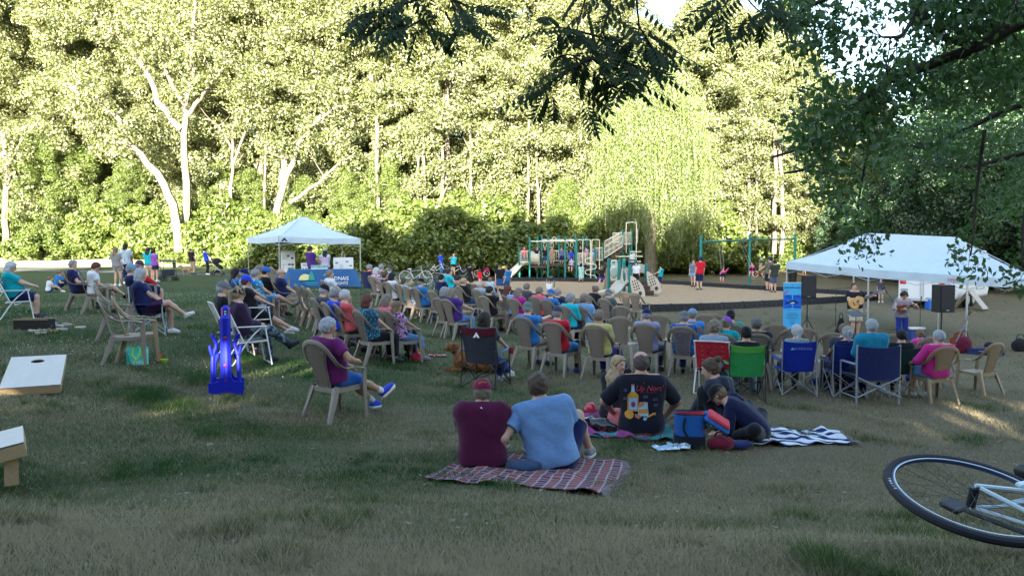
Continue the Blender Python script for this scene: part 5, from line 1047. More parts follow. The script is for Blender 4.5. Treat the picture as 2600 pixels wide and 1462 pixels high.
# ------------------------------------------------------------------ bicycles
M_TYRE = mat('tyre_black', (.015, .016, .022), .75)
def bicycle(label, fm, M, r=.34, wb=1.04, rimm=None, n=28, det=1, basket=None, saddle=None, group=None, tyre=None, step=False, ring=None, fat=.018):
    """M places local axes x forward, z up, origin on the ground under the rear hub"""
    root = empty('bicycle', M.translation, 0, label, 'bicycle', group); L = Matrix.Translation(-M.translation) @ M; rimm = rimm or M_SILV; tb = lambda mb, p, rr, k=8: mb.tube([L @ Vector(q) for q in p], rr, k)
    for x in (0, wb):
        mb = MB(); ns = 40 if det > 1 else 24; mb.tube([L @ Vector((x + r * math.cos(a), 0, r + r * math.sin(a))) for a in np.linspace(0, 2 * math.pi, ns, endpoint=False)], fat, 8, closed=True); w = mb.build('wheel', tyre or M_TYRE, root)
        mb = MB(); ribbon_r = r - fat * 1.05; mb.tube([L @ Vector((x + ribbon_r * math.cos(a), 0, r + ribbon_r * math.sin(a))) for a in np.linspace(0, 2 * math.pi, ns, endpoint=False)], .011, 6, closed=True); mb.build('rim', rimm, w)
        mb = MB(); tb(mb, [(x, -.045, r), (x, .045, r)], .020, 10)
        for k in range(n): a = 2 * math.pi * k / n; o = .5 * (1 if k % 4 < 2 else -1); s = 1 if k % 2 else -1; tb(mb, [(x + .018 * math.cos(a + o * 2.6), s * .03, r + .018 * math.sin(a + o * 2.6)), (x + (r - fat - .01) * math.cos(a), 0, r + (r - fat - .01) * math.sin(a))], .0012 if det > 1 else .002, 3)
        mb.build('spokes', M_SILV if det < 2 else M_BLACKP, w)
    bb = (r * 1.22, 0, r * .80); st = (r * .78, 0, r * 1.92); hd = (wb - r * .62, 0, r * 2.18); hb = (wb - r * .50, 0, r * 1.82); s0 = (r * .72, 0, r * 2.15); mb = MB(); tb(mb, [bb, st, s0], .016); tb(mb, [hb, bb] if not step else [hb, (wb * .6, 0, r * 1.1), bb], .018); tb(mb, [(hd[0] + .005, 0, hd[2] - .02), (st[0], 0, st[2] - (.0 if not step else r * .6))], .015); tb(mb, [hb, hd], .02)
    for s in (-1, 1): tb(mb, [bb, (.02, s * .05, r)], .010, 6); tb(mb, [(st[0], s * .012, st[2] - .05), (.1, s * .045, r * 1.25), (0, s * .055, r)], .009, 6); tb(mb, [hb, (wb - r * .35, s * .045, r * 1.35), (wb, s * .05, r)], .012, 6)
    mb.build('frame', fm, root); mb = MB(); tb(mb, [hd, (hd[0] - .03, 0, hd[2] + .10)], .014); tb(mb, cr([(hd[0] - .18, -.27, hd[2] + .13), (hd[0] - .05, -.22, hd[2] + .14), (hd[0] - .02, 0, hd[2] + .10), (hd[0] - .05, .22, hd[2] + .14), (hd[0] - .18, .27, hd[2] + .13)], 3), .012); mb.build('handlebar', M_SILV, root)
    mb = MB(); mb.ell((s0[0] - .02, 0, s0[2] + .03), (.13, .065, .032), 12, 6, L); mb.build('saddle', saddle or M_BLACKP, root); mb = MB(); tb(mb, [(bb[0], .035, bb[2]), (bb[0], .045, bb[2])], .09, 18); tb(mb, [(bb[0], .05, bb[2]), (bb[0] + .12, .055, bb[2] - .10)], .010, 6); tb(mb, [(bb[0], -.05, bb[2]), (bb[0] - .12, -.055, bb[2] + .10)], .010, 6)
    for s in (-1, 1): mb.box((bb[0] + s * .13, s * .10, bb[2] - s * .105), (.09, .07, .02), M=L)
    mb.build('crank', ring or M_BLACKP, root)
    if basket: mb = MB(); mb.box((hd[0] + .16, 0, hd[2] + .02), (.22, .3, .2), M=L, bev=.02); mb.build('basket', basket, root)
    return root
def std(u, v, hd, lean=8):
    p = at(u, v); return Matrix.Translation((p.x, p.y, gz(p.x, p.y))) @ Matrix.Rotation(R(hd), 4, 'Z') @ Matrix.Rotation(R(lean), 4, 'X')
bm = lambda nm, c: mat('bike_' + nm, c, .3, spec=.5)
bicycle('silver cruiser bicycle with swept handlebars parked left of the wooden bench', bm('silver', (.55, .57, .60)), std(1031, 722, -12), .36, 1.10, rimm=M_WHITEP, tyre=mat('cream_tyre', (.45, .43, .38), .7), saddle=M_WHITEP)
bicycle('white step-through bicycle standing behind the silver cruiser', bm('white', (.7, .72, .74)), std(1092, 697, 14, 16), .36, 1.0, rimm=M_WHITEP, step=True)
bicycle('dark blue bicycle seen end on with orange trim beside the wooden bench', bm('blue', (.02, .05, .16)), std(1092, 744, 58, 6), .33, .98)
bicycle('white mountain bicycle by the hedge right of the woman in turquoise', bm('white2', (.72, .73, .75)), std(1138, 701, 12, 14), .33, 1.0)
bicycle('small pink children\'s bicycle with white tyres beside the mulch', bm('pink', (.62, .03, .25)), std(1211, 701, 10, 12), .22, .72, rimm=M_WHITEP, tyre=mat('white_tyre', (.5, .5, .48), .7), basket=mat('pink_basket', (.6, .04, .25), .5))
bicycle('coral red children\'s bicycle with white tyres pushed beside the swings', bm('coral', (.55, .10, .10)), std(1918, 703, 8, 4), .24, .78, rimm=M_WHITEP, tyre=mat('white_tyre', (.5, .5, .48), .7))
# the bicycle lying in the right foreground
def near_bike():
    Y = 3.34; c = px(2470, 1260, Y); n = Vector((.05, -.24, 1)).normalized(); f = Vector((math.cos(R(-40)), math.sin(R(-40)), 0)); f = (f - n * f.dot(n)).normalized(); up = n.cross(f); r = .345
    M = Matrix(((f.x, -n.x, up.x, 0), (f.y, -n.y, up.y, 0), (f.z, -n.z, up.z, 0), (0, 0, 0, 1))); M = Matrix.Translation(c - up * r) @ M
    b = bicycle('white bicycle lying on its side in the grass at the lower right', bm('pearl', (.52, .62, .66)), M, r, 1.06, rimm=mat('rim_navy', (.03, .04, .10), .35), n=32, det=2, fat=.019)
    L = Matrix.Translation(-M.translation) @ M; w = [k for k in bpy.data.objects if k.parent == b and k.name.startswith('wheel')]
    for x, wh in zip((0, 1.06), w):
        mb = MB(); mb.sheet(lambda u, v: L @ Vector((x + (r - .031 + .006 * v) * math.cos(6.2832 * u), -.0125, r + (r - .031 + .006 * v) * math.sin(6.2832 * u))), 72, 1, .002); mb.build('rim_stripe', mat('rim_stripe', (.55, .62, .66), .3), wh)
    mm = mat('white_print', (.75, .76, .78), .7)
    for i, ch in enumerate('GIANT'):
        a = R(196 + i * 3.6 * -1 + 22); text_mesh(ch, .017, mm, w[0], L @ Matrix.Translation((r * .998 * math.cos(a), -.0195, r + r * .998 * math.sin(a))) @ Matrix.Rotation(R(90), 4, 'X') @ Matrix.Rotation(a + R(90), 4, 'Z'))
    for s in (-1, 1): mb = MB(); mb.box((.17, s * .045, r * 1.6), (.11, .022, .035), (0, R(-60), 0), M=L, bev=.006); mb.build('brake', bm('pearl', (.52, .62, .66)), b)
    mb = MB(); mb.box((-.07, .12, r * 1.28), (.09, .025, .10), (0, R(20), 0), M=L, bev=.006); mb.tube([L @ Vector((.30, .08, r * .95)), L @ Vector((-.02, .10, r * 1.15))], .011, 6); mb.build('pedal', M_BLACKP, b)
near_bike()
# ------------------------------------------------------------------ lawn games and things on the grass
M_PLY = mat('plywood', rough=.6, fn=lambda m, b: (lambda n: n.col(n.mix(n.noise(9, n.co('Object', (1, .2, 1)), 4), (.50, .44, .36), (.62, .57, .50))))(N(m)))
M_PINE = mat('pine', rough=.6, fn=lambda m, b: (lambda n: n.col(n.mix(n.noise(14, n.co('Object', (.3, 3, 3)), 4), (.30, .20, .10), (.46, .33, .18))))(N(m)))
def cornhole(loc, rz, label, sc=1.0):
    root = empty('cornhole_board', (loc[0], loc[1], gz(loc[0], loc[1])), rz, label, 'game board'); W_, L_, t = .61, 1.22, R(10); vs = []; hc, hr = (0, .99), .076; mb = MB(); M = Matrix.Translation((0, -.6, .09)) @ Matrix.Rotation(t, 4, 'X')
    for z in (0, -.012):
        for k in range(32):
            a = 2 * math.pi * k / 32; ca, sa = math.cos(a), math.sin(a); vs.append((hr * ca, hc[1] + hr * sa, z))
        for k in range(32):
            a = 2 * math.pi * k / 32; ca, sa = math.cos(a), math.sin(a); tt = min((W_ / 2) / max(abs(ca), 1e-6), ((L_ - hc[1]) if sa > 0 else hc[1]) / max(abs(sa), 1e-6)); vs.append((tt * ca, hc[1] + tt * sa, z))
    cs = []
    for z in (0, -.012):
        for c in ((W_ / 2, L_), (-W_ / 2, L_), (-W_ / 2, 0), (W_ / 2, 0)): cs.append((*c, z))
    fs = [(k, 32 + k, 32 + (k + 1) % 32, (k + 1) % 32) for k in range(32)] + [(64 + k, 64 + (k + 1) % 32, 96 + (k + 1) % 32, 96 + k) for k in range(32)] + [((k + 1) % 32, 64 + (k + 1) % 32, 64 + k, k) for k in range(32)]
    for i, c in enumerate(((W_ / 2, L_), (-W_ / 2, L_), (-W_ / 2, 0), (W_ / 2, 0))):
        ang = math.atan2(c[1] - hc[1], c[0]) % (2 * math.pi); k = int(ang / (2 * math.pi) * 32) % 32; vs.append((*c, 0)); fs.append((32 + k, len(vs) - 1, 32 + (k + 1) % 32))
    mb.add(vs, fs, M); mb.build('board_top', M_PLY, root, smooth=False); mb = MB()
    for s in (-1, 1): mb.box((s * (W_ / 2 - .02), L_ / 2, -.058), (.038, L_, .088), M=M)
    mb.box((0, .02, -.058), (W_ - .08, .038, .088), M=M); mb.box((0, L_ - .02, -.058), (W_ - .08, .038, .088), M=M); mb.build('frame', M_PINE, root)
    for s in (-1, 1): q = M @ Vector((s * (W_ / 2 - .06), L_ - .09, -.05)); mb = MB(); mb.box((q.x, q.y, q.z / 2), (.038, .088, q.z + .02)); mb.build('leg', M_PINE, root)
    return root
q = at(70, 1003); cornhole((q.x - .25, q.y + .55), R(27), 'pale plywood cornhole board with a round hole on the left grass')
cornhole((-4.14, 5.33), R(-57), 'yellow plywood cornhole board on legs cut by the left photo edge')
def game_stand():
    """blue plastic giant four-in-a-row stand folded up, seen end on"""
    p = at(575, 1000); root = empty('giant_game', (p.x, p.y, gz(p.x, p.y)), R(17), 'bright blue plastic giant game stand with branching arms on the lawn', 'lawn game'); bm_ = mat('blue_plastic', (.008, .016, .42), .55, spec=.3); rd = mat('red_plastic', (.35, .02, .03), .4)
    def arch(y): o = [(-.215, 0), (-.215, .17), (-.15, .17), (-.09, .19), (-.065, .25), (.065, .25), (.09, .19), (.15, .17), (.215, .17), (.215, 0), (.12, .005), (.06, .035), (-.06, .035), (-.12, .005)]; mb = MB(); mb.prism(o, .05, Matrix.Translation((0, y, 0))); return mb
    arch(-.08).build('base', bm_, root, smooth=False); mb = arch(.26); mb.build('base', bm_, root, smooth=False)
    mb = MB(); mb.box((0, -.03, .62), (.13, .12, .85), bev=.035); mb.box((-.022, -.093, .55), (.014, .012, .6), bev=.004); mb.box((.022, -.093, .55), (.014, .012, .6), bev=.004); c = mb.build('column', bm_, root); mb = MB(); mb.box((0, .12, .66), (.12, .14, 1.02), bev=.04); c2_ = mb.build('column', bm_, root)
    for z in (.20, .40, .76): mb = MB(); mb.ell((0, -.096, z), (.022, .012, .020), 12, 6); mb.build('peg', rd, c)
    mb = MB(); mb.c = 0
    for i in range(7): mb.box((-.042, .044, .99 + i * .024), (.018, .02, .016)); mb.box((.042, .044, .99 + i * .024), (.018, .02, .016))
    mb.build('counters', mat('pink_plastic', (.75, .18, .25), .4), c2_); mb = MB()
    for i in range(4): mb.box((0, .044, .99 + i * .035), (.028, .022, .024))
    mb.build('counters', mat('mint_plastic', (.25, .60, .52), .4), c2_)
    for s in (-1, 1):
        mb = MB(); mb.tube(cr([(s * .165, -.06, .10), (s * .16, -.05, .40), (s * .155, -.03, .52), (s * .115, .0, .66), (s * .17, -.02, .80)], 4), [.026] * 16 + [.022], 10); mb.tube(cr([(s * .15, -.03, .50), (s * .18, -.05, .58), (s * .195, -.05, .66)], 4), .022, 10); mb.build('arm', bm_, root)
        mb = MB(); mb.tube([(s * .165, .25, .12), (s * .15, .22, .40), (s * .10, .18, .52)], .024, 8); mb.build('arm', bm_, root)
game_stand()
def crate():
    p = at(88, 836); root = empty('game_crate', (p.x, p.y, gz(p.x, p.y)), R(2), 'long dark wooden crate lying open among loose blocks', 'crate'); mb = MB(); dk = mat('dark_wood', (.015, .012, .012), .6); mb.box((0, 0, .01), (.62, .28, .02)); mb.box((0, -.14, .10), (.62, .02, .19)); mb.box((0, .14, .10), (.62, .02, .19)); mb.box((-.30, 0, .10), (.02, .28, .19)); mb.box((.30, 0, .10), (.02, .28, .19)); mb.build('box', dk, root); mb = MB(); mb.box((0, -.14, .20), (.64, .035, .012)); mb.box((0, .14, .20), (.64, .035, .012)); mb.build('rim', M_PINE, root)
    cols = [M_PLY, M_PINE, mat('grey_block', (.16, .18, .24), .6), mat('brown_block', (.22, .12, .08), .6)]; rg = random.Random(3)
    spots = [(98, 828, 70, 1), (104, 842, 0, 0), (113, 838, 20, 1), (122, 836, -30, 2), (128, 834, 15, 3), (137, 832, 60, 1), (143, 829, 5, 0), (150, 834, -15, 0), (157, 838, 10, 0), (165, 830, 80, 2), (171, 826, -8, 1), (132, 842, 12, 1), (105, 848, 4, 0), (118, 846, 30, 3), (86, 843, 8, 0), (140, 824, -50, 2), (204, 834, 3, 0), (108, 808, 10, 2)]
    for i, (u, v, a, c) in enumerate(spots):
        q = at(u, v); mb = MB(); mb.box((0, 0, .022), (.19, .062, .038), bev=.003); o = mb.build('wooden_block', cols[c], None, loc=(q.x, q.y, gz(q.x, q.y) + .002 + (.03 if i in (3, 5, 7) else 0))); o.rotation_euler = (R(rg.uniform(-8, 8)), R(-40 if i == 0 else rg.uniform(-12, 12)), R(a)); tag(o, ('pale', 'yellowish', 'grey', 'brown')[c] + ' wooden game block scattered on the grass by the dark crate', 'wooden block', ('pale', 'yellowish', 'grey', 'brown')[c] + ' wooden game blocks')
crate()
def tote():
    p = at(350, 925); root = empty('tote_bag', (p.x, p.y, gz(p.x, p.y)), R(-8), 'aqua and lime tote bag under the front resin chair', 'bag'); tm = mat('tote_cloth', rough=.7, fn=lambda m, b: (lambda n: n.col(n.mix(n.ramp(n.noise(6, n.co('Object'), 3), [(.42, (0, 0, 0)), (.58, (1, 1, 1))]), (.05, .55, .45), (.25, .72, .62))))(N(m))); mb = MB()
    mb.sheet(lambda u, v: ((u - .5) * (.27 + .02 * math.sin(v * 9)), -.06 + .015 * math.sin(u * 7 + v * 4), .27 * v + .01 * math.sin(u * 12) * v), 10, 8, .004); mb.sheet(lambda u, v: ((u - .5) * .27, .06 - .01 * math.sin(u * 8), .255 * v), 10, 8, .004)
    for s in (-1, 1): mb.sheet(lambda u, v: (s * .135, -.06 + .12 * u, .26 * v), 3, 6, .004)
    mb.build('body', tm, root); mb = MB(); mb.tube(cr([(-.02, -.068, .26), (-.02, -.085, .16), (.04, -.09, .09), (.10, -.085, .16), (.09, -.068, .26)], 4), .011, 6); mb.build('handle', mat('lime_strap', (.45, .70, .05), .6), root)
    p = at(402, 917); root = empty('drink_bottle', (p.x, p.y, gz(p.x, p.y)), 0, 'orange drink tumbler with a black lid beside the tote bag', 'bottle'); mb = MB(); mb.lathe([(.034, 0), (.038, .02), (.042, .12), (.042, .13)], n=16); mb.build('body', mat('orange_plastic', (.75, .10, .01), .35), root); mb = MB(); mb.lathe([(.044, .13), (.044, .15), (.034, .158), (.012, .16)], n=16); mb.build('lid', M_BLACKP, root)
    p = at(416, 921); root = empty('bowl', (p.x, p.y, gz(p.x, p.y)), 0, 'lime green bowl on the grass beside the orange tumbler', 'bowl'); mb = MB(); mb.lathe([(.03, 0), (.052, .035), (.062, .055), (.058, .055), (.03, .01)], n=20); mb.build('body', mat('lime_plastic', (.42, .60, .03), .4), root); mb = MB(); mb.lathe([(.061, .052), (.066, .056), (.061, .060)], n=20, cap=False); mb.build('rim', mat('lime_plastic', (.42, .60, .03), .4), root)
tote()
def bench():
    p0, p1 = at(1128, 744), at(1160, 748); c = px(1146, 727, 21.5); c = ug(1146, 21.8); root = empty('park_bench', c, R(-48), 'wooden bench with yellow slats seen from behind among the chairs', 'bench'); sl = mat('yellow_slat', (.42, .25, .07), .6)
    for i in range(3): mb = MB(); mb.box((0, -.22 - .03 * i, .58 + .12 * i), (1.3, .03, .095), (R(-14), 0, 0), bev=.008); mb.build('back_slat', sl, root)
    for i in range(4): mb = MB(); mb.box((0, -.15 + .11 * i, .45), (1.3, .09, .03), bev=.008); mb.build('seat_slat', sl, root)
    for s in (-1, 1): mb = MB(); mb.tube([(s * .62, -.30, 0), (s * .62, -.18, .44), (s * .62, -.30, .92)], .025, 6); mb.tube([(s * .62, .24, 0), (s * .62, .22, .44), (s * .62, -.18, .44)], .025, 6); mb.build('leg', M_GREYP, root)
bench()
# ------------------------------------------------------------------ strollers
def stroller(label, u, v, rz, sc=1.0, fab=None, pet=False):
    p = at(u, v); root = empty('stroller', (p.x, p.y, gz(p.x, p.y)), R(rz), label, 'stroller'); fab = fab or M_BLKF; fm = M_GREYP if not pet else M_BLACKP
    for x, y in ((-.32, -.28), (.32, -.28), (-.32, .34), (.32, .34)): mb = MB(); r = .13 if y < 0 else .10; mb.tube([(x, y + r * math.cos(a), r + r * math.sin(a)) for a in np.linspace(0, 6.283, 16, endpoint=False)], .022, 6, closed=True); w = mb.build('wheel', M_TYRE, root); mb = MB(); mb.tube([(x - .02, y, r), (x + .02, y, r)], r * .6, 10); mb.build('hub', M_BLACKP, w)
    mb = MB()
    for s in (-1, 1):
        if pet: mb.tube([(s * .30, -.3, .15), (s * .30, -.32, 1.15)], .014, 6); mb.tube([(s * .30, .34, .12), (s * .30, .30, 1.02)], .014, 6); mb.tube([(s * .30, -.32, 1.02), (s * .30, .30, 1.02)], .012, 6); mb.tube([(s * .30, -.3, .22), (s * .30, .34, .22)], .012, 6)
        else: mb.tube([(s * .30, .34, .12), (s * .28, -.1, .62), (s * .26, -.45, 1.02)], .016, 6); mb.tube([(s * .30, -.28, .13), (s * .27, .05, .55)], .014, 6)
    mb.tube([(-.27, -.45, 1.02), (.27, -.45, 1.02)], .018, 6); mb.build('frame', fm, root)
    if pet:
        mb = MB(); mb.box((0, 0, .45), (.56, .56, .34), bev=.03); mb.build('basket', M_CHAR, root); mb = MB(); mb.box((0, 0, 1.08), (.62, .68, .10), bev=.04); mb.build('canopy', clothmat('grey_fabric', (.16, .16, .19)), root); mb = MB(); mb.box((0, .31, .84), (.54, .01, .32)); mb.build('mesh_window', clothmat('mesh_dark', (.05, .05, .05)), root)
    else:
        sdfobj('seat', [([(v3(-.14, .12, .58), v3(.14, .12, .58), .15, .15, .06), (v3(-.12, -.05, .72), v3(.12, -.05, .72), .14, .14, .06), (v3(-.12, .28, .50), v3(.12, .28, .50), .10, .10, .06)], [], 0)], .03, fab, root)
        sdfobj('canopy', [([('e', v3(0, -.02, .90), (.27, .30, .24), None, .02)], [(v3(0, .1, .80), nrm(v3(0, .35, -1)))], 0)], .03, fab, root); mb = MB(); mb.box((0, .0, .28), (.46, .5, .18), bev=.04); mb.build('basket', M_BLKF, root)
stroller('black jogging stroller pushed by the woman in blue on the path', 552, 700, -70); stroller('tall grey pet stroller behind the seated family on the left', 428, 713, -80, pet=True)
# ------------------------------------------------------------------ playground
M_PTEAL = mat('teal_post', (.005, .16, .15), .35, spec=.5); M_PCREAM = mat('cream_rail', (.62, .60, .50), .4); M_PBEIGE = mat('beige_plastic', (.46, .44, .37), .45, fn=lambda m, b: N(m).col(N(m).mix(N(m).noise(3, None, 3), (.42, .40, .33), (.50, .48, .41))) and None); M_PBROWN = mat('brown_deck', (.06, .035, .03), .6)
class PG:
    def __init__(s, name, label, u, v): s.p = at(u, v); s.g = gz(s.p.x, s.p.y); s.p.z = s.g; s.root = empty(name, s.p, 0, label, 'playground'); s.Y = s.p.y
    def pt(s, u, v, dY=0): return px(u, v, s.Y + dY) - s.p
    def mk(s, name, m, fn, parent=None, **k): mb = MB(); fn(mb); return mb.build(name, m, parent or s.root, **k)
    def post(s, u, vt, dY=0, r=.065):
        q = s.pt(u, vt, dY); g = gz(q.x + s.p.x, q.y + s.p.y) - s.p.z; return s.mk('post', M_PTEAL, lambda mb: mb.tube([(q.x, q.y, g), (q.x, q.y, q.z - .03), (q.x, q.y, q.z)], [r, r, r * .55], 12))
    def bar(s, name, m, pts, r=.03, smooth=0, parent=None): P = [s.pt(*p) for p in pts]; P = cr(P, 4) if smooth else P; return s.mk(name, m, lambda mb: mb.tube(P, r, 7), parent)
    def rails(s, a, b, h0, h1, n, name='railing'):
        """vertical bar railing between pixel points a and b, heights in metres below and above"""
        A, B = s.pt(*a), s.pt(*b)
        def f(mb):
            for i in range(n + 1): p = A.lerp(B, i / n); mb.tube([p + Vector((0, 0, h0)), p + Vector((0, 0, h1))], .016, 5)
            for h in (h0, h1): mb.tube([A + Vector((0, 0, h)), B + Vector((0, 0, h))], .026, 6)
        return s.mk(name, M_PCREAM, f)
g1 = PG('climbing_frame', 'large teal and cream climbing frame with decks, rings and a steep stair', 1400, 714)
for u, v, d in ((1319, 627, .3), (1345, 602, -.2), (1365, 600, 2.2), (1376, 599, 2.6), (1392, 602, 0), (1419.5, 597, 3.0), (1435, 602, -.1), (1461, 599, 2.4), (1464, 604, -.1), (1480, 600, 2.6), (1490, 599, 2.8), (1510, 630, .1), (1532, 624, 1.2), (1555, 643, 1.3), (1581, 584, 1.0), (1604, 583, 1.2), (1584, 640, 2.6), (1598, 628, 1.2)): g1.post(u, v, d)
def deck(g, c, w, nm='deck'):
    P = [g.pt(*q) for q in c]; mb = MB(); vs = [p + Vector((0, 0, dz)) for dz in (-.09, 0) for p in P]; n = len(P); mb.add(vs, [tuple(range(n - 1, -1, -1)), tuple(range(n, 2 * n))] + [(i, (i + 1) % n, n + (i + 1) % n, n + i) for i in range(n)]); return mb.build(nm, M_PBROWN, g.root, smooth=False)
deck(g1, ((1345, 676, -.2), (1392, 676, 0), (1390, 672, 2.4), (1350, 672, 2.4)), 1); deck(g1, ((1392, 672, .6), (1435, 671, .6), (1432, 668, 2.8), (1394, 668, 2.8)), 1, 'bridge'); deck(g1, ((1435, 679, -.1), (1510, 680, .1), (1505, 676, 2.4), (1437, 675, 2.4)), 1); deck(g1, ((1578, 626, 1.0), (1606, 626, 1.2), (1606, 624, 2.6), (1580, 624, 2.6)), 1)
g1.bar('monkey_bar', M_PCREAM, ((1348, 613, -.2), (1464, 612, -.1)), .045); g1.bar('monkey_bar', M_PCREAM, ((1376, 609, 2.5), (1480, 609, 2.6)), .045)
for u in (1384, 1398, 1402, 1440, 1452): g1.bar('ring', M_PCREAM, [(u + 4 * math.cos(a), 622 + 7 * math.sin(a), .9) for a in np.linspace(0, 6.28, 12)], .014)
g1.bar('arch_rail', M_PCREAM, ((1402, 618, 1.5), (1402, 606, 1.5), (1407, 602, 1.5), (1412, 606, 1.5), (1412, 618, 1.5)), .02, 1)
g1.rails((1321, 654, .1), (1343, 654, -.1), -.30, .42, 6); g1.rails((1467, 660, -.1), (1486, 660, -.1), -.30, .45, 7); g1.rails((1488, 660, 0), (1508, 660, 0), -.30, .45, 5); g1.rails((1395, 655, 2.9), (1440, 655, 2.9), -.2, .5, 10); g1.rails((1512, 640, .6), (1530, 640, .9), -.55, .30, 5)
for d in (.2, 1.5):
    def stair_rails(mb):
        a, b = g1.pt(1535, 655 if d < 1 else 640, d), g1.pt(1580, 626 if d < 1 else 616, d); n = 14
        for i in range(n + 1): p = a.lerp(b, i / n); mb.tube([p, p + Vector((0, 0, .75))], .016, 5)
        for h in (0, .75): mb.tube([a + Vector((0, 0, h)), b + Vector((0, 0, h))], .026, 6)
    g1.mk('stair_railing', M_PCREAM, stair_rails)
g1.rails((1584, 604, .9), (1602, 604, 1.0), -.42, .36, 6); g1.rails((1556, 604, 2.4), (1580, 604, 2.4), -.30, .34, 8)
def treads(mb):
    a, b = g1.pt(1512, 690, .9), g1.pt(1580, 630, .9)
    for i in range(9): p = a.lerp(b, i / 8); mb.box(p, (.32, 1.1, .16))
g1.mk('stair', M_PBROWN, treads)
g1.bar('loop_rail', M_PCREAM, ((1590, 640, .6), (1590, 575, .6), (1593, 566, .6), (1612, 565, .6), (1616, 574, .6), (1615, 665, .6)), .030, 1); g1.bar('loop_rail', M_PCREAM, ((1615, 580, .6), (1619, 582, .6), (1619, 616, .6), (1615, 618, .6)), .02)
for v, a, b in ((639, 1600, 1628), (651, 1560, 1632), (664, 1600, 1627)): g1.bar('step_rung', M_PCREAM, ((a, v, .5), (b, v, .5)), .035)
for u0 in (1480, 1503): g1.bar('arch_rail', M_PCREAM, ((u0, 690, -.3), (u0, 616, -.3), (u0 + 4, 609, -.3), (u0 + 15, 609, -.3), (u0 + 19, 617, -.3), (u0 + 19, 700, -.3)), .026, 1)
g1.bar('spiral_climber', M_PCREAM, ((1500, 717, -.5), (1500, 620, -.5)), .03); sp = []
for i in range(4): y = 655 + i * 14.5; sp += [(1500, y, -.5), (1489 if i % 2 == 0 else 1511, y + 2, -.5), (1486 if i % 2 == 0 else 1514, y + 7, -.5), (1489 if i % 2 == 0 else 1511, y + 12, -.5)]
g1.bar('spiral_climber', M_PCREAM, sp + [(1500, 716, -.5)], .026, 1)
def slide(g, pts, w, name='slide'):
    P = cr([g.pt(*p) for p in pts], 5); mb = MB(); vs = []; n = 9
    for i, p in enumerate(P):
        t = P[min(i + 1, len(P) - 1)] - P[max(i - 1, 0)]; s = Vector((-t.y, t.x, 0)).normalized(); u = s.cross(t).normalized(); u = u if u.z > 0 else -u
        for k in range(n): x = (k / (n - 1) - .5) * 2; vs.append(p + s * x * w / 2 + u * (.17 * abs(x) ** 4 - .02))
    o = len(vs); vs += [v - Vector((0, 0, .05)) for v in vs]; m = len(P); fs = [(i * n + k, i * n + k + 1, (i + 1) * n + k + 1, (i + 1) * n + k) for i in range(m - 1) for k in range(n - 1)]; fs += [tuple(o + q for q in f[::-1]) for f in fs]
    for k in (0, n - 1): fs += [(i * n + k, (i + 1) * n + k, o + (i + 1) * n + k, o + i * n + k) for i in range(m - 1)]
    for i in (0, m - 1): fs += [(i * n + k, i * n + k + 1, o + i * n + k + 1, o + i * n + k) for k in range(n - 1)]
    mb.add(vs, fs); return mb.build(name, M_PBEIGE, g.root)
slide(g1, ((1338, 672, .5), (1325, 673, .2), (1312, 684, -.1), (1300, 697, -.5), (1292, 703, -.8)), .62)
def tunnel(mb):
    c = g1.pt(1355, 655, 1.2); o = [(math.cos(a) * .42 * (1.0 if abs(math.cos(a)) < .7 else 1.1), math.sin(a) * .5) for a in np.linspace(0, 6.283, 24, endpoint=False)]; mb.tube([c + Vector((-.25, 0, 0)), c + Vector((.35, 0, 0))], .46, 20, cap=False); mb.box(c + Vector((.36, 0, -.05)), (.05, 1.1, 1.05), bev=.02)
g1.mk('tunnel_panel', M_PBEIGE, tunnel)
g2 = PG('small_play_structure', 'low play structure with beige panels, two small slides and brown steps', 1610, 752)
for u, v, d in ((1546, 656, .6), (1572, 658, .4), (1599, 672, -.4), (1614, 658, 2.2), (1641, 669, 1.2), (1585, 656, 2.4)): g2.post(u, v, d, .085)
def panel(g, c, name='panel', m=None, hole=None):
    """panel from pixel corners with an optional window"""
    P = [g.pt(*q) for q in c]; mb = MB(); n = (P[1] - P[0]).cross(P[3] - P[0]).normalized() * .03; k = 20
    if hole:
        hx, hy, rx, ry = hole; bil = lambda a, b: (P[0].lerp(P[1], a)).lerp(P[3].lerp(P[2], a), b); I, O = [], []
        for i in range(k): a = 2 * math.pi * i / k; ca, sa = math.cos(a), math.sin(a); I.append(bil(hx + rx * ca, hy + ry * sa)); t = min((1 - hx if ca > 0 else hx) / max(abs(ca), 1e-6), (1 - hy if sa > 0 else hy) / max(abs(sa), 1e-6)); O.append(bil(hx + t * ca, hy + t * sa))
        vs = [p + n for p in I + O] + [p - n for p in I + O]; fs = []
        for i in range(k): j = (i + 1) % k; fs += [(i, j, k + j, k + i), (2 * k + i, 3 * k + i, 3 * k + j, 2 * k + j), (i, 2 * k + i, 2 * k + j, j), (k + i, k + j, 3 * k + j, 3 * k + i)]
        mb.add(vs, fs)
    else: vs = [p + n for p in P] + [p - n for p in P]; q = len(P); mb.add(vs, [tuple(range(q)), tuple(range(2 * q - 1, q - 1, -1))] + [(i, (i + 1) % q, q + (i + 1) % q, q + i) for i in range(q)])
    return mb.build(name, m or M_PBEIGE, g.root, ang=30)
panel(g2, ((1549, 712, .5), (1570, 713, .4), (1568, 659, .4), (1551, 659, .5)), hole=(.5, .48, .33, .30)); panel(g2, ((1575, 722, .2), (1596, 724, -.3), (1591, 677, -.3), (1580, 676, .2)), hole=(.5, .5, .30, .34)); panel(g2, ((1617, 690, 2.1), (1639, 694, 1.2), (1638, 673, 1.2), (1618, 668, 2.1)))
for u, v in ((1558, 666), (1585, 679)): g2.mk('panel_badge', M_PTEAL, lambda mb: mb.ell(g2.pt(u, v, .2 if u < 1570 else -.45), (.09, .04, .05), 12, 6))
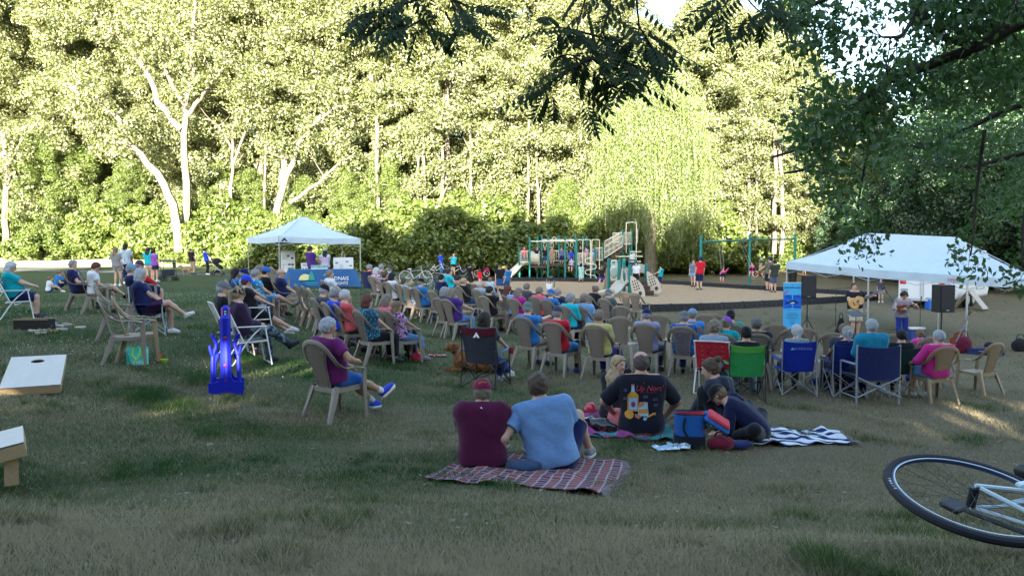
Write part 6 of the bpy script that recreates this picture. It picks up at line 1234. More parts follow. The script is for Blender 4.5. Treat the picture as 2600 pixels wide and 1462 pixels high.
g2.mk('bubble_window', mat('clear_plastic', (.30, .38, .34), .1, spec=.6), lambda mb: mb.ell(g2.pt(1560, 688, .42), (.22, .1, .36), 16, 10))
deck(g2, ((1548, 716, .5), (1598, 722, -.3), (1638, 712, 1.2), (1590, 708, 2.4)), 1)
slide(g2, ((1592, 718, 0), (1578, 722, -.4), (1566, 738, -.8), (1553, 750, -1.2), (1544, 753, -1.5)), .62); slide(g2, ((1556, 742, -1.4), (1540, 744, -1.5), (1522, 748, -1.6), (1512, 753, -1.6)), .5)
def fan(c, name):
    """curved side panel with hand holes beside the steps"""
    ctr = [(0, 0), (.16, -.02), (.42, -.22), (.62, -.5), (.70, -.8), (.66, -1.0), (.40, -1.04), (.22, -.95), (.06, -.6)]; P = cr([(x, 0, z) for x, z in ctr], 4, True); a = g2.pt(*c); mb = MB(); M = Matrix.Translation(a) @ Matrix.Rotation(R(-14), 4, 'Z'); mb.prism([(p.x, p.z) for p in P], .06, M); o = mb.build('side_panel', M_PBEIGE, g2.root, ang=30); mb = MB()
    for i in range(3):
        for j in range(4): mb.ell((.12 + i * .10 + j * .035, -.036, -.20 - j * .13 + (i - 1) * .04), (.032, .008, .045), 10, 5, M)
    mb.ell((.48, -.036, -.78), (.085, .008, .10), 14, 6, M); mb.build('hand_hole', M_PBROWN, o)
fan((1600, 702, -.45), 'a'); fan((1642, 691, .9), 'b')
def steps(mb):
    for i in range(4): mb.box(g2.pt(1650 - i * 8, 750 - i * 12, -.1 + i * .35) + Vector((0, 0, -.10)), (.72 - .05 * i, .36, .20), (0, 0, R(-14)))
g2.mk('steps', M_PBROWN, steps)
def play_drum():
    g = PG('talking_tube', 'dark play drum on a curved teal post in front of the climbing frame', 1406, 732); g.bar('post', M_PTEAL, ((1407, 735, 0), (1407, 716, 0), (1404, 708, 0)), .035, 1); g.mk('drum', M_BLACKP, lambda mb: mb.ell(g.pt(1400, 706, 0), (.14, .1, .17), 14, 8))
play_drum()
def trunk_toy():
    g = PG('artificial_stump', 'tall brown artificial tree stump beside the small slide', 1550, 738); fl = [(.38, 0), (.30, .15), (.24, .5), (.20, .9), (.17, 1.15), (.15, 1.25), (.10, 1.20)]; o = g.mk('stump', mat('stump_brown', rough=.85, fn=barkmat((.12, .09, .07), (.26, .20, .15), 9)), lambda mb: mb.lathe(fl, g.pt(1546, 738, .0), 14)); o.data.transform(Matrix.Identity(4))
trunk_toy()
def swings():
    P = [at(1780, 735), at(1904, 727), at(2019, 722)]; root = empty('swing_set', (P[1].x, P[1].y, gz(P[1].x, P[1].y)), 0, 'teal swing frame with three tall posts on the mulch', 'swing set'); b = root.location.copy(); tops = []
    for p, (u, v) in zip(P, ((1780, 598), (1904, 594), (2019, 593))):
        q = px(u, v, p.y) - b; g = gz(p.x, p.y) - b.z; mb = MB(); mb.tube([(q.x, q.y, g), (q.x, q.y, q.z - .04), (q.x, q.y, q.z)], [.085, .085, .05], 14); mb.build('post', M_PTEAL, root); tops.append(q)
    T_ = [t - Vector((0, 0, .38)) for t in tops]
    for i in (0, 1): mb = MB(); mb.tube([T_[i], T_[i + 1]], .05, 10); mb.build('beam', M_PTEAL, root)
    out = []
    for (u, Yd, sw, label, kind) in ((1826, .25, (.30, .8), 'dark bucket swing carrying the toddler in pink, left bay', 'bucket'), (1878, .5, (.9, .9), 'dark bucket swing carrying the child in front of the red bicycle', 'bucket'), (1957, .3, (.25, 1.1), 'belt swing carrying the girl in lavender', 'belt'), (1982, .3, (0, 0), 'empty belt swing hanging straight near the right post', 'belt')):
        i = 0 if u < 1904 else 1; a, c = T_[i], T_[i + 1]; t = (u - (1780, 1904)[i]) / (124, 115)[i]; h = a.lerp(c, t) + b; d = (c - a).normalized(); L = 2.0 if kind == 'bucket' else 2.1; s = Vector((sw[0], -sw[1] if kind == 'none' else sw[1] * .55, 0)); z = -math.sqrt(max(.3, L * L - s.length_squared)); seat = h + s + Vector((0, 0, z)); sr = empty('swing', h, 0, label, 'swing')
        for e in (-.22, .22): mb = MB(); mb.tube([d * e, seat - h + d * e * .9], .012, 5); mb.build('chain', M_SILV, sr)
        mb = MB(); q = seat - h
        if kind == 'bucket': mb.sheet(lambda u_, v_: q + Vector((.22 * math.cos(u_ * 6.283) * (.7 + .3 * v_), .2 * math.sin(u_ * 6.283) * (.7 + .3 * v_), -.28 + .32 * v_)), 18, 5, .012)
        else: mb.sheet(lambda u_, v_: q + Vector(((u_ - .5) * .46, (v_ - .5) * .14, -.10 * math.sin(math.pi * u_))), 10, 2, .015)
        mb.build('seat', M_BLKF, sr); out.append((h, seat))
    return out
SWG = swings()
def binn():
    p = at(2040, 726); root = empty('litter_bin', (p.x, p.y + 2, gz(p.x, p.y + 2)), 0, 'black litter bin behind the left loudspeaker', 'bin'); mb = MB(); mb.lathe([(.24, 0), (.30, .85), (.32, .88), (.30, .88)], n=18); mb.build('body', M_BLK, root); mb = MB(); mb.lathe([(.33, .87), (.33, .93), (.2, .98), (.01, .99)], n=18); mb.build('lid', M_BLK, root)
binn()
# ------------------------------------------------------------------ the people
def C_(name, c, pat=None, c2=None, sc=20): return clothmat(name, c, pat, c2, sc)
NAVY = C_('navy_cloth', (.010, .016, .075)); BLACK = C_('black_cloth', (.012, .012, .016)); BLUE = C_('blue_cloth', (.02, .16, .42)); LBLUE = C_('light_blue_cloth', (.16, .33, .58)); TEAL = C_('teal_cloth', (.0, .30, .34)); TURQ = C_('turquoise_cloth', (.01, .42, .52)); WHITE = C_('white_cloth', (.62, .64, .68)); GREY = C_('grey_cloth', (.22, .24, .26)); DGREY = C_('dark_grey_cloth', (.055, .06, .075)); RED = C_('red_cloth', (.48, .012, .03)); CORAL = C_('coral_cloth', (.58, .10, .11)); SALM = C_('salmon_cloth', (.62, .11, .15)); MAG = C_('magenta_cloth', (.40, .01, .22)); PINK = C_('pink_cloth', (.60, .05, .28)); PURP = C_('purple_cloth', (.06, .02, .18)); MAROON = C_('maroon_cloth', (.10, .008, .045)); YELL = C_('yellow_cloth', (.50, .46, .16)); KHAKI = C_('khaki_cloth', (.28, .24, .17)); OLIVE = C_('olive_cloth', (.065, .075, .055)); JEAN = C_('denim', (.03, .07, .18)); LJEAN = C_('light_denim', (.10, .24, .48)); GREEN = C_('sea_green_cloth', (.01, .24, .20)); PLBLUE = C_('pale_blue_cloth', (.30, .42, .58)); DPURP = C_('dark_purple_cloth', (.035, .018, .05)); ROYAL = C_('royal_cloth', (.012, .06, .55)); LAV = C_('lavender_cloth', (.42, .32, .55)); MINT = C_('mint_cloth', (.35, .62, .60), 'floral', (.05, .25, .25), 30); ORNG = C_('orange_cloth', (.60, .18, .03)); BEIGE = C_('beige_cloth', (.45, .40, .33))
HAW = C_('hawaiian_cloth', (.02, .30, .55), 'floral', (.62, .72, .75), 14); BFLO = C_('blue_floral_cloth', (.015, .07, .30), 'floral', (.05, .35, .55), 26); PFLO = C_('purple_floral_cloth', (.50, .32, .55), 'floral', (.22, .02, .14), 22); PKFL = C_('pink_floral_cloth', (.60, .50, .58), 'floral', (.50, .02, .18), 20); TFLO = C_('teal_floral_cloth', (.02, .06, .14), 'floral', (.10, .50, .60), 26); PLAID = C_('plaid_cloth', (.05, .03, .09), 'plaid', (.42, .40, .44), 11); CAMO = C_('camo_cloth', (.02, .03, .05), 'camo', (.14, .18, .22), 14); DRESS = C_('print_dress', (.45, .55, .62), 'floral', (.02, .20, .35), 18); BANDA = C_('bandana_cloth', (.03, .025, .02), 'camo', (.30, .24, .15), 24)
SHW = mat('white_shoe', (.6, .6, .58), .6); SHD = mat('dark_shoe', (.02, .022, .03), .6); SHB = mat('blue_shoe', (.01, .04, .45), .6); SHG = mat('grey_shoe', (.2, .2, .22), .6); SOCKW = mat('white_sock', (.55, .55, .55), .9); SOCKB = mat('black_sock', (.02, .02, .02), .9)
CPN = C_('navy_cap', (.008, .014, .09)); CPB = C_('black_cap', (.010, .010, .014)); CPG = C_('grey_cap', (.13, .14, .16)); CPM = C_('maroon_cap', (.17, .008, .045)); CPBL = C_('blue_cap', (.02, .12, .42)); CPGN = C_('green_cap', (.10, .17, .15)); CPP = C_('purple_cap', (.22, .07, .42)); CPLB = C_('light_blue_cap', (.16, .27, .38)); CPT = C_('tan_cap', (.30, .26, .22)); CPW = C_('white_cap', (.5, .5, .5)); CPD = C_('dusk_cap', (.05, .045, .07))
DEF = dict(shoe=SHD)
def SE(u, v, hd, kind, who, clab=None, g=None, **k):
    """seated person: (u, v) = top of the head; a resin chair of the given kind under them"""
    k = {**DEF, **k}; s = k.get('s', 1.0); seat = k.get('seat', .42); top = seat + .83 * s; p = at(u, v, top); rz = -R(hd); gp = k.pop('gp', None); off = .13 * s
    c = (p.x + math.sin(-rz) * off, p.y + math.cos(rz) * off); c = at(*gp)[:2] if gp else c; q = (c[0] - math.sin(-rz) * .06, c[1] - math.cos(rz) * .06)
    if kind: chair(c, rz, kind, clab or ('resin chair of the ' + who))
    return person(who, q, rz, 'sit', **k), c, rz
def EC(u, v, hd, kind, label, group=None): p = at(u, v, .97); rz = -R(hd); return chair((p.x + .3 * math.sin(-rz), p.y + .3 * math.cos(rz)), rz, kind, label, group)
def ST(u, vh, vf, hd, who, **k):
    p = at(u, vf); Y = p.y; z = px(u, vh, Y).z - gz(p.x, p.y); s = k.pop('s', None) or z / 1.715; k = {**DEF, **k}; return person(who, p, -R(hd), 'stand', s=s, **k)
SH = dict(leg=.95)
# --- left group
p = at(34, 662, 1.27); lawn_chair((p.x + .05, p.y), R(-60), 'white framed lawn chair holding the white-haired woman in a teal top', TEAL, M_WHITEP); person('seated woman with white hair in a teal top looking at her phone', p, R(-62), 'sit', hair='bob', hc='white', shirt=TEAL, sleeve=.8, pants=NAVY, leg=.95, shoe=SHD, belly=1, build=1.1, pitch=-22, lh=(-.05, .36, .72), rh=(.08, .36, .72), lf=(-.12, .42, .075), rf=(.12, .40, .075), glasses='clear')
p = at(20, 775); lawn_chair((p.x - .1, p.y), R(-70), 'empty white framed lawn chair with aqua mesh at the left photo edge', C_('aqua_mesh', (.10, .36, .42)), M_WHITEP)
person('woman sitting on the grass in blue holding a white card', at(146, 735), R(-75), 'floor', s=.95, hair='pony', hc='light', shirt=BLUE, pants=NAVY, leg=1.9, shoe=SHD, face=True, yaw=-30, lean=6, pitch=-8, vox=.018)
person('small girl with a brown ponytail and white tee sitting on the grass', at(124, 742), R(-55), 'floor', s=.68, hair='pony', hc='light', shirt=WHITE, pants=JEAN, leg=.6, shoe=SHW, lean=4, vox=.016, yaw=10)
SE(188, 661, 68, 'solid', 'grey-haired man in navy with crossed legs', hc='grey', shirt=NAVY, pants=BLACK, sock=SOCKB, belly=.8, build=1.12, yaw=35, lean=-16, rf=(.02, .74, .42), rk=(.3, .7, 1), lh=(-.05, .22, .72), rh=(.1, .24, .70), **SH)
SE(228, 666, 60, 'solid', 'dark-haired person in a white tee and glasses reading', hair='short', hc='auburn', shirt=WHITE, pants=KHAKI, glasses='clear', face=True, pitch=-30, yaw=12, lean=-4, s=.97, rf=(.02, .66, .42), rk=(.3, .7, 1), **SH)
ST(299, 624, 727, 10, 'girl with long light brown hair in a grey tee and shorts', hair='long', hc='light', shirt=GREY, pants=GREY, leg=.5, yaw=40, shoe=SHW)
ST(323, 614, 722, 0, 'girl with black braids in a white tee with blue printing', hair='two braids', hc='black', skin='dark', shirt=C_('printed_white_tee', (.48, .58, .70), 'floral', (.08, .2, .42), 34), pants=NAVY, leg=1.5, shoe=SHW)
ST(380, 624, 716, 0, 'girl in a bright turquoise tee with hands on her hips', hair='long', hc='dark', shirt=TURQ, pants=C_('pale_pink_cloth', (.6, .38, .42)), leg=.5, lh=(-.16, -.02, .85), rh=(.16, -.02, .85), le=(-1, -.3, 0), re=(1, -.3, 0), shoe=SHW)
ST(394, 629, 716, 20, 'girl in purple standing behind the girl in turquoise', hair='curly', hc='dark', shirt=C_('violet_cloth', (.25, .08, .45)), pants=NAVY, leg=.6, shoe=SHW)
SE(355, 662, 62, 'solid', 'man in red with a dark cap and sunglasses', hair='fringe', hc='grey', hat='cap', hat_m=CPD, glasses='sun', shirt=RED, sleeve=1.95, pants=NAVY, yaw=15, sock=SOCKW, shoe=SHD, build=1.05, **SH)
SE(334, 671, 62, 'solid', 'man in navy with a pale grey cap', hair='fringe', hc='grey', hat='cap', hat_m=CPLB, shirt=NAVY, pants=NAVY, **SH)
o, c, rz = SE(358, 683, 70, None, 'woman with a grey bob in navy with crossed bare legs', hair='bob', hc='silver', shirt=NAVY, pants=C_('plum_cloth', (.04, .01, .05)), leg=.8, belly=1, build=1.12, yaw=-10, rf=(.04, .70, .36), rk=(.3, .7, 1), shoe=SHW)
camp_chair(c, rz, 'dark folding chair holding the grey-bobbed woman in navy', M_NAVY, M_SILV)
ST(489, 626, 697, 25, 'bald man in a black tee and khaki trousers walking a dog', hair='fringe', hc='dark', shirt=BLACK, pants=KHAKI, leg=1.95, yaw=40)
ST(526, 627, 698, 70, 'woman in a blue tank top and black leggings pushing a stroller', hair='bun', hc='dark', shirt=ROYAL, sleeve=0, pants=BLACK, leg=1.95, skin='tan', lh=(-.1, .45, 1.0), rh=(.1, .45, 1.0), shoe=SHW)
EC(262, 755, 65, 'solid', 'far one of two empty resin chairs side by side on the left grass'); EC(318, 788, 66, 'solid', 'middle empty resin chair between the far one and the tan one') if False else None
p = at(300, 862); chair((p.x, p.y), R(-66), 'solid', 'empty taupe resin chair left of the tan one by the tote bag'); p = at(352, 915); chair((p.x, p.y + .05), R(-64), 'tan', 'empty tan resin chair standing over the aqua tote bag')
# --- left of centre, behind the blue game stand
o, c, rz = SE(566, 715, 60, None, 'man in black with grey hair and a blue-grey cap', hair='fringe', hc='silver', hat='cap', hat_m=CPG, shirt=BLACK, pants=BLACK, leg=1.9); lawn_chair(c, rz, 'white lawn chair holding the man in black with a blue-grey cap', C_('white_mesh', (.42, .42, .40)), M_WHITEP)
o, c, rz = SE(606, 728, 60, None, 'woman in dark purple with a camouflage bandana and ponytail', hair='pony', hc='blond', hat='bandana', hat_m=BANDA, shirt=DPURP, sleeve=1.95, pants=CAMO, leg=1.95, shoe=SHD, rf=(.06, .72, .28), rk=(.3, .7, 1), lh=(-.1, .22, .62), rh=(.05, .24, .64), twist=12); lawn_chair(c, rz, 'white tube lawn chair holding the woman in the camouflage bandana', C_('white_mesh', (.42, .42, .40)), M_WHITEP)
o, c, rz = SE(630, 699, 66, None, 'man in black with a blue cap stretching out white shoes', hair='fringe', hc='auburn', hat='cap', hat_m=ROYAL, shirt=BLACK, pants=BLACK, shoe=SHW, lean=-18, lf=(-.14, .72, .08), rf=(.16, .82, .14), lh=(-.05, .34, .66), rh=(.08, .36, .66), build=1.1, **SH); lawn_chair(c, rz, 'white lawn chair with red webbing holding the man in white shoes', C_('red_web', (.55, .02, .04)), M_WHITEP, True)
SE(600, 681, 60, 'solid', 'woman with long dark brown hair behind the blue caps', hair='long', hc='dark', shirt=BLUE, pants=JEAN, leg=1.9)
SE(620, 683, 62, 'solid', 'person in a navy cap and pale blue shirt', hair='short', hc='grey', hat='cap', hat_m=CPN, shirt=PLBLUE, pants=JEAN, leg=1.9)
SE(651, 683, 66, 'solid', 'grey-haired man in sunglasses and a bright blue Hawaiian shirt', hc='grey', glasses='sun', shirt=HAW, pants=HAW, leg=.9, lean=-16, build=1.1, rf=(.02, .74, .40), rk=(.3, .7, 1), shoe=SHG)
SE(661, 674, 66, 'solid', 'person in a yellow and black shirt behind the Hawaiian shirt', hc='ash', hair='curly', shirt=C_('amber_cloth', (.45, .27, .02)), pants=BLACK, yaw=10)
SE(676, 678, 66, 'solid', 'person in a bright blue beanie and dark jacket', hat='bandana', hat_m=CPBL, shirt=BLACK, sleeve=1.9, pants=ROYAL, leg=.9, hair='short', hc='dark', rf=(.02, .74, .42), rk=(.3, .7, 1), shoe=SHD)
EC(690, 680, 40, 'solid', 'empty resin chair turned aside behind the bald man in glasses')
SE(713, 682, 72, 'solid', 'bald man with a grey beard and glasses in a navy polo', hair='fringe', hc='grey', shirt=NAVY, collar=True, pants=KHAKI, glasses='clear', face=True, yaw=45, build=1.1, belly=.6, lean=-14, rf=(.30, .44, .10), lf=(.05, .62, .08), shoe=None, **SH)
SE(838, 686, 62, 'solid', 'grey-haired man in a white shirt in front of the display table', hc='ash', shirt=WHITE, collar=True, pants=KHAKI, leg=1.9, yaw=10, group=None)
# stack of empty chairs and the first rows
for i, (u, v, w) in enumerate(((757, 722, 'first'), (774, 726, 'second'), (789, 731, 'third'))): EC(u, v, 62, 'solid', '%s from the left of three empty resin chairs in front of the navy polo' % w)
SE(822, 722, 58, 'solid', 'man in a black cap and grey shirt, row end', hair='fringe', hc='silver', hat='cap', hat_m=CPB, shirt=DGREY, pants=NAVY, leg=1.9, pitch=-12)
SE(851, 731, 57, 'solid', 'man with cropped grey hair in a royal blue shirt', hc='grey', shirt=ROYAL, pants=KHAKI, leg=.95, sleeve=1.4)
SE(877, 735, 56, 'solid', 'woman with short white hair and a coral red top', hair='short', hc='white', shirt=CORAL, pants=OLIVE, leg=1.9, sleeve=1.2)
SE(897, 702, 60, 'solid', 'hidden listener in denim between the first rows', hc='brown', shirt=JEAN, sleeve=1.9, pants=JEAN, leg=1.9) if False else None
SE(934, 749, 54, 'lattice', 'woman with straight auburn hair in a teal patterned top', hair='bob', hc='auburn', shirt=TFLO, pants=BLACK, leg=1.9, glasses='sun', build=1.05, yaw=8)
SE(984, 747, 52, 'solid', 'woman with highlighted brown hair and a coral pink top', hair='bob', hc='ash', shirt=C_('hot_coral_cloth', (.66, .14, .17)), pants=BLACK, leg=1.9, yaw=8)
SE(1010, 765, 54, 'solid', 'girl with clipped brown hair in a purple floral top', hair='long', hc='light', skin='tan', shirt=PFLO, pants=LJEAN, leg=1.5, s=.88, yaw=14, lh=(-.1, .30, .62), rh=(.12, .30, .62), shoe=SHG)
# row near the display table
o, c, rz = SE(939, 672, 40, None, 'grey-haired man in a red shirt and sunglasses', hc='grey', shirt=RED, pants=BLACK, leg=1.9, glasses='sun', yaw=20); camp_chair(c, rz, 'navy camp chair holding the man in the red shirt', M_NAVY, M_BLACKP, w=.6, top=1.0)
SE(956, 680, 50, 'solid', 'white-haired woman in a pink floral blouse', hair='bob', hc='white', shirt=PKFL, pants=BLACK, leg=1.9); SE(969, 671, 55, 'solid', 'grey-haired man behind the pink floral blouse', hc='grey', shirt=GREY, pants=BLACK, leg=1.9); SE(989, 675, 55, 'solid', 'man in an olive cap and light blue shirt', hair='fringe', hc='grey', hat='cap', hat_m=OLIVE, shirt=LBLUE, pants=KHAKI)
SE(979, 690, 60, 'solid', 'smiling dark-haired woman in a black top', hair='bun', hc='brown', shirt=BLACK, pants=BLACK, leg=1.9, yaw=28, face=True); SE(996, 693, 50, 'solid', 'person with black hair and a white shirt', hair='bob', hc='black', skin='tan', shirt=WHITE, pants=BLACK, leg=1.9)
SE(1027, 708, 55, 'solid', 'boy with brown hair in a striped aqua tee', hair='short', hc='brown', s=.85, shirt=C_('aqua_stripe', (.02, .42, .50), 'stripes', (.35, .65, .68), 14), pants=NAVY, yaw=15); SE(1046, 714, 52, 'solid', 'child with fair hair in a white tee with blue emblem', hair='short', hc='blond', s=.85, shirt=C_('white_blue_tee', (.55, .60, .66), 'floral', (.1, .22, .5), 9), pants=GREY)
SE(1069, 707, 50, 'solid', 'man in a dark cap and bright blue tee', hair='fringe', hc='grey', hat='cap', hat_m=CPB, shirt=BLUE, pants=JEAN, leg=1.9, build=1.08, yaw=10)
SE(1121, 697, 45, None, 'man in a black cap and navy tee by the wooden bench', hair='short', hc='dark', hat='cap', hat_m=CPB, shirt=NAVY, pants=NAVY); SE(1131, 684, 60, None, 'dark-haired boy in turquoise on the wooden bench', hair='short', hc='dark', s=.9, shirt=TURQ, pants=BLACK); SE(1141, 684, 70, None, 'person in a turquoise tee with arm along the wooden bench', hair='short', hc='dark', shirt=TURQ, pants=BLACK, yaw=20, rh=(.35, .3, .75))
ST(1121, 638, 697, 60, 'child in blue pyjamas-like clothes standing by the white bicycle', hc='brown', hair='short', shirt=ROYAL, sleeve=1.9, pants=BLUE, leg=1.9); ST(1151, 641, 702, -150, 'woman in a turquoise tee and black shorts drinking by the hedge', hair='bun', hc='blond', shirt=TURQ, pants=BLACK, leg=.5, rh=(.05, .2, 1.35), re=(1, .2, -.5), lh=(.05, .2, 1.05), face=True)
SE(1178, 706, 55, 'solid', 'woman with a blond ponytail in a black top looking right', hair='pony', hc='blond', shirt=BLACK, sleeve=1.9, pants=JEAN, leg=1.9, yaw=30, face=True)
SE(1129, 729, 50, 'solid', 'woman with a grey bob and a black top', hair='bob', hc='grey', shirt=DGREY, pants=BLACK, leg=1.9); SE(1150, 732, 48, 'solid', 'woman with an ash blond bob in navy with light jeans', hair='bob', hc='ash', shirt=PURP, pants=LJEAN, leg=1.7, belly=.6, build=1.1, rh=(.15, .42, .72), lh=(-.05, .42, .72)); EC(1098, 738, 50, 'solid', 'empty resin chair left of the grey-bobbed woman'); EC(1208, 722, 50, 'solid', 'empty resin chair between ponytail woman and bald man')
SE(1221, 713, 50, 'solid', 'bald man in a pale grey-blue tee', hair='fringe', hc='white', shirt=C_('haze_cloth', (.28, .36, .42)), pants=KHAKI, yaw=12, build=1.05, skin='ruddy'); SE(1243, 727, 48, 'solid', 'dark-haired person in a black tee with hand to face', hair='short', hc='dark', shirt=BLACK, pants=KHAKI, leg=1.9, rh=(.05, .25, 1.02), re=(1, 0, -1), glasses='sun', pitch=-10); SE(1246, 706, 40, None, 'small child with a topknot in a pale shirt', hair='bun', hc='light', s=.72, shirt=PLBLUE, pants=GREY, shoe=SHW)
ST(1195, 684, 735, 50, 'boy in black standing by the mulch edge', hc='dark', shirt=BLACK, pants=BLACK, s=.80); ST(1219, 682, 724, 30, 'girl in a red tank top standing on the mulch edge', hair='long', hc='brown', shirt=RED, sleeve=0, pants=RED, leg=.6)
ST(1269, 667, 749, 175, 'man in a black tee, sunglasses and blue shorts facing the camera', hc='dark', shirt=BLACK, pants=C_('slate_blue_cloth', (.03, .09, .22)), leg=.95, glasses='sun', face=True, shoe=SHD, lh=(-.18, .12, .85)); ST(1286, 674, 748, 20, 'blond woman in a pale pink top and long teal skirt', hair='bob', hc='blond', shirt=C_('pale_pink_top', (.55, .42, .42)), sleeve=0, pants=C_('deep_teal_cloth', (.01, .08, .15)), leg=1.9); ST(1287, 690, 752, -60, 'boy with dark hair in a blue tee with dark sleeves', hc='dark', shirt=BLUE, pants=JEAN, yaw=-10, s=.82); ST(1272, 656, 700, 0, 'child with brown hair on the slope behind the man in sunglasses', hc='light', shirt=GREY, pants=NAVY); ST(1281, 668, 712, 0, 'child in a yellow tee behind the man in sunglasses', hc='dark', shirt=C_('bright_yellow', (.6, .6, .05)), pants=NAVY)
SE(1290, 726, 48, 'solid', 'woman with long brown hair in a light blue top', hair='long', hc='auburn', shirt=C_('sky_cloth', (.20, .36, .60)), sleeve=1.2, pants=NAVY, leg=1.9); SE(1317, 732, 46, 'solid', 'woman with streaked grey hair in a magenta tee', hair='bob', hc='ash', shirt=MAG, pants=BLACK, leg=1.9, build=1.1, yaw=10); SE(1326, 720, 50, 'solid', 'grey-blond man in a charcoal tee leaning forward', hair='short', hc='ash', shirt=DGREY, pants=PLBLUE, leg=1.9, lean=6)
SE(1370, 729, 45, 'solid', 'man in sunglasses and a salmon pink polo', hc='ash', skin='ruddy', glasses='sun', shirt=SALM, collar=True, pants=BLACK, leg=1.9, yaw=20, build=1.05); SE(1399, 735, 44, 'solid', 'man in a bright blue cap and blue shirt', hair='fringe', hc='grey', hat='cap', hat_m=CPBL, shirt=BLUE, pants=NAVY, leg=1.9, yaw=10, glasses='clear'); SE(1416, 733, 48, 'solid', 'man in a tan flat cap and navy top', hair='fringe', hc='grey', hat='cap', hat_m=CPT, shirt=NAVY, sleeve=1.9, pants=NAVY, leg=1.9, glasses='clear', yaw=15)
SE(1442, 748, 42, 'solid', 'woman with short grey curls in a turquoise puffy top', hair='curly', hc='grey', shirt=TURQ, sleeve=1.3, pants=NAVY, leg=1.9, yaw=30, glasses='clear', lean=-4); SE(1480, 749, 36, 'solid', 'woman with frosted dark hair in a light blue tee', hair='curly', hc='ash', shirt=LBLUE, pants=PURP, leg=1.9, build=1.12, lean=-4, rh=(.18, .3, .60)); SE(1503, 727, 50, 'solid', 'woman in a grey cap and black tank top', hair='bun', hc='light', hat='cap', hat_m=CPG, shirt=BLACK, sleeve=0, pants=BLACK, leg=1.9, skin='ruddy', lean=4, yaw=10); SE(1545, 735, 48, 'solid', 'man in a grey cap and grey-green tee', hair='fringe', hc='grey', hat='cap', hat_m=CPG, shirt=C_('spruce_cloth', (.07, .11, .11)), pants=DGREY, leg=1.9, build=1.08, yaw=15)
EC(1480, 762, 40, 'solid', 'empty resin chair between the turquoise and yellow tops'); EC(1340, 760, 44, 'solid', 'empty resin chair behind the magenta tee') if False else None
EC(1458, 760, 45, 'solid', 'empty resin chair behind the turquoise puffy top'); EC(1612, 746, 38, 'solid', 'left one of two empty resin chairs beside the black border', None); EC(1588, 743, 46, 'solid', 'farther empty resin chair nearest the slide end'); EC(1578, 778, 34, 'solid', 'empty resin chair just right of the grey-green tee'); EC(1575, 806, 26, 'solid', 'empty resin chair right of the yellow jacket'); EC(1672, 800, 20, 'solid', 'empty resin chair right of the navy cap and lilac shirt'); EC(1790, 800, 12, 'solid', 'empty resin chair left of the purple cap'); EC(1808, 798, 14, 'solid', 'farther empty resin chair left of the black cap and green tee')
# --- second row
SE(1341, 768, 38, 'solid', 'man in a green cap and blue tee raising his hand', hair='fringe', hc='grey', hat='cap', hat_m=CPGN, shirt=BLUE, pants=KHAKI, leg=1.4, rh=(.12, .42, .95), lh=(.02, .38, .78), yaw=8, sock=SOCKW, build=1.05)
SE(1416, 779, 34, 'solid', 'man in a dusky cap and red shirt with blue shorts', hair='fringe', hc='grey', hat='cap', hat_m=CPD, shirt=RED, pants=BLUE, sock=SOCKB, shoe=C_('stripe_shoe', (.03, .05, .2)), yaw=5, **SH)
SE(1521, 787, 30, 'solid', 'balding man in a pale yellow jacket', hair='short', hc='ash', skin='tan', shirt=YELL, sleeve=1.97, pants=PURP, leg=1.9, sock=SOCKW, build=1.12, rf=(.25, .60, .12), yaw=10)
SE(1643, 785, 26, 'solid', 'man in a navy cap and lilac grey shirt', hair='fringe', hc='grey', hat='cap', hat_m=CPN, shirt=C_('lilac_grey_cloth', (.25, .27, .42)), pants=JEAN, leg=1.9, sock=SOCKW, yaw=-6)
SE(1738, 791, 24, 'lattice', 'man in a grey cap and blue leaf patterned shirt', hair='fringe', hc='grey', hat='cap', hat_m=CPG, shirt=BFLO, pants=JEAN, leg=1.9, belly=.5, build=1.1, yaw=5)
SE(1758, 785, 30, 'solid', 'man in a light blue cap and blue polo', hair='fringe', hc='ash', hat='cap', hat_m=CPLB, glasses='sun', shirt=C_('azure_cloth', (.03, .20, .58)), pants=KHAKI, yaw=20)
o, c, rz = SE(1813, 815, 24, None, 'woman with curly brown hair in a pale blue cardigan', hair='curly', hc='ash', glasses='sun', shirt=C_('pale_cardigan', (.24, .32, .42)), sleeve=1.95, pants=LJEAN, leg=1.9, seat=.40, yaw=12, lean=-14); lawn_chair(c, rz, 'white lawn chair with red and white webbing near the green camp chair', C_('red_web', (.55, .02, .04)), M_WHITEP, True, w=.56)
SE(1839, 808, 26, 'solid', 'woman in a purple cap and teal top', hair='pony', hc='ash', hat='cap', hat_m=CPP, shirt=TEAL, pants=DGREY, leg=1.9, pitch=-14, yaw=20, lean=0); SE(1855, 788, 10, 'solid', 'man in a black cap and sea green tee', hair='short', hc='dark', hat='cap', hat_m=CPB, shirt=GREEN, pants=BLACK, yaw=8)
SE(1921, 808, 12, 'solid', 'man with close-cropped dark hair in a black tee', hair='short', hc=(.12, .11, .11), shirt=BLACK, pants=DGREY, leg=1.9, build=1.2, belly=.6, yaw=14, skin='tan'); EC(1968, 825, 12, 'solid', 'empty resin chair right of the cropped-haired man in black')
o, c, rz = SE(1894, 830, 6, None, 'person in a black cap behind the green camp chair back', hair='short', hc='black', hat='cap', hat_m=CPB, shirt=BLACK, sleeve=1.9, pants=C_('pale_grey_trousers', (.22, .30, .42)), leg=1.95, seat=.40, s=.96, rf=(.28, .62, .08), lf=(-.05, .5, .08), shoe=SHD, lean=-16); camp_chair(c, rz, 'bright green camp chair with a black frame', M_GRN, M_BLACKP, w=.56, top=.90, cup=C_('pale_green', (.35, .6, .4)), band=C_('lime_fabric', (.10, .40, .07)))
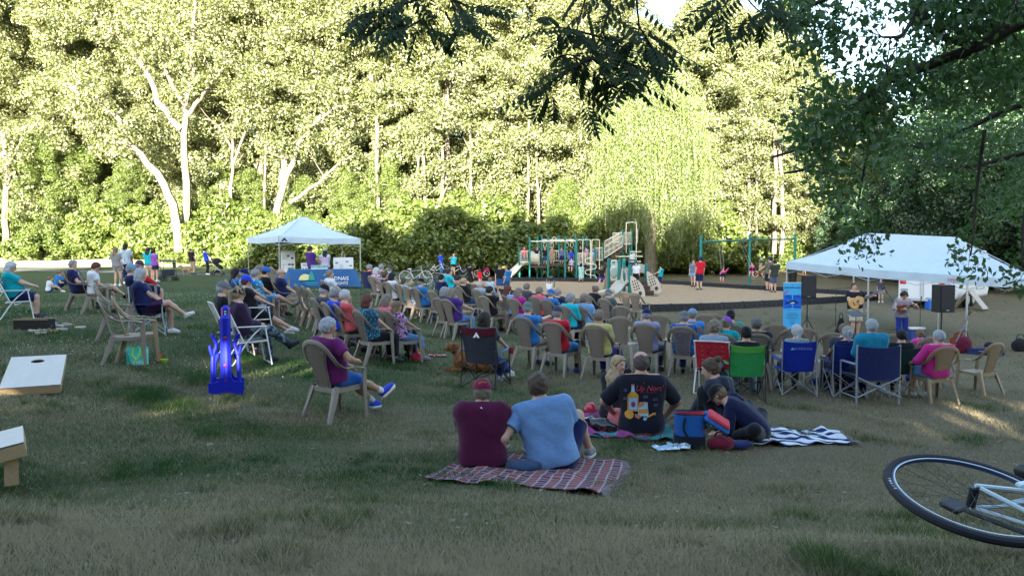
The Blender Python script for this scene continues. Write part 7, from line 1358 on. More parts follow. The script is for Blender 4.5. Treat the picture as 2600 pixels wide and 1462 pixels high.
o, c, rz = SE(2023, 826, 4, None, 'person with a long white braid', hair='braid', hc='white', shirt=C_('sage_cloth', (.2, .3, .28)), sleeve=1.9, pants=DGREY, leg=1.9, seat=.41, s=.95); cc = camp_chair(c, rz, 'royal blue camp chair with a grey frame holding the person with a white braid', M_ROY, M_SILV, w=.58, top=.92, cup=M_ROY)
mb = MB(); mb.add([(-.17, -.368, .80), (-.135, -.368, .845), (-.10, -.368, .80)], [(0, 1, 2)]); mb.build('emblem', mat('mint_print', (.15, .5, .35), .7), cc, smooth=False); text_mesh('OUTBOUND', .055, mat('pale_blue_print', (.25, .35, .7), .7), cc, Matrix.Translation((.04, -.372, .82)) @ Matrix.Rotation(R(100), 4, 'X'))
SE(2032, 812, 8, 'solid', 'hidden listener beyond the white braid', hair='short', hc='dark', shirt=BLACK, pants=BLACK) if False else None
EC(2010, 838, 6, 'solid', 'empty resin chair behind the blue banner foot'); EC(2042, 836, 4, 'solid', 'empty resin chair right of the blue banner foot'); EC(2112, 848, 2, 'solid', 'empty resin chair left of the tan cap'); EC(2265, 852, -2, 'solid', 'empty resin chair beyond the teal shirt'); EC(2368, 856, -6, 'solid', 'empty resin chair between the pink child and the woman in magenta')
o, c, rz = SE(2151, 830, 6, None, 'person in a tan cap with a grey ponytail', hair='pony', hc='silver', hat='cap', hat_m=CPT, shirt=NAVY, sleeve=1.9, pants=BLACK, leg=1.9, seat=.41, s=.97, tail=(0, -.10, -.16)); camp_chair(c, rz, 'navy blue camp chair with a cup holder holding the person in a tan cap', C_('mid_navy_fabric', (.012, .03, .20)), M_GREYP, w=.56, top=.90, cup=M_ROY)
SE(2143, 822, 0, 'solid', 'person with brown hair beyond the tan cap', hair='short', hc='light', shirt=DGREY, pants=BLACK, leg=1.9)
o, c, rz = SE(2217, 812, -2, None, 'grey-haired man in a teal shirt in the big director chair', hc='silver', skin='ruddy', shirt=C_('deep_sky_cloth', (.01, .22, .36)), collar=True, pants=NAVY, leg=1.9, build=1.22, seat=.50, s=1.08, sleeve=1.2, lean=-10, lf=(-.12, .40, .075)); director_chair((c[0], c[1] - .05), rz, 'large navy director chair with a grey metal frame seen from behind', M_NAVY, M_GREYP, w=.72)
o, c, rz = SE(2288, 838, -2, None, 'black-haired child in the dark green camp chair', hair='short', hc='black', shirt=BLACK, pants=BLACK, leg=1.9, seat=.42, s=.92); camp_chair(c, rz, 'dark green camp chair with a silver frame', M_DGRN, M_SILV, w=.62, top=.86)
SE(2340, 840, -10, 'solid', 'small girl with brown hair in a pink tee', hair='short', hc='light', s=.72, seat=.50, shirt=PINK, pants=PLBLUE, lean=-4, yaw=10)
SE(2384, 839, -6, 'tan', 'woman with short grey hair in a magenta pink top', clab='tan resin chair holding the woman in magenta pink', hair='short', hc='silver', glasses='clear', shirt=C_('fuchsia_cloth', (.60, .03, .25)), sleeve=1.3, pants=LBLUE, leg=.95, build=1.25, belly=.5, yaw=-25, lh=(-.28, .22, .66), shoe=SHW)
EC(2524, 874, -22, 'tan', 'empty tan resin chair at the far right of the audience')
# --- foreground man in a resin chair
o, c, rz = SE(815, 815, 38, 'woven', gp=(856, 1060), who= 'man with curly grey hair in a plum tee sitting alone in front', clab='woven-backed resin chair standing alone in the foreground', s=1.0, hair='short', hc='silver', skin='tan', shirt=C_('plum_tee', (.12, .012, .10)), pants=C_('blue_shorts', (.02, .10, .38)), shoe=SHB, sock=SOCKW, belly=.5, build=1.08, yaw=12, lean=-14, lf=(-.02, .68, .10), rf=(.06, .86, .20), rk=(.2, .6, 1), lk=(-.1, 1, .6), rh=(.26, .16, .72), re=(1, -.6, -.3), finger=True, **SH)
# --- woman in the maroon chair
o, c, rz = SE(1231, 793, 22, None, 'woman with dark hair in the maroon camp chair', hair='bob', hc='dark', shirt=DGREY, pants=C_('bright_denim', (.012, .05, .30)), leg=1.9, seat=.40, s=.98, lean=-16, rf=(.10, .80, .10), lf=(.0, .62, .08), shoe=SHW, rh=(.2, .35, .62)); cc = camp_chair((c[0] - .02, c[1] - .1), rz, 'maroon and black camp chair with a black frame beside the dog', M_CHAR, M_BLACKP, w=.60, top=.98, cup=C_('cup_red', (.3, .02, .03)), band=M_MAR, arm=mat('blue_arm', (.03, .10, .30), .5))
mb = MB(); mb.add([(-.06, -.405, .84), (0, -.405, .93), (.06, -.405, .84), (.02, -.405, .84), (0, -.405, .87), (-.02, -.405, .84)], [(0, 5, 4, 1), (4, 3, 2, 1)]); mb.build('emblem', mat('white_print', (.75, .76, .78), .7), cc, smooth=False)
# --- staff under the small canopy, musicians and others
ST(793, 621, 727, 40, 'young man in a dark purple tee behind the display table', hair='curly', hc='dark', shirt=PURP, pants=PURP, leg=1.9, lh=(.0, .3, 1.05), rh=(.15, .3, 1.05), yaw=20, build=1.1); ST(826, 628, 727, -10, 'woman in a pastel tie-dye tee and pale cap behind the table', hair='long', hc='black', hat='cap', hat_m=CPLB, shirt=C_('tie_dye', (.35, .55, .62), 'camo', (.55, .35, .55), 6), pants=JEAN, leg=1.9, yaw=-30, rh=(.12, .3, 1.0))
def musician(u, v, Y, hd, who, **k): p = ug(u, Y); return person(who, p, -R(hd), 'stand', **{**DEF, **k}), p, -R(hd)
o, p, rz = musician(2174, 731, 24.6, 172, 'man in a black tee and khaki shorts playing an acoustic guitar', s=1.06, build=1.22, belly=1, hc='brown', shirt=BLACK, pants=BEIGE, leg=1.0, face=True, lh=(-.42, .30, 1.33), rh=(.10, .26, 1.12), re=(1, -.2, -.3), le=(-1, 0, -.8), yaw=12, vox=.015)
M = Matrix.Translation((p.x, p.y, gz(p.x, p.y))) @ Matrix.Rotation(rz, 4, 'Z') @ Matrix.Translation((.12, .24, 1.14)) @ Matrix.Rotation(R(180), 4, 'Z') @ Matrix.Rotation(R(62), 4, 'Y') @ Matrix.Rotation(R(6), 4, 'X'); guitar(M, 'blond acoustic guitar held by the man in the black tee', M_SPR, 1.0)
o, p, rz = musician(2293, 757, 23.2, 190, 'curly-haired man in a purple plaid shirt playing a mandolin', s=1.0, hair='curly', hc='dark', shirt=PLAID, pants=C_('indigo_denim', (.015, .03, .20)), leg=1.95, face=True, pitch=-28, lean=4, bend=10, sleeve=1.1, lh=(-.30, .28, 1.22), rh=(.05, .26, 1.10), re=(1, -.2, -.2), le=(-1, 0, -.8), glasses='clear', vox=.015)
M = Matrix.Translation((p.x, p.y, gz(p.x, p.y))) @ Matrix.Rotation(rz, 4, 'Z') @ Matrix.Translation((.06, .25, 1.12)) @ Matrix.Rotation(R(180), 4, 'Z') @ Matrix.Rotation(R(68), 4, 'Y'); guitar(M, 'dark mandolin held by the man in the plaid shirt', M_SUNB, .62, 'mandolin', 'mandolin', .45)
ST(2236, 704, 768, 200, 'girl in a grey tee standing between the mulch and the trailer', hair='long', hc='dark', shirt=DGREY, pants=C_('pale_shorts', (.22, .26, .34)), leg=.7, shoe=SHW)
person('child crouching on the grass at the far right edge', at(2588, 742), R(30), 'floor', s=.8, hair='short', hc='dark', shirt=PLBLUE, pants=NAVY, shoe=SHW, lean=20)
# --- playground children
def deckkid(u, vh, zdeck, who, Y=None, hd=180, **k):
    Y = Y or g1.Y + 1; g = gz((u - CU) / F * Y, Y); top = px(u, vh, Y).z - g - zdeck; return person(who, ug(u, Y), -R(hd), 'stand', **{**dict(s=max(.55, top / 1.715), z0=zdeck, shoe=SHD), **k})
dk1 = px(1368, 676, g1.Y).z - gz((1368 - CU) / F * g1.Y, g1.Y); dk2 = px(1470, 679, g1.Y).z - gz((1470 - CU) / F * g1.Y, g1.Y)
deckkid(1331, 624, dk1, 'child in a red tee behind the left railing of the climbing frame', shirt=RED, pants=NAVY, hc='brown'); deckkid(1362, 624, dk1, 'boy in navy leaning on the left deck', shirt=NAVY, pants=NAVY, hc='light', hd=150, lean=10); deckkid(1384, 625, dk1, 'child in a black tee and denim shorts on the bridge', shirt=BLACK, pants=JEAN, Y=g1.Y + 1.6); deckkid(1402, 625, dk1, 'child in tan holding the hanging rings', shirt=C_('tan_cloth', (.35, .22, .15)), pants=KHAKI, Y=g1.Y + 1.8, rh=(.1, .1, 1.6)); deckkid(1426, 626, dk1, 'child in grey-blue at the back railing', shirt=C_('steel_cloth', (.1, .15, .26)), pants=NAVY, Y=g1.Y + 2.2); deckkid(1450, 632, dk2, 'child in a bright blue tee on the centre deck', shirt=ROYAL, pants=ROYAL, Y=g1.Y + 1.8)
deckkid(1473, 621, dk2, 'curly-haired child in black on the right deck', shirt=BLACK, pants=BLACK, hair='curly', hc='brown', hd=240); deckkid(1486, 623, dk2, 'girl in a pink tee and black leggings on the right deck', shirt=C_('dusty_pink', (.42, .25, .34)), pants=BLACK, leg=1.9, hc='dark', hd=250); deckkid(1508, 626, dk2, 'child in blue behind the right arches', shirt=BLUE, pants=NAVY, Y=g1.Y + 1.5); deckkid(1604, 633, dk2 * .8, 'small child in white below the high platform', shirt=WHITE, pants=JEAN, Y=g1.Y + 1.2)
person('child in white and navy sitting on the centre deck edge', ug(1451, g1.Y + .1), R(160), 'sit', s=.75, seat=dk2, lf=(-.1, .32, dk2 - .30), rf=(.1, .30, dk2 - .28), shirt=C_('white_navy_tee', (.3, .32, .45)), pants=NAVY, leg=.8, hc='black', hair='long', shoe=SHD)
ST(1476, 667, 719, 20, 'girl with long dark hair in a mint dress running on the mulch', hair='long', hc='black', shirt=MINT, pants=MINT, leg=.8, skirt=True, skin='tan', lf=(-.08, -.25, .1)); ST(1529, 673, 733, 35, 'girl in a black tee and violet shorts running on the mulch', hair='long', hc='light', shirt=BLACK, pants=C_('violet_shorts', (.12, .04, .5)), leg=.5, lf=(-.1, -.35, .18), rf=(.08, .15, .07), shoe=None)
ST(1394, 712, 758, 180, 'toddler in a pale tee shading the eyes by the play drum', shirt=WHITE, pants=C_('soft_pink', (.55, .3, .35)), leg=1.8, rh=(.12, .12, .98), hc='light', shoe=SHW); ST(1676, 672, 732, -100, 'boy with curly black hair in a turquoise tee by the brown steps', hair='curly', hc='black', shirt=TEAL, pants=NAVY, leg=1.2, lh=(-.1, .35, .85), rh=(.1, .3, .85)); deckkid(1615, 665, .42, 'child in a white tee on the small play structure', Y=g2.Y + .6, hd=200, shirt=WHITE, pants=BLACK, hc='black', s=.72); deckkid(1590, 663, .50, 'child in white bending over the small play structure', Y=g2.Y + 1.0, hd=100, shirt=WHITE, pants=GREY, hc='brown', s=.66, lean=45)
ST(1776, 648, 738, -15, 'man in a red tee and blue beanie leaning on the left swing post', hair='short', hc='dark', hat='bandana', hat_m=CPN, shirt=RED, pants=NAVY, leg=1.0); ST(1760, 656, 730, -160, 'woman in a grey-blue tee walking behind the swing post', hair='bun', hc='brown', shirt=C_('dusk_blue', (.10, .14, .22)), pants=LBLUE, leg=.6, lf=(-.1, .22, .08), rf=(.1, -.22, .1))
ST(1951, 648, 740, -30, 'man in a dark cap and olive grey tee pushing the swing', hair='short', hc='dark', hat='cap', hat_m=CPN, shirt=C_('olive_grey', (.11, .12, .10)), pants=BLACK, leg=.95, yaw=-30, lh=(-.25, .45, 1.2)); ST(1964, 655, 744, -10, 'man in a dark olive tee and slate shorts beside the swings', hc='dark', shirt=C_('dark_olive', (.03, .045, .035)), pants=C_('slate_cloth', (.06, .08, .14)), leg=.95, build=1.05); ST(1931, 642, 700, -60, 'boy in a white tee with the coral bicycle', hc='dark', hair='short', shirt=WHITE, pants=WHITE); ST(2042, 650, 702, 0, 'person in a white cap half hidden by the long canopy', hat='cap', hat_m=CPW, shirt=DGREY, pants=BLACK)
ST(2110, 652, 706, 10, 'person standing on the far lawn mostly hidden by the long canopy', shirt=GREY, pants=DGREY, leg=1.9)
def swkid(i, who, **k): h, s_ = SWG[i]; g = gz(s_.x, s_.y); z = s_.z - g - .24; person(who, (s_.x, s_.y), k.pop('rz', R(150)), 'sit', seat=z, lf=(-.08, .25, z - .28), rf=(.08, .27, z - .26), **k)
swkid(0, 'toddler in a hot pink top in the left bucket swing', s=.62, shirt=PINK, sleeve=1.9, pants=JEAN, leg=.7, shoe=mat('red_shoe', (.4, .04, .02), .6), hc='light', lh=(-.35, .1, 1.2), vox=.02); swkid(1, 'toddler with pale hair in pink in the middle bucket swing', s=.6, shirt=PINK, sleeve=1.9, pants=PINK, hc='blond', vox=.02); swkid(2, 'girl in a lavender dress leaning back on the right swing', s=.8, shirt=LAV, pants=LAV, leg=.6, hair='long', hc='dark', lean=-40, rz=R(-110), vox=.022)
# ------------------------------------------------------------------ foreground picnic groups, dog
from mathutils.bvhtree import BVHTree
def child(o, nm): return [c for c in bpy.data.objects if c.parent == o and c.name.split('.')[0] == nm][0]
def project(dec, tgt, off=.004, d=(0, 1, 0), dist=1.5):
    """press a thin decal mesh on to the surface behind it, along d, in the shared local frame"""
    me = tgt.data; bt = BVHTree.FromPolygons([v.co for v in me.vertices], [p.vertices[:] for p in me.polygons]); D = Vector(d)
    for v in dec.data.vertices:
        h = bt.ray_cast(v.co - D * dist, D)
        if h[0] is not None: v.co = h[0] - D * off
    dec.data.update(); return dec
def decal(o, nm, m, poly, off=.004, nx=1, d=(0, 1, 0)):
    """polygon given as (x, z) in the body frame, split finely and pressed on to the cloth"""
    P = [Vector((x, 0, z)) for x, z in poly]; c = sum(P, Vector()) / len(P); mb = MB(); vs = [c]; k = 4; n = len(P) * 4; ring = []
    for i in range(len(P)):
        for j in range(4): ring.append(P[i].lerp(P[(i + 1) % len(P)], j / 4))
    for q in range(1, k + 1): vs += [c.lerp(p, q / k) for p in ring]
    fs = [(0, 1 + i, 1 + (i + 1) % n) for i in range(n)] + [(1 + q * n + i, 1 + (q + 1) * n + i, 1 + (q + 1) * n + (i + 1) % n, 1 + q * n + (i + 1) % n) for q in range(k - 1) for i in range(n)]
    mb.add(vs, fs); return project(mb.build(nm, m, o), o, off, d)
def blanket(name, label, cpx, m, fringe=None, amp=.018, sub=26, seed=1, cat='blanket', th=.006):
    """corner pixels on the ground, clockwise"""
    P = [at(u, v) for u, v in cpx]; c = sum(P, Vector()) / 4; root = empty(name, (c.x, c.y, gz(c.x, c.y)), 0, label, cat); rg = np.random.RandomState(seed); ph = rg.uniform(0, 6, 8)
    def f(u, v):
        q = P[0].lerp(P[1], u).lerp(P[3].lerp(P[2], u), v); e = .03 * math.sin(u * 9 + ph[0]) + .02 * math.sin(v * 11 + ph[1]); x, y = q.x + .04 * math.sin(v * 7 + ph[2]), q.y + e
        w = max(0, math.sin(u * 13 + v * 5 + ph[3])) ** 2 * amp * 1.6 + max(0, math.sin(v * 12 - u * 8 + ph[4])) ** 2 * amp + amp * .7 * math.sin(u * 33 + ph[5]) * math.sin(v * 14 + ph[6]); return (x - c.x, y - c.y, gz(x, y) + .022 + max(w, 0) * 1.3 - root.location.z)
    mb = MB(); mb.sheet(f, sub * 2, sub, -th); mb.build('cloth', m, root)
    if fringe:
        mb = MB()
        for k in range(70):
            for e in ((1, k / 69),): p = Vector(f(*e)); q = Vector(f(.97, k / 69)); d = (p - q).normalized(); s = .05 + .03 * rg.rand(); mb.tube([p, p + d * s * .5 + Vector((0, rg.normal() * .008, .004)), p + d * s + Vector((0, rg.normal() * .02, -.012))], .0028, 4)
        mb.build('fringe', fringe, root)
    return root
def plaidm(c1, c2, c3, s=5.5, rz=.0):
    def f(m, b):
        n = N(m); co = n.co('Object', (1, 1, 1), (0, 0, rz))
        def w(ax, sc, a, bb): t = n.new('ShaderNodeTexWave', bands_direction=ax); t.inputs['Scale'].default_value = sc; t.inputs['Distortion'].default_value = .4; n.l.new(co, t.inputs['Vector']); return n.ramp(t.outputs['Fac'], [(a, (0, 0, 0)), (bb, (1, 1, 1))])
        c = n.mix(n.math('MULTIPLY', w('X', s * .28, .45, .6), .6), c1, c2); c = n.mix(n.math('MULTIPLY', w('Y', s * .28, .5, .62), .6), c, c2); c = n.mix(n.math('MULTIPLY', w('X', s * .56, .88, .93), .8), c, c3); c = n.mix(n.math('MULTIPLY', w('Y', s * .56, .88, .93), .8), c, c3); n.col(c); n.bump(n.noise(150, co, 3), .4, .01)
    return f
M_PLB = mat('plaid_wool', rough=1, fn=plaidm((.075, .04, .06), (.26, .07, .055), (.34, .30, .33), 6, .2), spec=.1)
M_FRG = mat('fringe_wool', (.30, .24, .24), 1)
def mexm(m, b):
    n = N(m); co = n.co('Object', (1, 1, 1), (0, 0, R(8))); t = n.new('ShaderNodeTexWave', bands_direction='Y'); t.inputs['Scale'].default_value = 1.5; t.inputs['Distortion'].default_value = .8; n.l.new(co, t.inputs['Vector']); k = n.mix(.35, t.outputs['Fac'], n.noise(60, n.co('Object', (.15, 3, 1)), 3)); n.col(n.ramp(k, [(.40, (.02, .03, .10)), (.5, (.30, .34, .42)), (.62, (.62, .66, .70))])); n.bump(n.noise(120, co), .4, .01)
blanket('picnic_blanket', 'red brown and white plaid blanket under the maroon cap couple', ((1078, 1222), (1530, 1262), (1585, 1178), (1215, 1150)), M_PLB, M_FRG, .011, 30, 2)
blanket('picnic_blanket', 'white and navy striped blanket spread right of the crouching boy', ((1900, 1135), (2165, 1130), (2120, 1098), (1925, 1092)), mat('striped_wool', rough=1, fn=mexm, spec=.1), M_FRG, .016, 24, 5)
blanket('picnic_blanket', 'magenta blanket under the blond woman', ((1462, 1108), (1640, 1122), (1650, 1048), (1448, 1052)), clothmat('magenta_fabric', (.22, .01, .14)), None, .02, 20, 7); blanket('picnic_blanket', 'teal blanket edge beneath the bald man', ((1500, 1112), (1740, 1125), (1700, 1085), (1530, 1080)), clothmat('teal_fabric', (.01, .20, .22)), None, .012, 20, 8)
def gsit(u, v, hd, who, **k): p = at(u, v); return person(who, p, -R(hd), 'floor', **{**DEF, **k}), p
# the couple
man, p = gsit(1224, 1188, 2, 'man in a maroon tee and maroon cap sitting on the plaid blanket', s=1.0, build=1.28, lean=-2, bend=12, hair='fringe', hc='ash', skin='ruddy', hat='capback', hat_m=CPM, shirt=C_('maroon_tee', (.075, .006, .035)), pants=C_('track_black', (.01, .01, .014)), leg=1.95, collar=True, yaw=-8, pitch=-4, lf=(-.16, .75, .08), rf=(.16, .75, .08), lh=(-.08, .42, .3), rh=(.1, .42, .3), vox=.0095)
cp = child(man, 'cap'); br = child(cp, 'brim'); bpy.data.objects.remove(br)
mb = MB(); mb.sheet(lambda u, v: ((u - .5) * .155 * (1 - .18 * v * v), (.078 + .085 * v * math.sin(math.pi * (.12 + .76 * u)) ** .5 - .03 * (2 * u - 1) ** 2) - .005, .030 - .022 * v - .02 * (2 * u - 1) ** 2), 10, 5, .004, person.M); mb.build('brim', CPM, cp)
gold = mat('gold_thread', (.65, .38, .03), .6); Mh = person.M
for i, ch in enumerate('GOLDEN GOPHERS'):
    if ch == ' ': continue
    a = (i - 6.5) * .115; t = text_mesh(ch, .020, gold, cp, Matrix.Identity(4)); t.data.transform(Mh @ Matrix.Translation((0, -.3, .045)) @ Matrix.Rotation(R(90), 4, 'X') @ Matrix.Rotation(-a, 4, 'Z') @ Matrix.Translation((0, .052, 0)) ); dd = Mh.to_3x3() @ Vector((0, 1, 0)); project(t, cp, .0015, dd, .0)
mb = MB(); ho = [(.030 * math.cos(a), .022 * math.sin(a)) for a in np.linspace(0, math.pi, 12)]; o = None
mb.add([Mh @ Vector((x, -.3, .030 + z * 1.1)) for x, z in ho] , [tuple(range(12))]); o = mb.build('cap_opening', hairmat(HR['ash']), cp); project(o, cp, .0012, Mh.to_3x3() @ Vector((0, 1, 0)), .0)
sh = child(man, 'shirt'); mb = MB(); mb.add([(-.012, 0, .60), (.0, 0, .61), (.012, 0, .595), (0, 0, .60)], [(0, 1, 2, 3)]); project(mb.build('logo', mat('white_print', (.75, .76, .78), .7), sh), sh, .003)
wom, p = gsit(1405, 1192, 6, 'woman with short dark brown hair in a light blue tee leaning on her left arm', s=1.12, build=1.26, roll=-14, lean=-2, bend=12, hair='short', hc='brown', skin='fair', shirt=C_('sky_tee', (.15, .28, .50)), pants=C_('navy_shorts', (.008, .014, .07)), leg=.85, yaw=-4, lh=(-.50, -.04, .085), lhd=(-.35, .30, -.08), le=(-.4, -1, .2), rh=(.14, .44, .36), re=(.5, -.3, -1), rf=(.34, .50, .09), rk=(.25, .6, 1), lf=(-.30, .66, .09), lk=(-.2, .5, 1), finger=True, vox=.0085, shoe=SHG)
wr = person.J[-1][2]; el = person.J[-1][1]; q = v3(*(wr + (el - wr) * .16)); mb = MB(); d = Vector(nrm(el - wr)); mb.tube([Vector(q) - d * .012, Vector(q) + d * .012], .036, 16, cap=False); w = mb.build('watch', mat('watch_blue', (.04, .09, .25), .4), wom)
# the four people further back
bl, p = gsit(1560, 1070, 40, 'blond woman in a black sweater looking back over her shoulder', s=1.04, hair='long', hc='blond', shirt=BLACK, sleeve=1.95, pants=BLACK, leg=1.9, yaw=105, twist=0, face=True, lean=2, rf=(.2, .55, .08), lf=(-.1, .6, .08), vox=.0095)
bald, p = gsit(1628, 1104, -2, 'large bald man in a black tee with a bottle print on the back', s=1.22, build=1.26, lean=-2, bend=6, hair='fringe', hc=(.10, .08, .07), skin='ruddy', shirt=C_('black_tee', (.009, .010, .020)), sleeve=.95, pants=C_('salmon_shorts', (.55, .13, .13)), leg=.9, yaw=4, lh=(-.30, .28, .22), rh=(.34, .22, .18), re=(1, -.4, .1), le=(-1, -.4, .1), lf=(.22, .42, .08), rf=(-.20, .45, .08), lk=(-1, .5, .1), rk=(1, .5, .1), finger=True, vox=.0095)
sh = child(bald, 'shirt'); pk = mat('neon_pink', (.70, .08, .12), .7); amb = mat('amber_print', (.55, .26, .03), .6); lb = mat('label_blue', (.20, .45, .65), .6); z0 = .335
def dc(nm, m, poly, off=.004): return decal(sh, nm, m, [(x * 1.3, z0 + z * 1.3) for x, z in poly], off)
for txt, sz, x, z, m in (('Up Nort\'', .095, .06, .275, pk), ('EST. MINNESOTA', .025, .06, .225, mat('dim_pink', (.25, .05, .08), .7))): t = text_mesh(txt, sz, m, sh, Matrix.Translation((x, 0, z0 + z)) @ Matrix.Rotation(R(90), 4, 'X'), shear=.35 if sz > .05 else 0, sx=.95); project(t, sh, .005)
dc('bottle_print', amb, [(-.155, .0), (-.155, .15), (-.125, .185), (-.085, .185), (-.055, .15), (-.055, .0)]); dc('bottle_print', lb, [(-.122, .185), (-.118, .235), (-.092, .235), (-.088, .185)], .005); dc('bottle_print', mat('cork_print', (.45, .12, .04), .7), [(-.120, .235), (-.120, .252), (-.090, .252), (-.090, .235)], .005)
dc('bottle_print', lb, [(-.140, .015), (-.140, .125), (-.068, .125), (-.068, .015)], .006); dc('bottle_print', mat('red_ring', (.45, .05, .06), .7), [(-.104 + .024 * math.cos(a), .065 + .028 * math.sin(a)) for a in np.linspace(0, 6.283, 10, endpoint=False)], .007); dc('bottle_print', mat('navy_dot', (.01, .03, .10), .7), [(-.104 + .010 * math.cos(a), .062 + .02 * math.sin(a)) for a in np.linspace(0, 6.283, 8, endpoint=False)], .008)
dc('glass_print', mat('glass_print', (.35, .50, .60), .6), [(-.06, -.03), (-.06, .02), (-.045, .085), (.03, .085), (.04, -.03), (.03, -.045), (-.05, -.045)], .006); dc('glass_print', amb, [(-.055, -.02), (-.055, .02), (.035, .02), (.035, -.02)], .0075); dc('fruit_print', mat('fruit_print', (.55, .22, .10), .7), [(-.055, .03), (-.05, .07), (.0, .095), (.012, .085), (-.02, .045)], .0085)
dc('fruit_print', amb, [(-.14 + .040 * math.cos(a), -.03 + .040 * math.sin(a)) for a in np.linspace(0, 6.283, 12, endpoint=False)], .007); dc('fruit_print', mat('peach_print', (.45, .16, .10), .7), [(-.09, -.05), (-.09, -.02), (-.05, -.03), (-.03, -.055), (-.06, -.07)], .008); dc('spoon_print', amb, [(.02, -.065), (.02, -.05), (.085, -.015), (.11, -.015), (.11, -.035), (.085, -.035)], .006); dc('spoon_print', lb, [(.005 + .018 * math.cos(a), -.07 + .018 * math.sin(a)) for a in np.linspace(0, 6.283, 8, endpoint=False)], .007)
for x, z, wd in ((-.19, .20, .03), (-.19, .12, .03), (-.01, .14, .045), (.08, .115, .045), (.09, .06, .04)):
    for k in range(2): dc('small_print', mat('faint_print', (.12, .13, .22), .7), [(x, z - k * .014), (x, z + .006 - k * .014), (x + wd, z + .006 - k * .014), (x + wd, z - k * .014)], .005)
nt_ = project(text_mesh('*', .05, pk, sh, Matrix.Translation((0, 0, z0 + .33)) @ Matrix.Rotation(R(90), 4, 'X')), sh, .004)
pw, p = gsit(1846, 1100, -38, 'woman with a brown ponytail in a charcoal hoodie looking down left', s=1.17, lean=12, bend=10, hair='bun', hc='brown', skin='fair', shirt=C_('hoodie_charcoal', (.028, .034, .055)), sleeve=1.95, hood=C_('hoodie_charcoal', (.028, .034, .055)), pants=BLACK, leg=1.95, face=True, yaw=-30, pitch=-18, lf=(-.1, .34, .08), lk=(-.2, .5, 1), rf=(.2, .35, .08), rk=(1, .6, .3), lh=(-.05, .55, .16), rh=(.0, .50, .14), finger=True, vox=.0095)
boy, p = gsit(1925, 1118, -68, 'boy in a navy hoodie and dark cap bending forward', s=1.06, build=1.1, lean=32, bend=24, hair='short', hc='light', hat='cap', hat_m=CPB, shirt=C_('hoodie_navy', (.007, .010, .045)), sleeve=1.2, hood=C_('hoodie_navy', (.007, .010, .045)), pants=BLACK, leg=1.9, yaw=8, pitch=-42, lh=(-.12, .52, .06), rh=(.14, .50, .06), lf=(-.25, .3, .07), rf=(.25, .3, .07), lk=(-1, .5, .2), rk=(1, .5, .2), finger=True, vox=.0095)
# bags and food
def cooler_bag():
    p = at(1750, 1132); root = empty('cooler_bag', (p.x, p.y, gz(p.x, p.y)), R(-8), 'open blue cooler bag with a red lining and red lid', 'cooler bag'); bl_ = clothmat('bag_blue', (.015, .11, .36)); rd_ = clothmat('bag_red', (.55, .03, .05)); bk_ = clothmat('bag_black', (.012, .014, .025)); w, d, h = .36, .24, .40
    def wall(r0, z0_, z1, m, nm, ins=0):
        mb = MB(); mb.sheet(lambda u, v: ((w / 2 - ins) * math.copysign(abs(math.cos(u * 6.2832)) ** .55, math.cos(u * 6.2832)), (d / 2 - ins) * math.copysign(abs(math.sin(u * 6.2832)) ** .55, math.sin(u * 6.2832)), z0_ + (z1 - z0_) * v + .01 * math.sin(u * 12.6 + 1) * v), 40, 5, .004); return mb.build(nm, m, root)
    wall(0, .14, h, bl_, 'body'); wall(0, .0, .145, bk_, 'base', -.004); wall(0, .05, h - .005, rd_, 'lining', .012); mb = MB(); mb.box((0, 0, .2), (w * .9, d * .85, .02)); mb.build('lining', rd_, root); mb = MB(); mb.tube([(w / 2 * math.copysign(abs(math.cos(a)) ** .55, math.cos(a)), d / 2 * math.copysign(abs(math.sin(a)) ** .55, math.sin(a)), h) for a in np.linspace(0, 6.283, 40, endpoint=False)], .007, 6, closed=True); mb.build('zip', bk_, root)
    T_ = Matrix.Translation((w / 2 + .13, -.03, h - .10)) @ Matrix.Rotation(R(32), 4, 'Y') @ Matrix.Rotation(R(12), 4, 'X'); mb = MB(); mb.box((0, 0, 0), (w * .92, d * 1.15, .06), M=T_, bev=.035); l = mb.build('lid', bl_, root); mb = MB(); mb.box((0, 0, .045), (w * .80, d * .98, .045), M=T_, bev=.03); mb.build('lid_panel', rd_, l)
    mb = MB(); ribbon(mb, cr([(-w / 2 - .005, -.02, h - .05), (-w / 2 - .10, -.06, h - .12), (-w / 2 - .17, -.10, .10), (-w / 2 - .20, -.12, .02)], 5), [Vector((0, 1, 0))] * 16, .018, .003); mb.build('strap', bk_, root); mb = MB(); ribbon(mb, cr([(-.06, -d / 2 - .01, h - .04), (-.08, -d / 2 - .03, h - .16), (-.02, -d / 2 - .03, .12)], 5), [Vector((1, 0, 0))] * 11, .014, .003); mb.build('strap', bk_, root)
cooler_bag()
def chips():
    p = at(1528, 1098); root = empty('snack_bag', (p.x, p.y, gz(p.x, p.y)), R(-38), 'shiny black snack bag lying on the magenta blanket', 'snack bag'); mm = mat('foil_black', rough=.25, fn=lambda m, b: (lambda n: n.col(n.mix(n.ramp(n.noise(9, n.co('Object'), 2), [(.55, (0, 0, 0)), (.62, (1, 1, 1))]), (.012, .012, .014), (.28, .07, .02))))(N(m)), spec=.6); sdfobj('body', [([('e', v3(0, 0, .10), (.19, .10, .085), None, .02), (v3(-.17, 0, .13), v3(.17, 0, .07), .05, .05, .04)], [], 0)], .009, mm, root, noise=.008, nf=24); mb = MB(); mb.box((-.20, 0, .15), (.02, .2, .05), (0, R(25), 0)); mb.build('seal', mat('foil_silver', (.45, .5, .55), .25, .7), root)
chips()
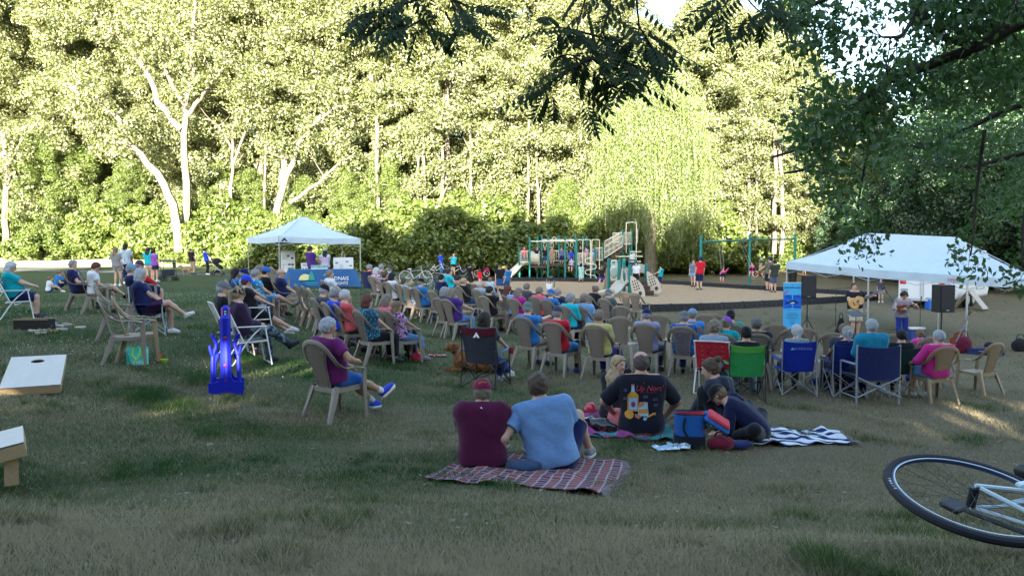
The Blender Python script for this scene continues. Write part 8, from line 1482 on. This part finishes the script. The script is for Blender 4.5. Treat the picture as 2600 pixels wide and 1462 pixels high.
soft_bag('pouch', 'red crinkled bag beside the blond woman', 'bag', 1500, 1052, (.17, .14, .17), mat('red_film', (.55, .03, .07), .25, spec=.6), strap=False); soft_bag('carry_bag', 'dark red and navy bag beside the open cooler lid', 'bag', 1830, 1140, (.30, .22, .16), clothmat('dark_red_fabric', (.16, .01, .03)), strap=True); soft_bag('clothes_pile', 'crumpled navy clothes between the cooler bag and the boy', 'clothes', 1868, 1138, (.40, .25, .10), M_NAVY, strap=False); soft_bag('clothes_pile', 'dark blue cloth bundle between the couple on the plaid blanket', 'clothes', 1330, 1196, (.34, .26, .11), clothmat('slate_fabric', (.03, .06, .12)), strap=False)
soft_bag('backpack', 'navy round bag on the grass under the royal blue camp chair', 'bag', 2078, 978, (.32, .24, .15), M_NAVY, strap=False); soft_bag('shopping_bag', 'bright blue bag under the dark green camp chair', 'bag', 2318, 968, (.30, .2, .2), M_ROY); soft_bag('shopping_bag', 'red bag beside the chair of the grey-bobbed woman', 'bag', 1092, 762, (.45, .3, .28), clothmat('red_fabric', (.45, .02, .04))); soft_bag('shopping_bag', 'red and white bag under the chair of the girl in purple florals', 'bag', 1062, 918, (.28, .2, .18), clothmat('red_white', (.5, .02, .05), 'floral', (.7, .7, .7), 14), strap=False); soft_bag('shopping_bag', 'navy and purple bag under the auburn-haired woman', 'bag', 915, 866, (.3, .2, .22), clothmat('violet_bag', (.05, .04, .28))); soft_bag('shopping_bag', 'black and teal bag under the chair of the man in royal blue', 'bag', 862, 862, (.4, .3, .2), clothmat('black_teal', (.01, .02, .03)))
p = at(638, 862); root = empty('drink_bottle', (p.x, p.y, gz(p.x, p.y)), 0, 'small blue insulated cup on the grass under the white tube chair', 'bottle'); mb = MB(); mb.lathe([(.04, 0), (.05, .03), (.05, .10)], n=14); mb.build('body', mat('cup_navy', (.02, .05, .2), .4), root); mb = MB(); mb.lathe([(.052, .10), (.05, .14), (.03, .15)], n=14); mb.build('lid', mat('cup_teal', (.02, .25, .3), .4), root)
p = at(1110, 905); mb = MB(); mb.sheet(lambda u, v: ((u - .5) * .36 + .03 * math.sin(v * 7), (v - .5) * .22, .02 + .025 * abs(math.sin(u * 9) * math.sin(v * 5 + 1))), 16, 10, .006); tag(mb.build('red_cloth', clothmat('red_white', (.5, .02, .05), 'floral', (.7, .7, .7), 14), None, loc=(p.x, p.y, gz(p.x, p.y))), 'crumpled red and white cloth on the grass in front of the dog', 'cloth')
for i, (u, v, a, l) in enumerate(((1690, 1142, 12, 'left crinkled pale sheet of paper in front of the cooler bag'), (1722, 1140, -14, 'bright blue white paper sheet in front of the cooler bag'))):
    p = at(u, v); mb = MB(); mb.sheet(lambda x, y: ((x - .5) * .27, (y - .5) * .20, .03 + .022 * math.sin(x * 9 + i) * math.sin(y * 7) + .012 * i), 14, 10, .001); o = mb.build('paper_sheet', mat('glossy_paper', rough=.2, fn=lambda m, b: (lambda n: n.col(n.mix(n.ramp(n.noise(9, n.co('Object'), 3), [(.5, (0, 0, 0)), (.6, (1, 1, 1))]), (.30, .48, .62), (.70, .76, .80))))(N(m)), spec=.6), None, loc=(p.x, p.y, gz(p.x, p.y))); o.rotation_euler = (0, 0, R(a)); tag(o, l, 'paper')
def dog(label, u, v, rz, sc, lying, m, m2, h):
    p = at(u, v); 
    if lying:   # body along +x, head at +x
        pr = [(v3(-.30, 0, .15), v3(.0, -.02, .17), .155, .15, .08), (v3(0, -.02, .17), v3(.24, 0, .19), .15, .15, .08), (v3(.22, 0, .22), v3(.36, 0, .42), .12, .085, .06), (v3(.36, 0, .43), v3(.42, 0, .46), .088, .080, .04), (v3(.44, 0, .435), v3(.53, 0, .405), .050, .036, .03), (v3(-.28, -.10, .11), v3(-.10, -.20, .07), .11, .055, .06), (v3(-.10, -.20, .05), v3(-.26, -.25, .035), .045, .035, .02), (v3(.24, -.09, .10), v3(.28, -.12, .04), .07, .05, .05), (v3(.28, -.12, .035), v3(.54, -.13, .03), .045, .038, .02), (v3(.26, .09, .04), v3(.52, .10, .03), .045, .038, .02), (v3(-.42, .05, .06), v3(-.66, .16, .04), .05, .03, .03)]; er = [(v3(.37, -.07, .49), v3(.365, -.115, .385), .026, .034, .02), (v3(.37, .07, .49), v3(.365, .115, .385), .026, .034, .02)]
    else:
        pr = [(v3(-.25, 0, .50), v3(.18, 0, .50), .12, .15, .06), (v3(.2, 0, .55), v3(.34, 0, .72), .10, .075, .05), (v3(.36, 0, .76), v3(.40, 0, .76), .085, .075, .03), (v3(.44, 0, .74), v3(.54, 0, .71), .045, .034, .02), (v3(-.34, 0, .52), v3(-.48, 0, .34), .035, .025, .03)]
        for y in (-.08, .08): pr += [(v3(.18, y, .45), v3(.17, y, .22), .06, .036, .03), (v3(.17, y, .22), v3(.18, y, .03), .034, .028, .02), (v3(-.25, y, .45), v3(-.19, y, .28), .085, .05, .03), (v3(-.19, y, .28), v3(-.31, y, .17), .042, .03, .02), (v3(-.31, y, .17), v3(-.28, y, .03), .03, .028, .02)]
        er = [(v3(.36, y, .82), v3(.34, y * 1.3, .88), .03, .015, .02) for y in (-.05, .05)]
    S = lambda L_: [(a * sc, b * sc, r1 * sc, r2 * sc, k * sc) for a, b, r1, r2, k in L_]; o = sdfobj('dog', [(S(pr), [(v3(0, 0, .004), v3(0, 0, -1))], 0)], h, m, None, noise=.006, nf=42); o.location = (p.x, p.y, gz(p.x, p.y)); o.rotation_euler = (0, 0, rz); tag(o, label, 'dog')
    for e in er: sdfobj('ear', [(S([e]), [], 0)], max(.008, h * .7), m2, o)
    ez = .47 if lying else .785; ex = .475 if lying else .46
    for y in (-.045, .045): mb = MB(); mb.ell((ex * sc, y * sc, ez * sc), .011 * sc, 8, 6); mb.build('eye', M_BLACKP, o)
    mb = MB(); mb.ell(((.565 if lying else .572) * sc, 0, (.41 if lying else .715) * sc), .018 * sc, 8, 6); mb.build('nose', M_BLACKP, o); return o
M_FUR = mat('golden_fur', rough=.9, fn=lambda m, b: (lambda n: (n.col(n.ramp(n.noise(9, n.co('Object', (1, 1, 1)), 5, .7), [(.3, (.12, .045, .015)), (.7, (.34, .15, .055))])), n.bump(n.noise(60, n.co('Object', (1, 3, 3)), 3), .8, .02)))(N(m)) and None, spec=.1); M_EAR = mat('dark_fur', (.045, .025, .015), .9)
dg = dog('large golden brown dog lying on the grass beside the maroon camp chair', 1205, 944, R(172), 1.0, True, M_FUR, M_EAR, .013)
mb = MB(); mb.tube([Vector((.30, .13 * math.cos(a), .31 + .125 * math.sin(a))) + Vector((.05 * math.sin(a), 0, 0)) * -1 for a in np.linspace(0, 6.283, 20, endpoint=False)], .009, 6, closed=True); mb.build('collar', mat('pink_strap', (.30, .14, .17), .7), dg); mb = MB(); mb.tube(cr([(.26, .12, .22), (.10, .20, .19), (-.05, .22, .24), (-.18, .25, .30)], 5), .006, 5); mb.build('leash', mat('pink_strap', (.30, .14, .17), .7), dg)
dog('tan and black shepherd dog standing beside the bald man on the path', 473, 701, R(200), .85, False, mat('shepherd_fur', (.22, .15, .09), .9), M_EAR, .03)
# ------------------------------------------------------------------ boughs hanging into the picture
def walnut():
    rg = np.random.RandomState(12); base = Vector((2.4, -3.2, 0)); base.z = gz(base.x, base.y) - .2; root = empty('walnut_tree', base, 0, 'dark feathery leaved bough hanging in from the top centre', 'tree'); mb = MB(); L = lambda p: Vector(p) - base
    crown = Vector((1.2, 3.8, CZ + 3.3)); mb.tube([L(base), L(base + Vector((0, 0, 3))), L(Vector((2.3, -2.6, CZ + 3.2))), L(Vector((2, 0, CZ + 3.4))), L(crown)], [.34, .28, .22, .14, .08], 10); mb.tube([L(crown), L(px(1620, -80, 5.2)), L(px(1300, -110, 5.4)), L(px(1080, -60, 5.5))], [.07, .05, .035, .02], 7); mb.tube([L(crown), L(px(1850, -60, 5.3)), L(px(1950, -30, 5.3))], [.05, .03, .012], 6)
    TW = [[(1610, -80), (1618, 20), (1622, 75), (1610, 95)], [(1560, -80), (1545, 30), (1525, 90), (1500, 150), (1470, 215), (1485, 270)], [(1500, -60), (1480, 20), (1460, 90)], [(1525, 95), (1450, 75), (1410, 70)], [(1500, 150), (1440, 185), (1395, 230)], [(1520, 100), (1580, 120), (1640, 140)], [(1505, 150), (1560, 190), (1610, 205)], [(1618, 60), (1650, 110)], [(1490, 170), (1450, 140), (1400, 150)], [(1540, 120), (1590, 160), (1640, 170)],
          [(1080, -60), (1060, 0), (1070, 55), (1110, 90)], [(1080, -60), (980, 0), (960, 30)], [(1110, -60), (1150, 10), (1180, 60)], [(1060, 0), (1010, 20), (990, 50)], [(1150, 0), (1200, 20), (1225, 10)], [(1070, 50), (1040, 70)], [(1130, 30), (1160, 90)], [(1030, -40), (1000, 10), (1035, 45)],
          [(1880, -60), (1900, 0), (1940, 40)], [(1880, -50), (1850, 0), (1830, 30)], [(1910, -50), (1950, 0), (1955, 30)]]
    Vs = []; 
    def leaflet(p, d, nn, l, w): b = d.cross(nn).normalized(); m_ = p + d * l * .45; Vs.append([tuple(p), tuple(m_ + b * w - nn * w * .3), tuple(p + d * l), tuple(m_ - b * w - nn * w * .3)])
    for tw in TW:
        yy = 5.15 + rg.uniform(-.3, .35); P = cr([px(u, v, yy + .05 * i) for i, (u, v) in enumerate(tw)], 6); mb.tube([L(p) for p in P], [.009 * (1 - .7 * i / len(P)) for i in range(len(P))], 5); n = len(P)
        for i in range(1, n):
            if rg.rand() < .42: continue
            for rep in range(1 if i < n - 2 else 2):
                a = rg.uniform(0, 6.28); t = (P[min(i + 1, n - 1)] - P[i - 1]).normalized(); d = (Vector((math.cos(a) * 1.1, math.sin(a) * .8, rg.uniform(-.35, .35))) + t * .5).normalized(); l = rg.uniform(.20, .34); k = rg.randint(6, 9); p = P[i].copy(); rach = [p.copy()]; nn = Vector((rg.uniform(-.4, .4), rg.uniform(-1.4, -.2), .8)).normalized()
                for j in range(k):
                    d = (d + Vector((0, 0, -.07))).normalized(); p = p + d * l / k; rach.append(p.copy()); s = d.cross(nn).normalized(); q = math.sin(math.pi * (j + 1.5) / (k + 2.5)); ll = .082 * (.55 + .5 * q)
                    if j: leaflet(p, (s + d * .3 + Vector((0, 0, -.55))).normalized(), nn, ll, .0135 * (.7 + .5 * q)); leaflet(p, (-s + d * .3 + Vector((0, 0, -.55))).normalized(), nn, ll, .0135 * (.7 + .5 * q))
                leaflet(p, d, nn, .07, .011); mb.tube([L(q_) for q_ in rach[::3] + [rach[-1]]], .0022, 3)
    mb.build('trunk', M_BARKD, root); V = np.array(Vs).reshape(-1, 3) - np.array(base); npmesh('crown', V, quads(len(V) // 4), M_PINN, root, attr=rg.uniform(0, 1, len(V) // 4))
walnut()
def elm():
    rg = np.random.RandomState(31); base = Vector((10.5, 7.5, 0)); base.z = gz(10.5, 7.5) - .2; root = empty('elm_tree', base, 0, 'dark drooping leafy bough reaching in from the right over the long canopy', 'tree'); mb = MB(); L = lambda p: Vector(p) - base; lim = []
    top = Vector((10.2, 7.6, CZ + 4.2)); mb.tube([L(base), L(base.lerp(top, .5) + Vector((.1, 0, 0))), L(top), L(top + Vector((-.3, .4, 2.5)))], [.38, .32, .26, .16], 10)
    LP = [([(3100, -60, 7.7), (2700, 20, 7.9), (2590, 60, 8.1), (2480, 120, 8.3), (2400, 150, 8.5), (2330, 178, 8.7), (2240, 215, 9), (2180, 262, 9.2), (2140, 310, 9.4)], .085, .028), ([(2240, 215, 9), (2215, 250, 9), (2190, 310, 9.2), (2130, 340, 9.4), (2050, 372, 9.6), (1960, 400, 9.8)], .045, .014), ([(2140, 320, 9.4), (2060, 420, 9.5), (1990, 440, 9.6)], .03, .01), ([(2480, 120, 8.3), (2380, 90, 8.2), (2330, 40, 8.1), (2290, 90, 8.0), (2240, 95, 8.0)], .04, .01), ([(2700, 20, 7.9), (2500, -60, 7.8), (2300, -60, 7.9), (2150, -20, 8.2), (2050, 20, 8.4), (1990, 70, 8.5)], .06, .01),
          ([(3000, 200, 8.5), (2620, 260, 9.5), (2450, 330, 10.5), (2350, 380, 11)], .05, .015), ([(3000, 300, 9), (2640, 380, 10), (2480, 420, 11), (2380, 425, 11.5)], .04, .015), ([(2240, 225, 9), (2200, 400, 9.5), (2180, 520, 9.8), (2185, 590, 9.9)], .02, .006), ([(2500, 330, 10), (2480, 480, 10), (2470, 600, 9.8), (2465, 650, 9.8)], .025, .006), ([(2640, 380, 10), (2600, 560, 9.6), (2595, 690, 9.5)], .03, .006)]
    for pts, a, b in LP: P = cr([px(*q) for q in pts], 4); n = len(P); mb.tube([L(p) for p in P], [a + (b - a) * i / n for i in range(n)], 7); lim += P
    lim = np.array([tuple(p) for p in lim]); C = []
    def fill(poly, n, y0, y1):
        Pn = np.array(poly, float); k = 0
        while k < n:
            u, v = rg.uniform(Pn[:, 0].min(), Pn[:, 0].max()), rg.uniform(Pn[:, 1].min(), Pn[:, 1].max())
            if inpoly(np.array([u]), np.array([v]), poly)[0] and vnoise(np.array([u]), np.array([v]), .022, 4)[0] > .36: C.append(tuple(px(u, v, rg.uniform(y0, y1)))); k += 1
    fill([(1985, -20), (2260, -20), (2240, 60), (2170, 150), (2120, 240), (2060, 200), (2030, 120), (1980, 90)], 48, 8, 9); fill([(2010, 240), (2110, 215), (2210, 170), (2330, 110), (2480, 30), (2640, -30), (2640, 250), (2480, 240), (2330, 235), (2260, 300), (2210, 420), (2150, 560), (2110, 500), (2060, 470), (2080, 420), (2020, 350)], 250, 8.2, 10); fill([(2230, 330), (2400, 290), (2640, 230), (2640, 600), (2560, 560), (2420, 470), (2260, 460), (2200, 420)], 190, 10, 14); fill([(2290, -20), (2640, -20), (2520, 40), (2420, 110), (2370, 80), (2310, 30)], 80, 7.8, 9)
    for u, v, y, n in ((2185, 600, 9.9, 3), (2165, 622, 9.9, 2), (2205, 608, 9.9, 2), (2465, 640, 9.8, 3), (2462, 665, 9.8, 2), (2595, 690, 9.5, 4), (2580, 710, 9.5, 2), (2480, 560, 10, 3), (2200, 560, 9.8, 4)):
        for _ in range(n): C.append(tuple(px(u + rg.normal() * 9, v + rg.normal() * 10, y)))
    C = np.array(C); wob = C + rg.normal(size=C.shape) * .03
    for c in wob[::2]:
        j = np.argmin(((lim - c) ** 2).sum(1)); q = lim[j]
        if np.linalg.norm(q - c) < 2.2: m_ = (q + c) / 2 + np.array([0, 0, .12]); mb.tube([L(q), L(m_), L(c)], [.008, .005, .002], 4)
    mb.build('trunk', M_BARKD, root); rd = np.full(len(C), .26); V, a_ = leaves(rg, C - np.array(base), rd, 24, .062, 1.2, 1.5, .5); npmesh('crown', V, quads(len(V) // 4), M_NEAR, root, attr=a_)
elm()
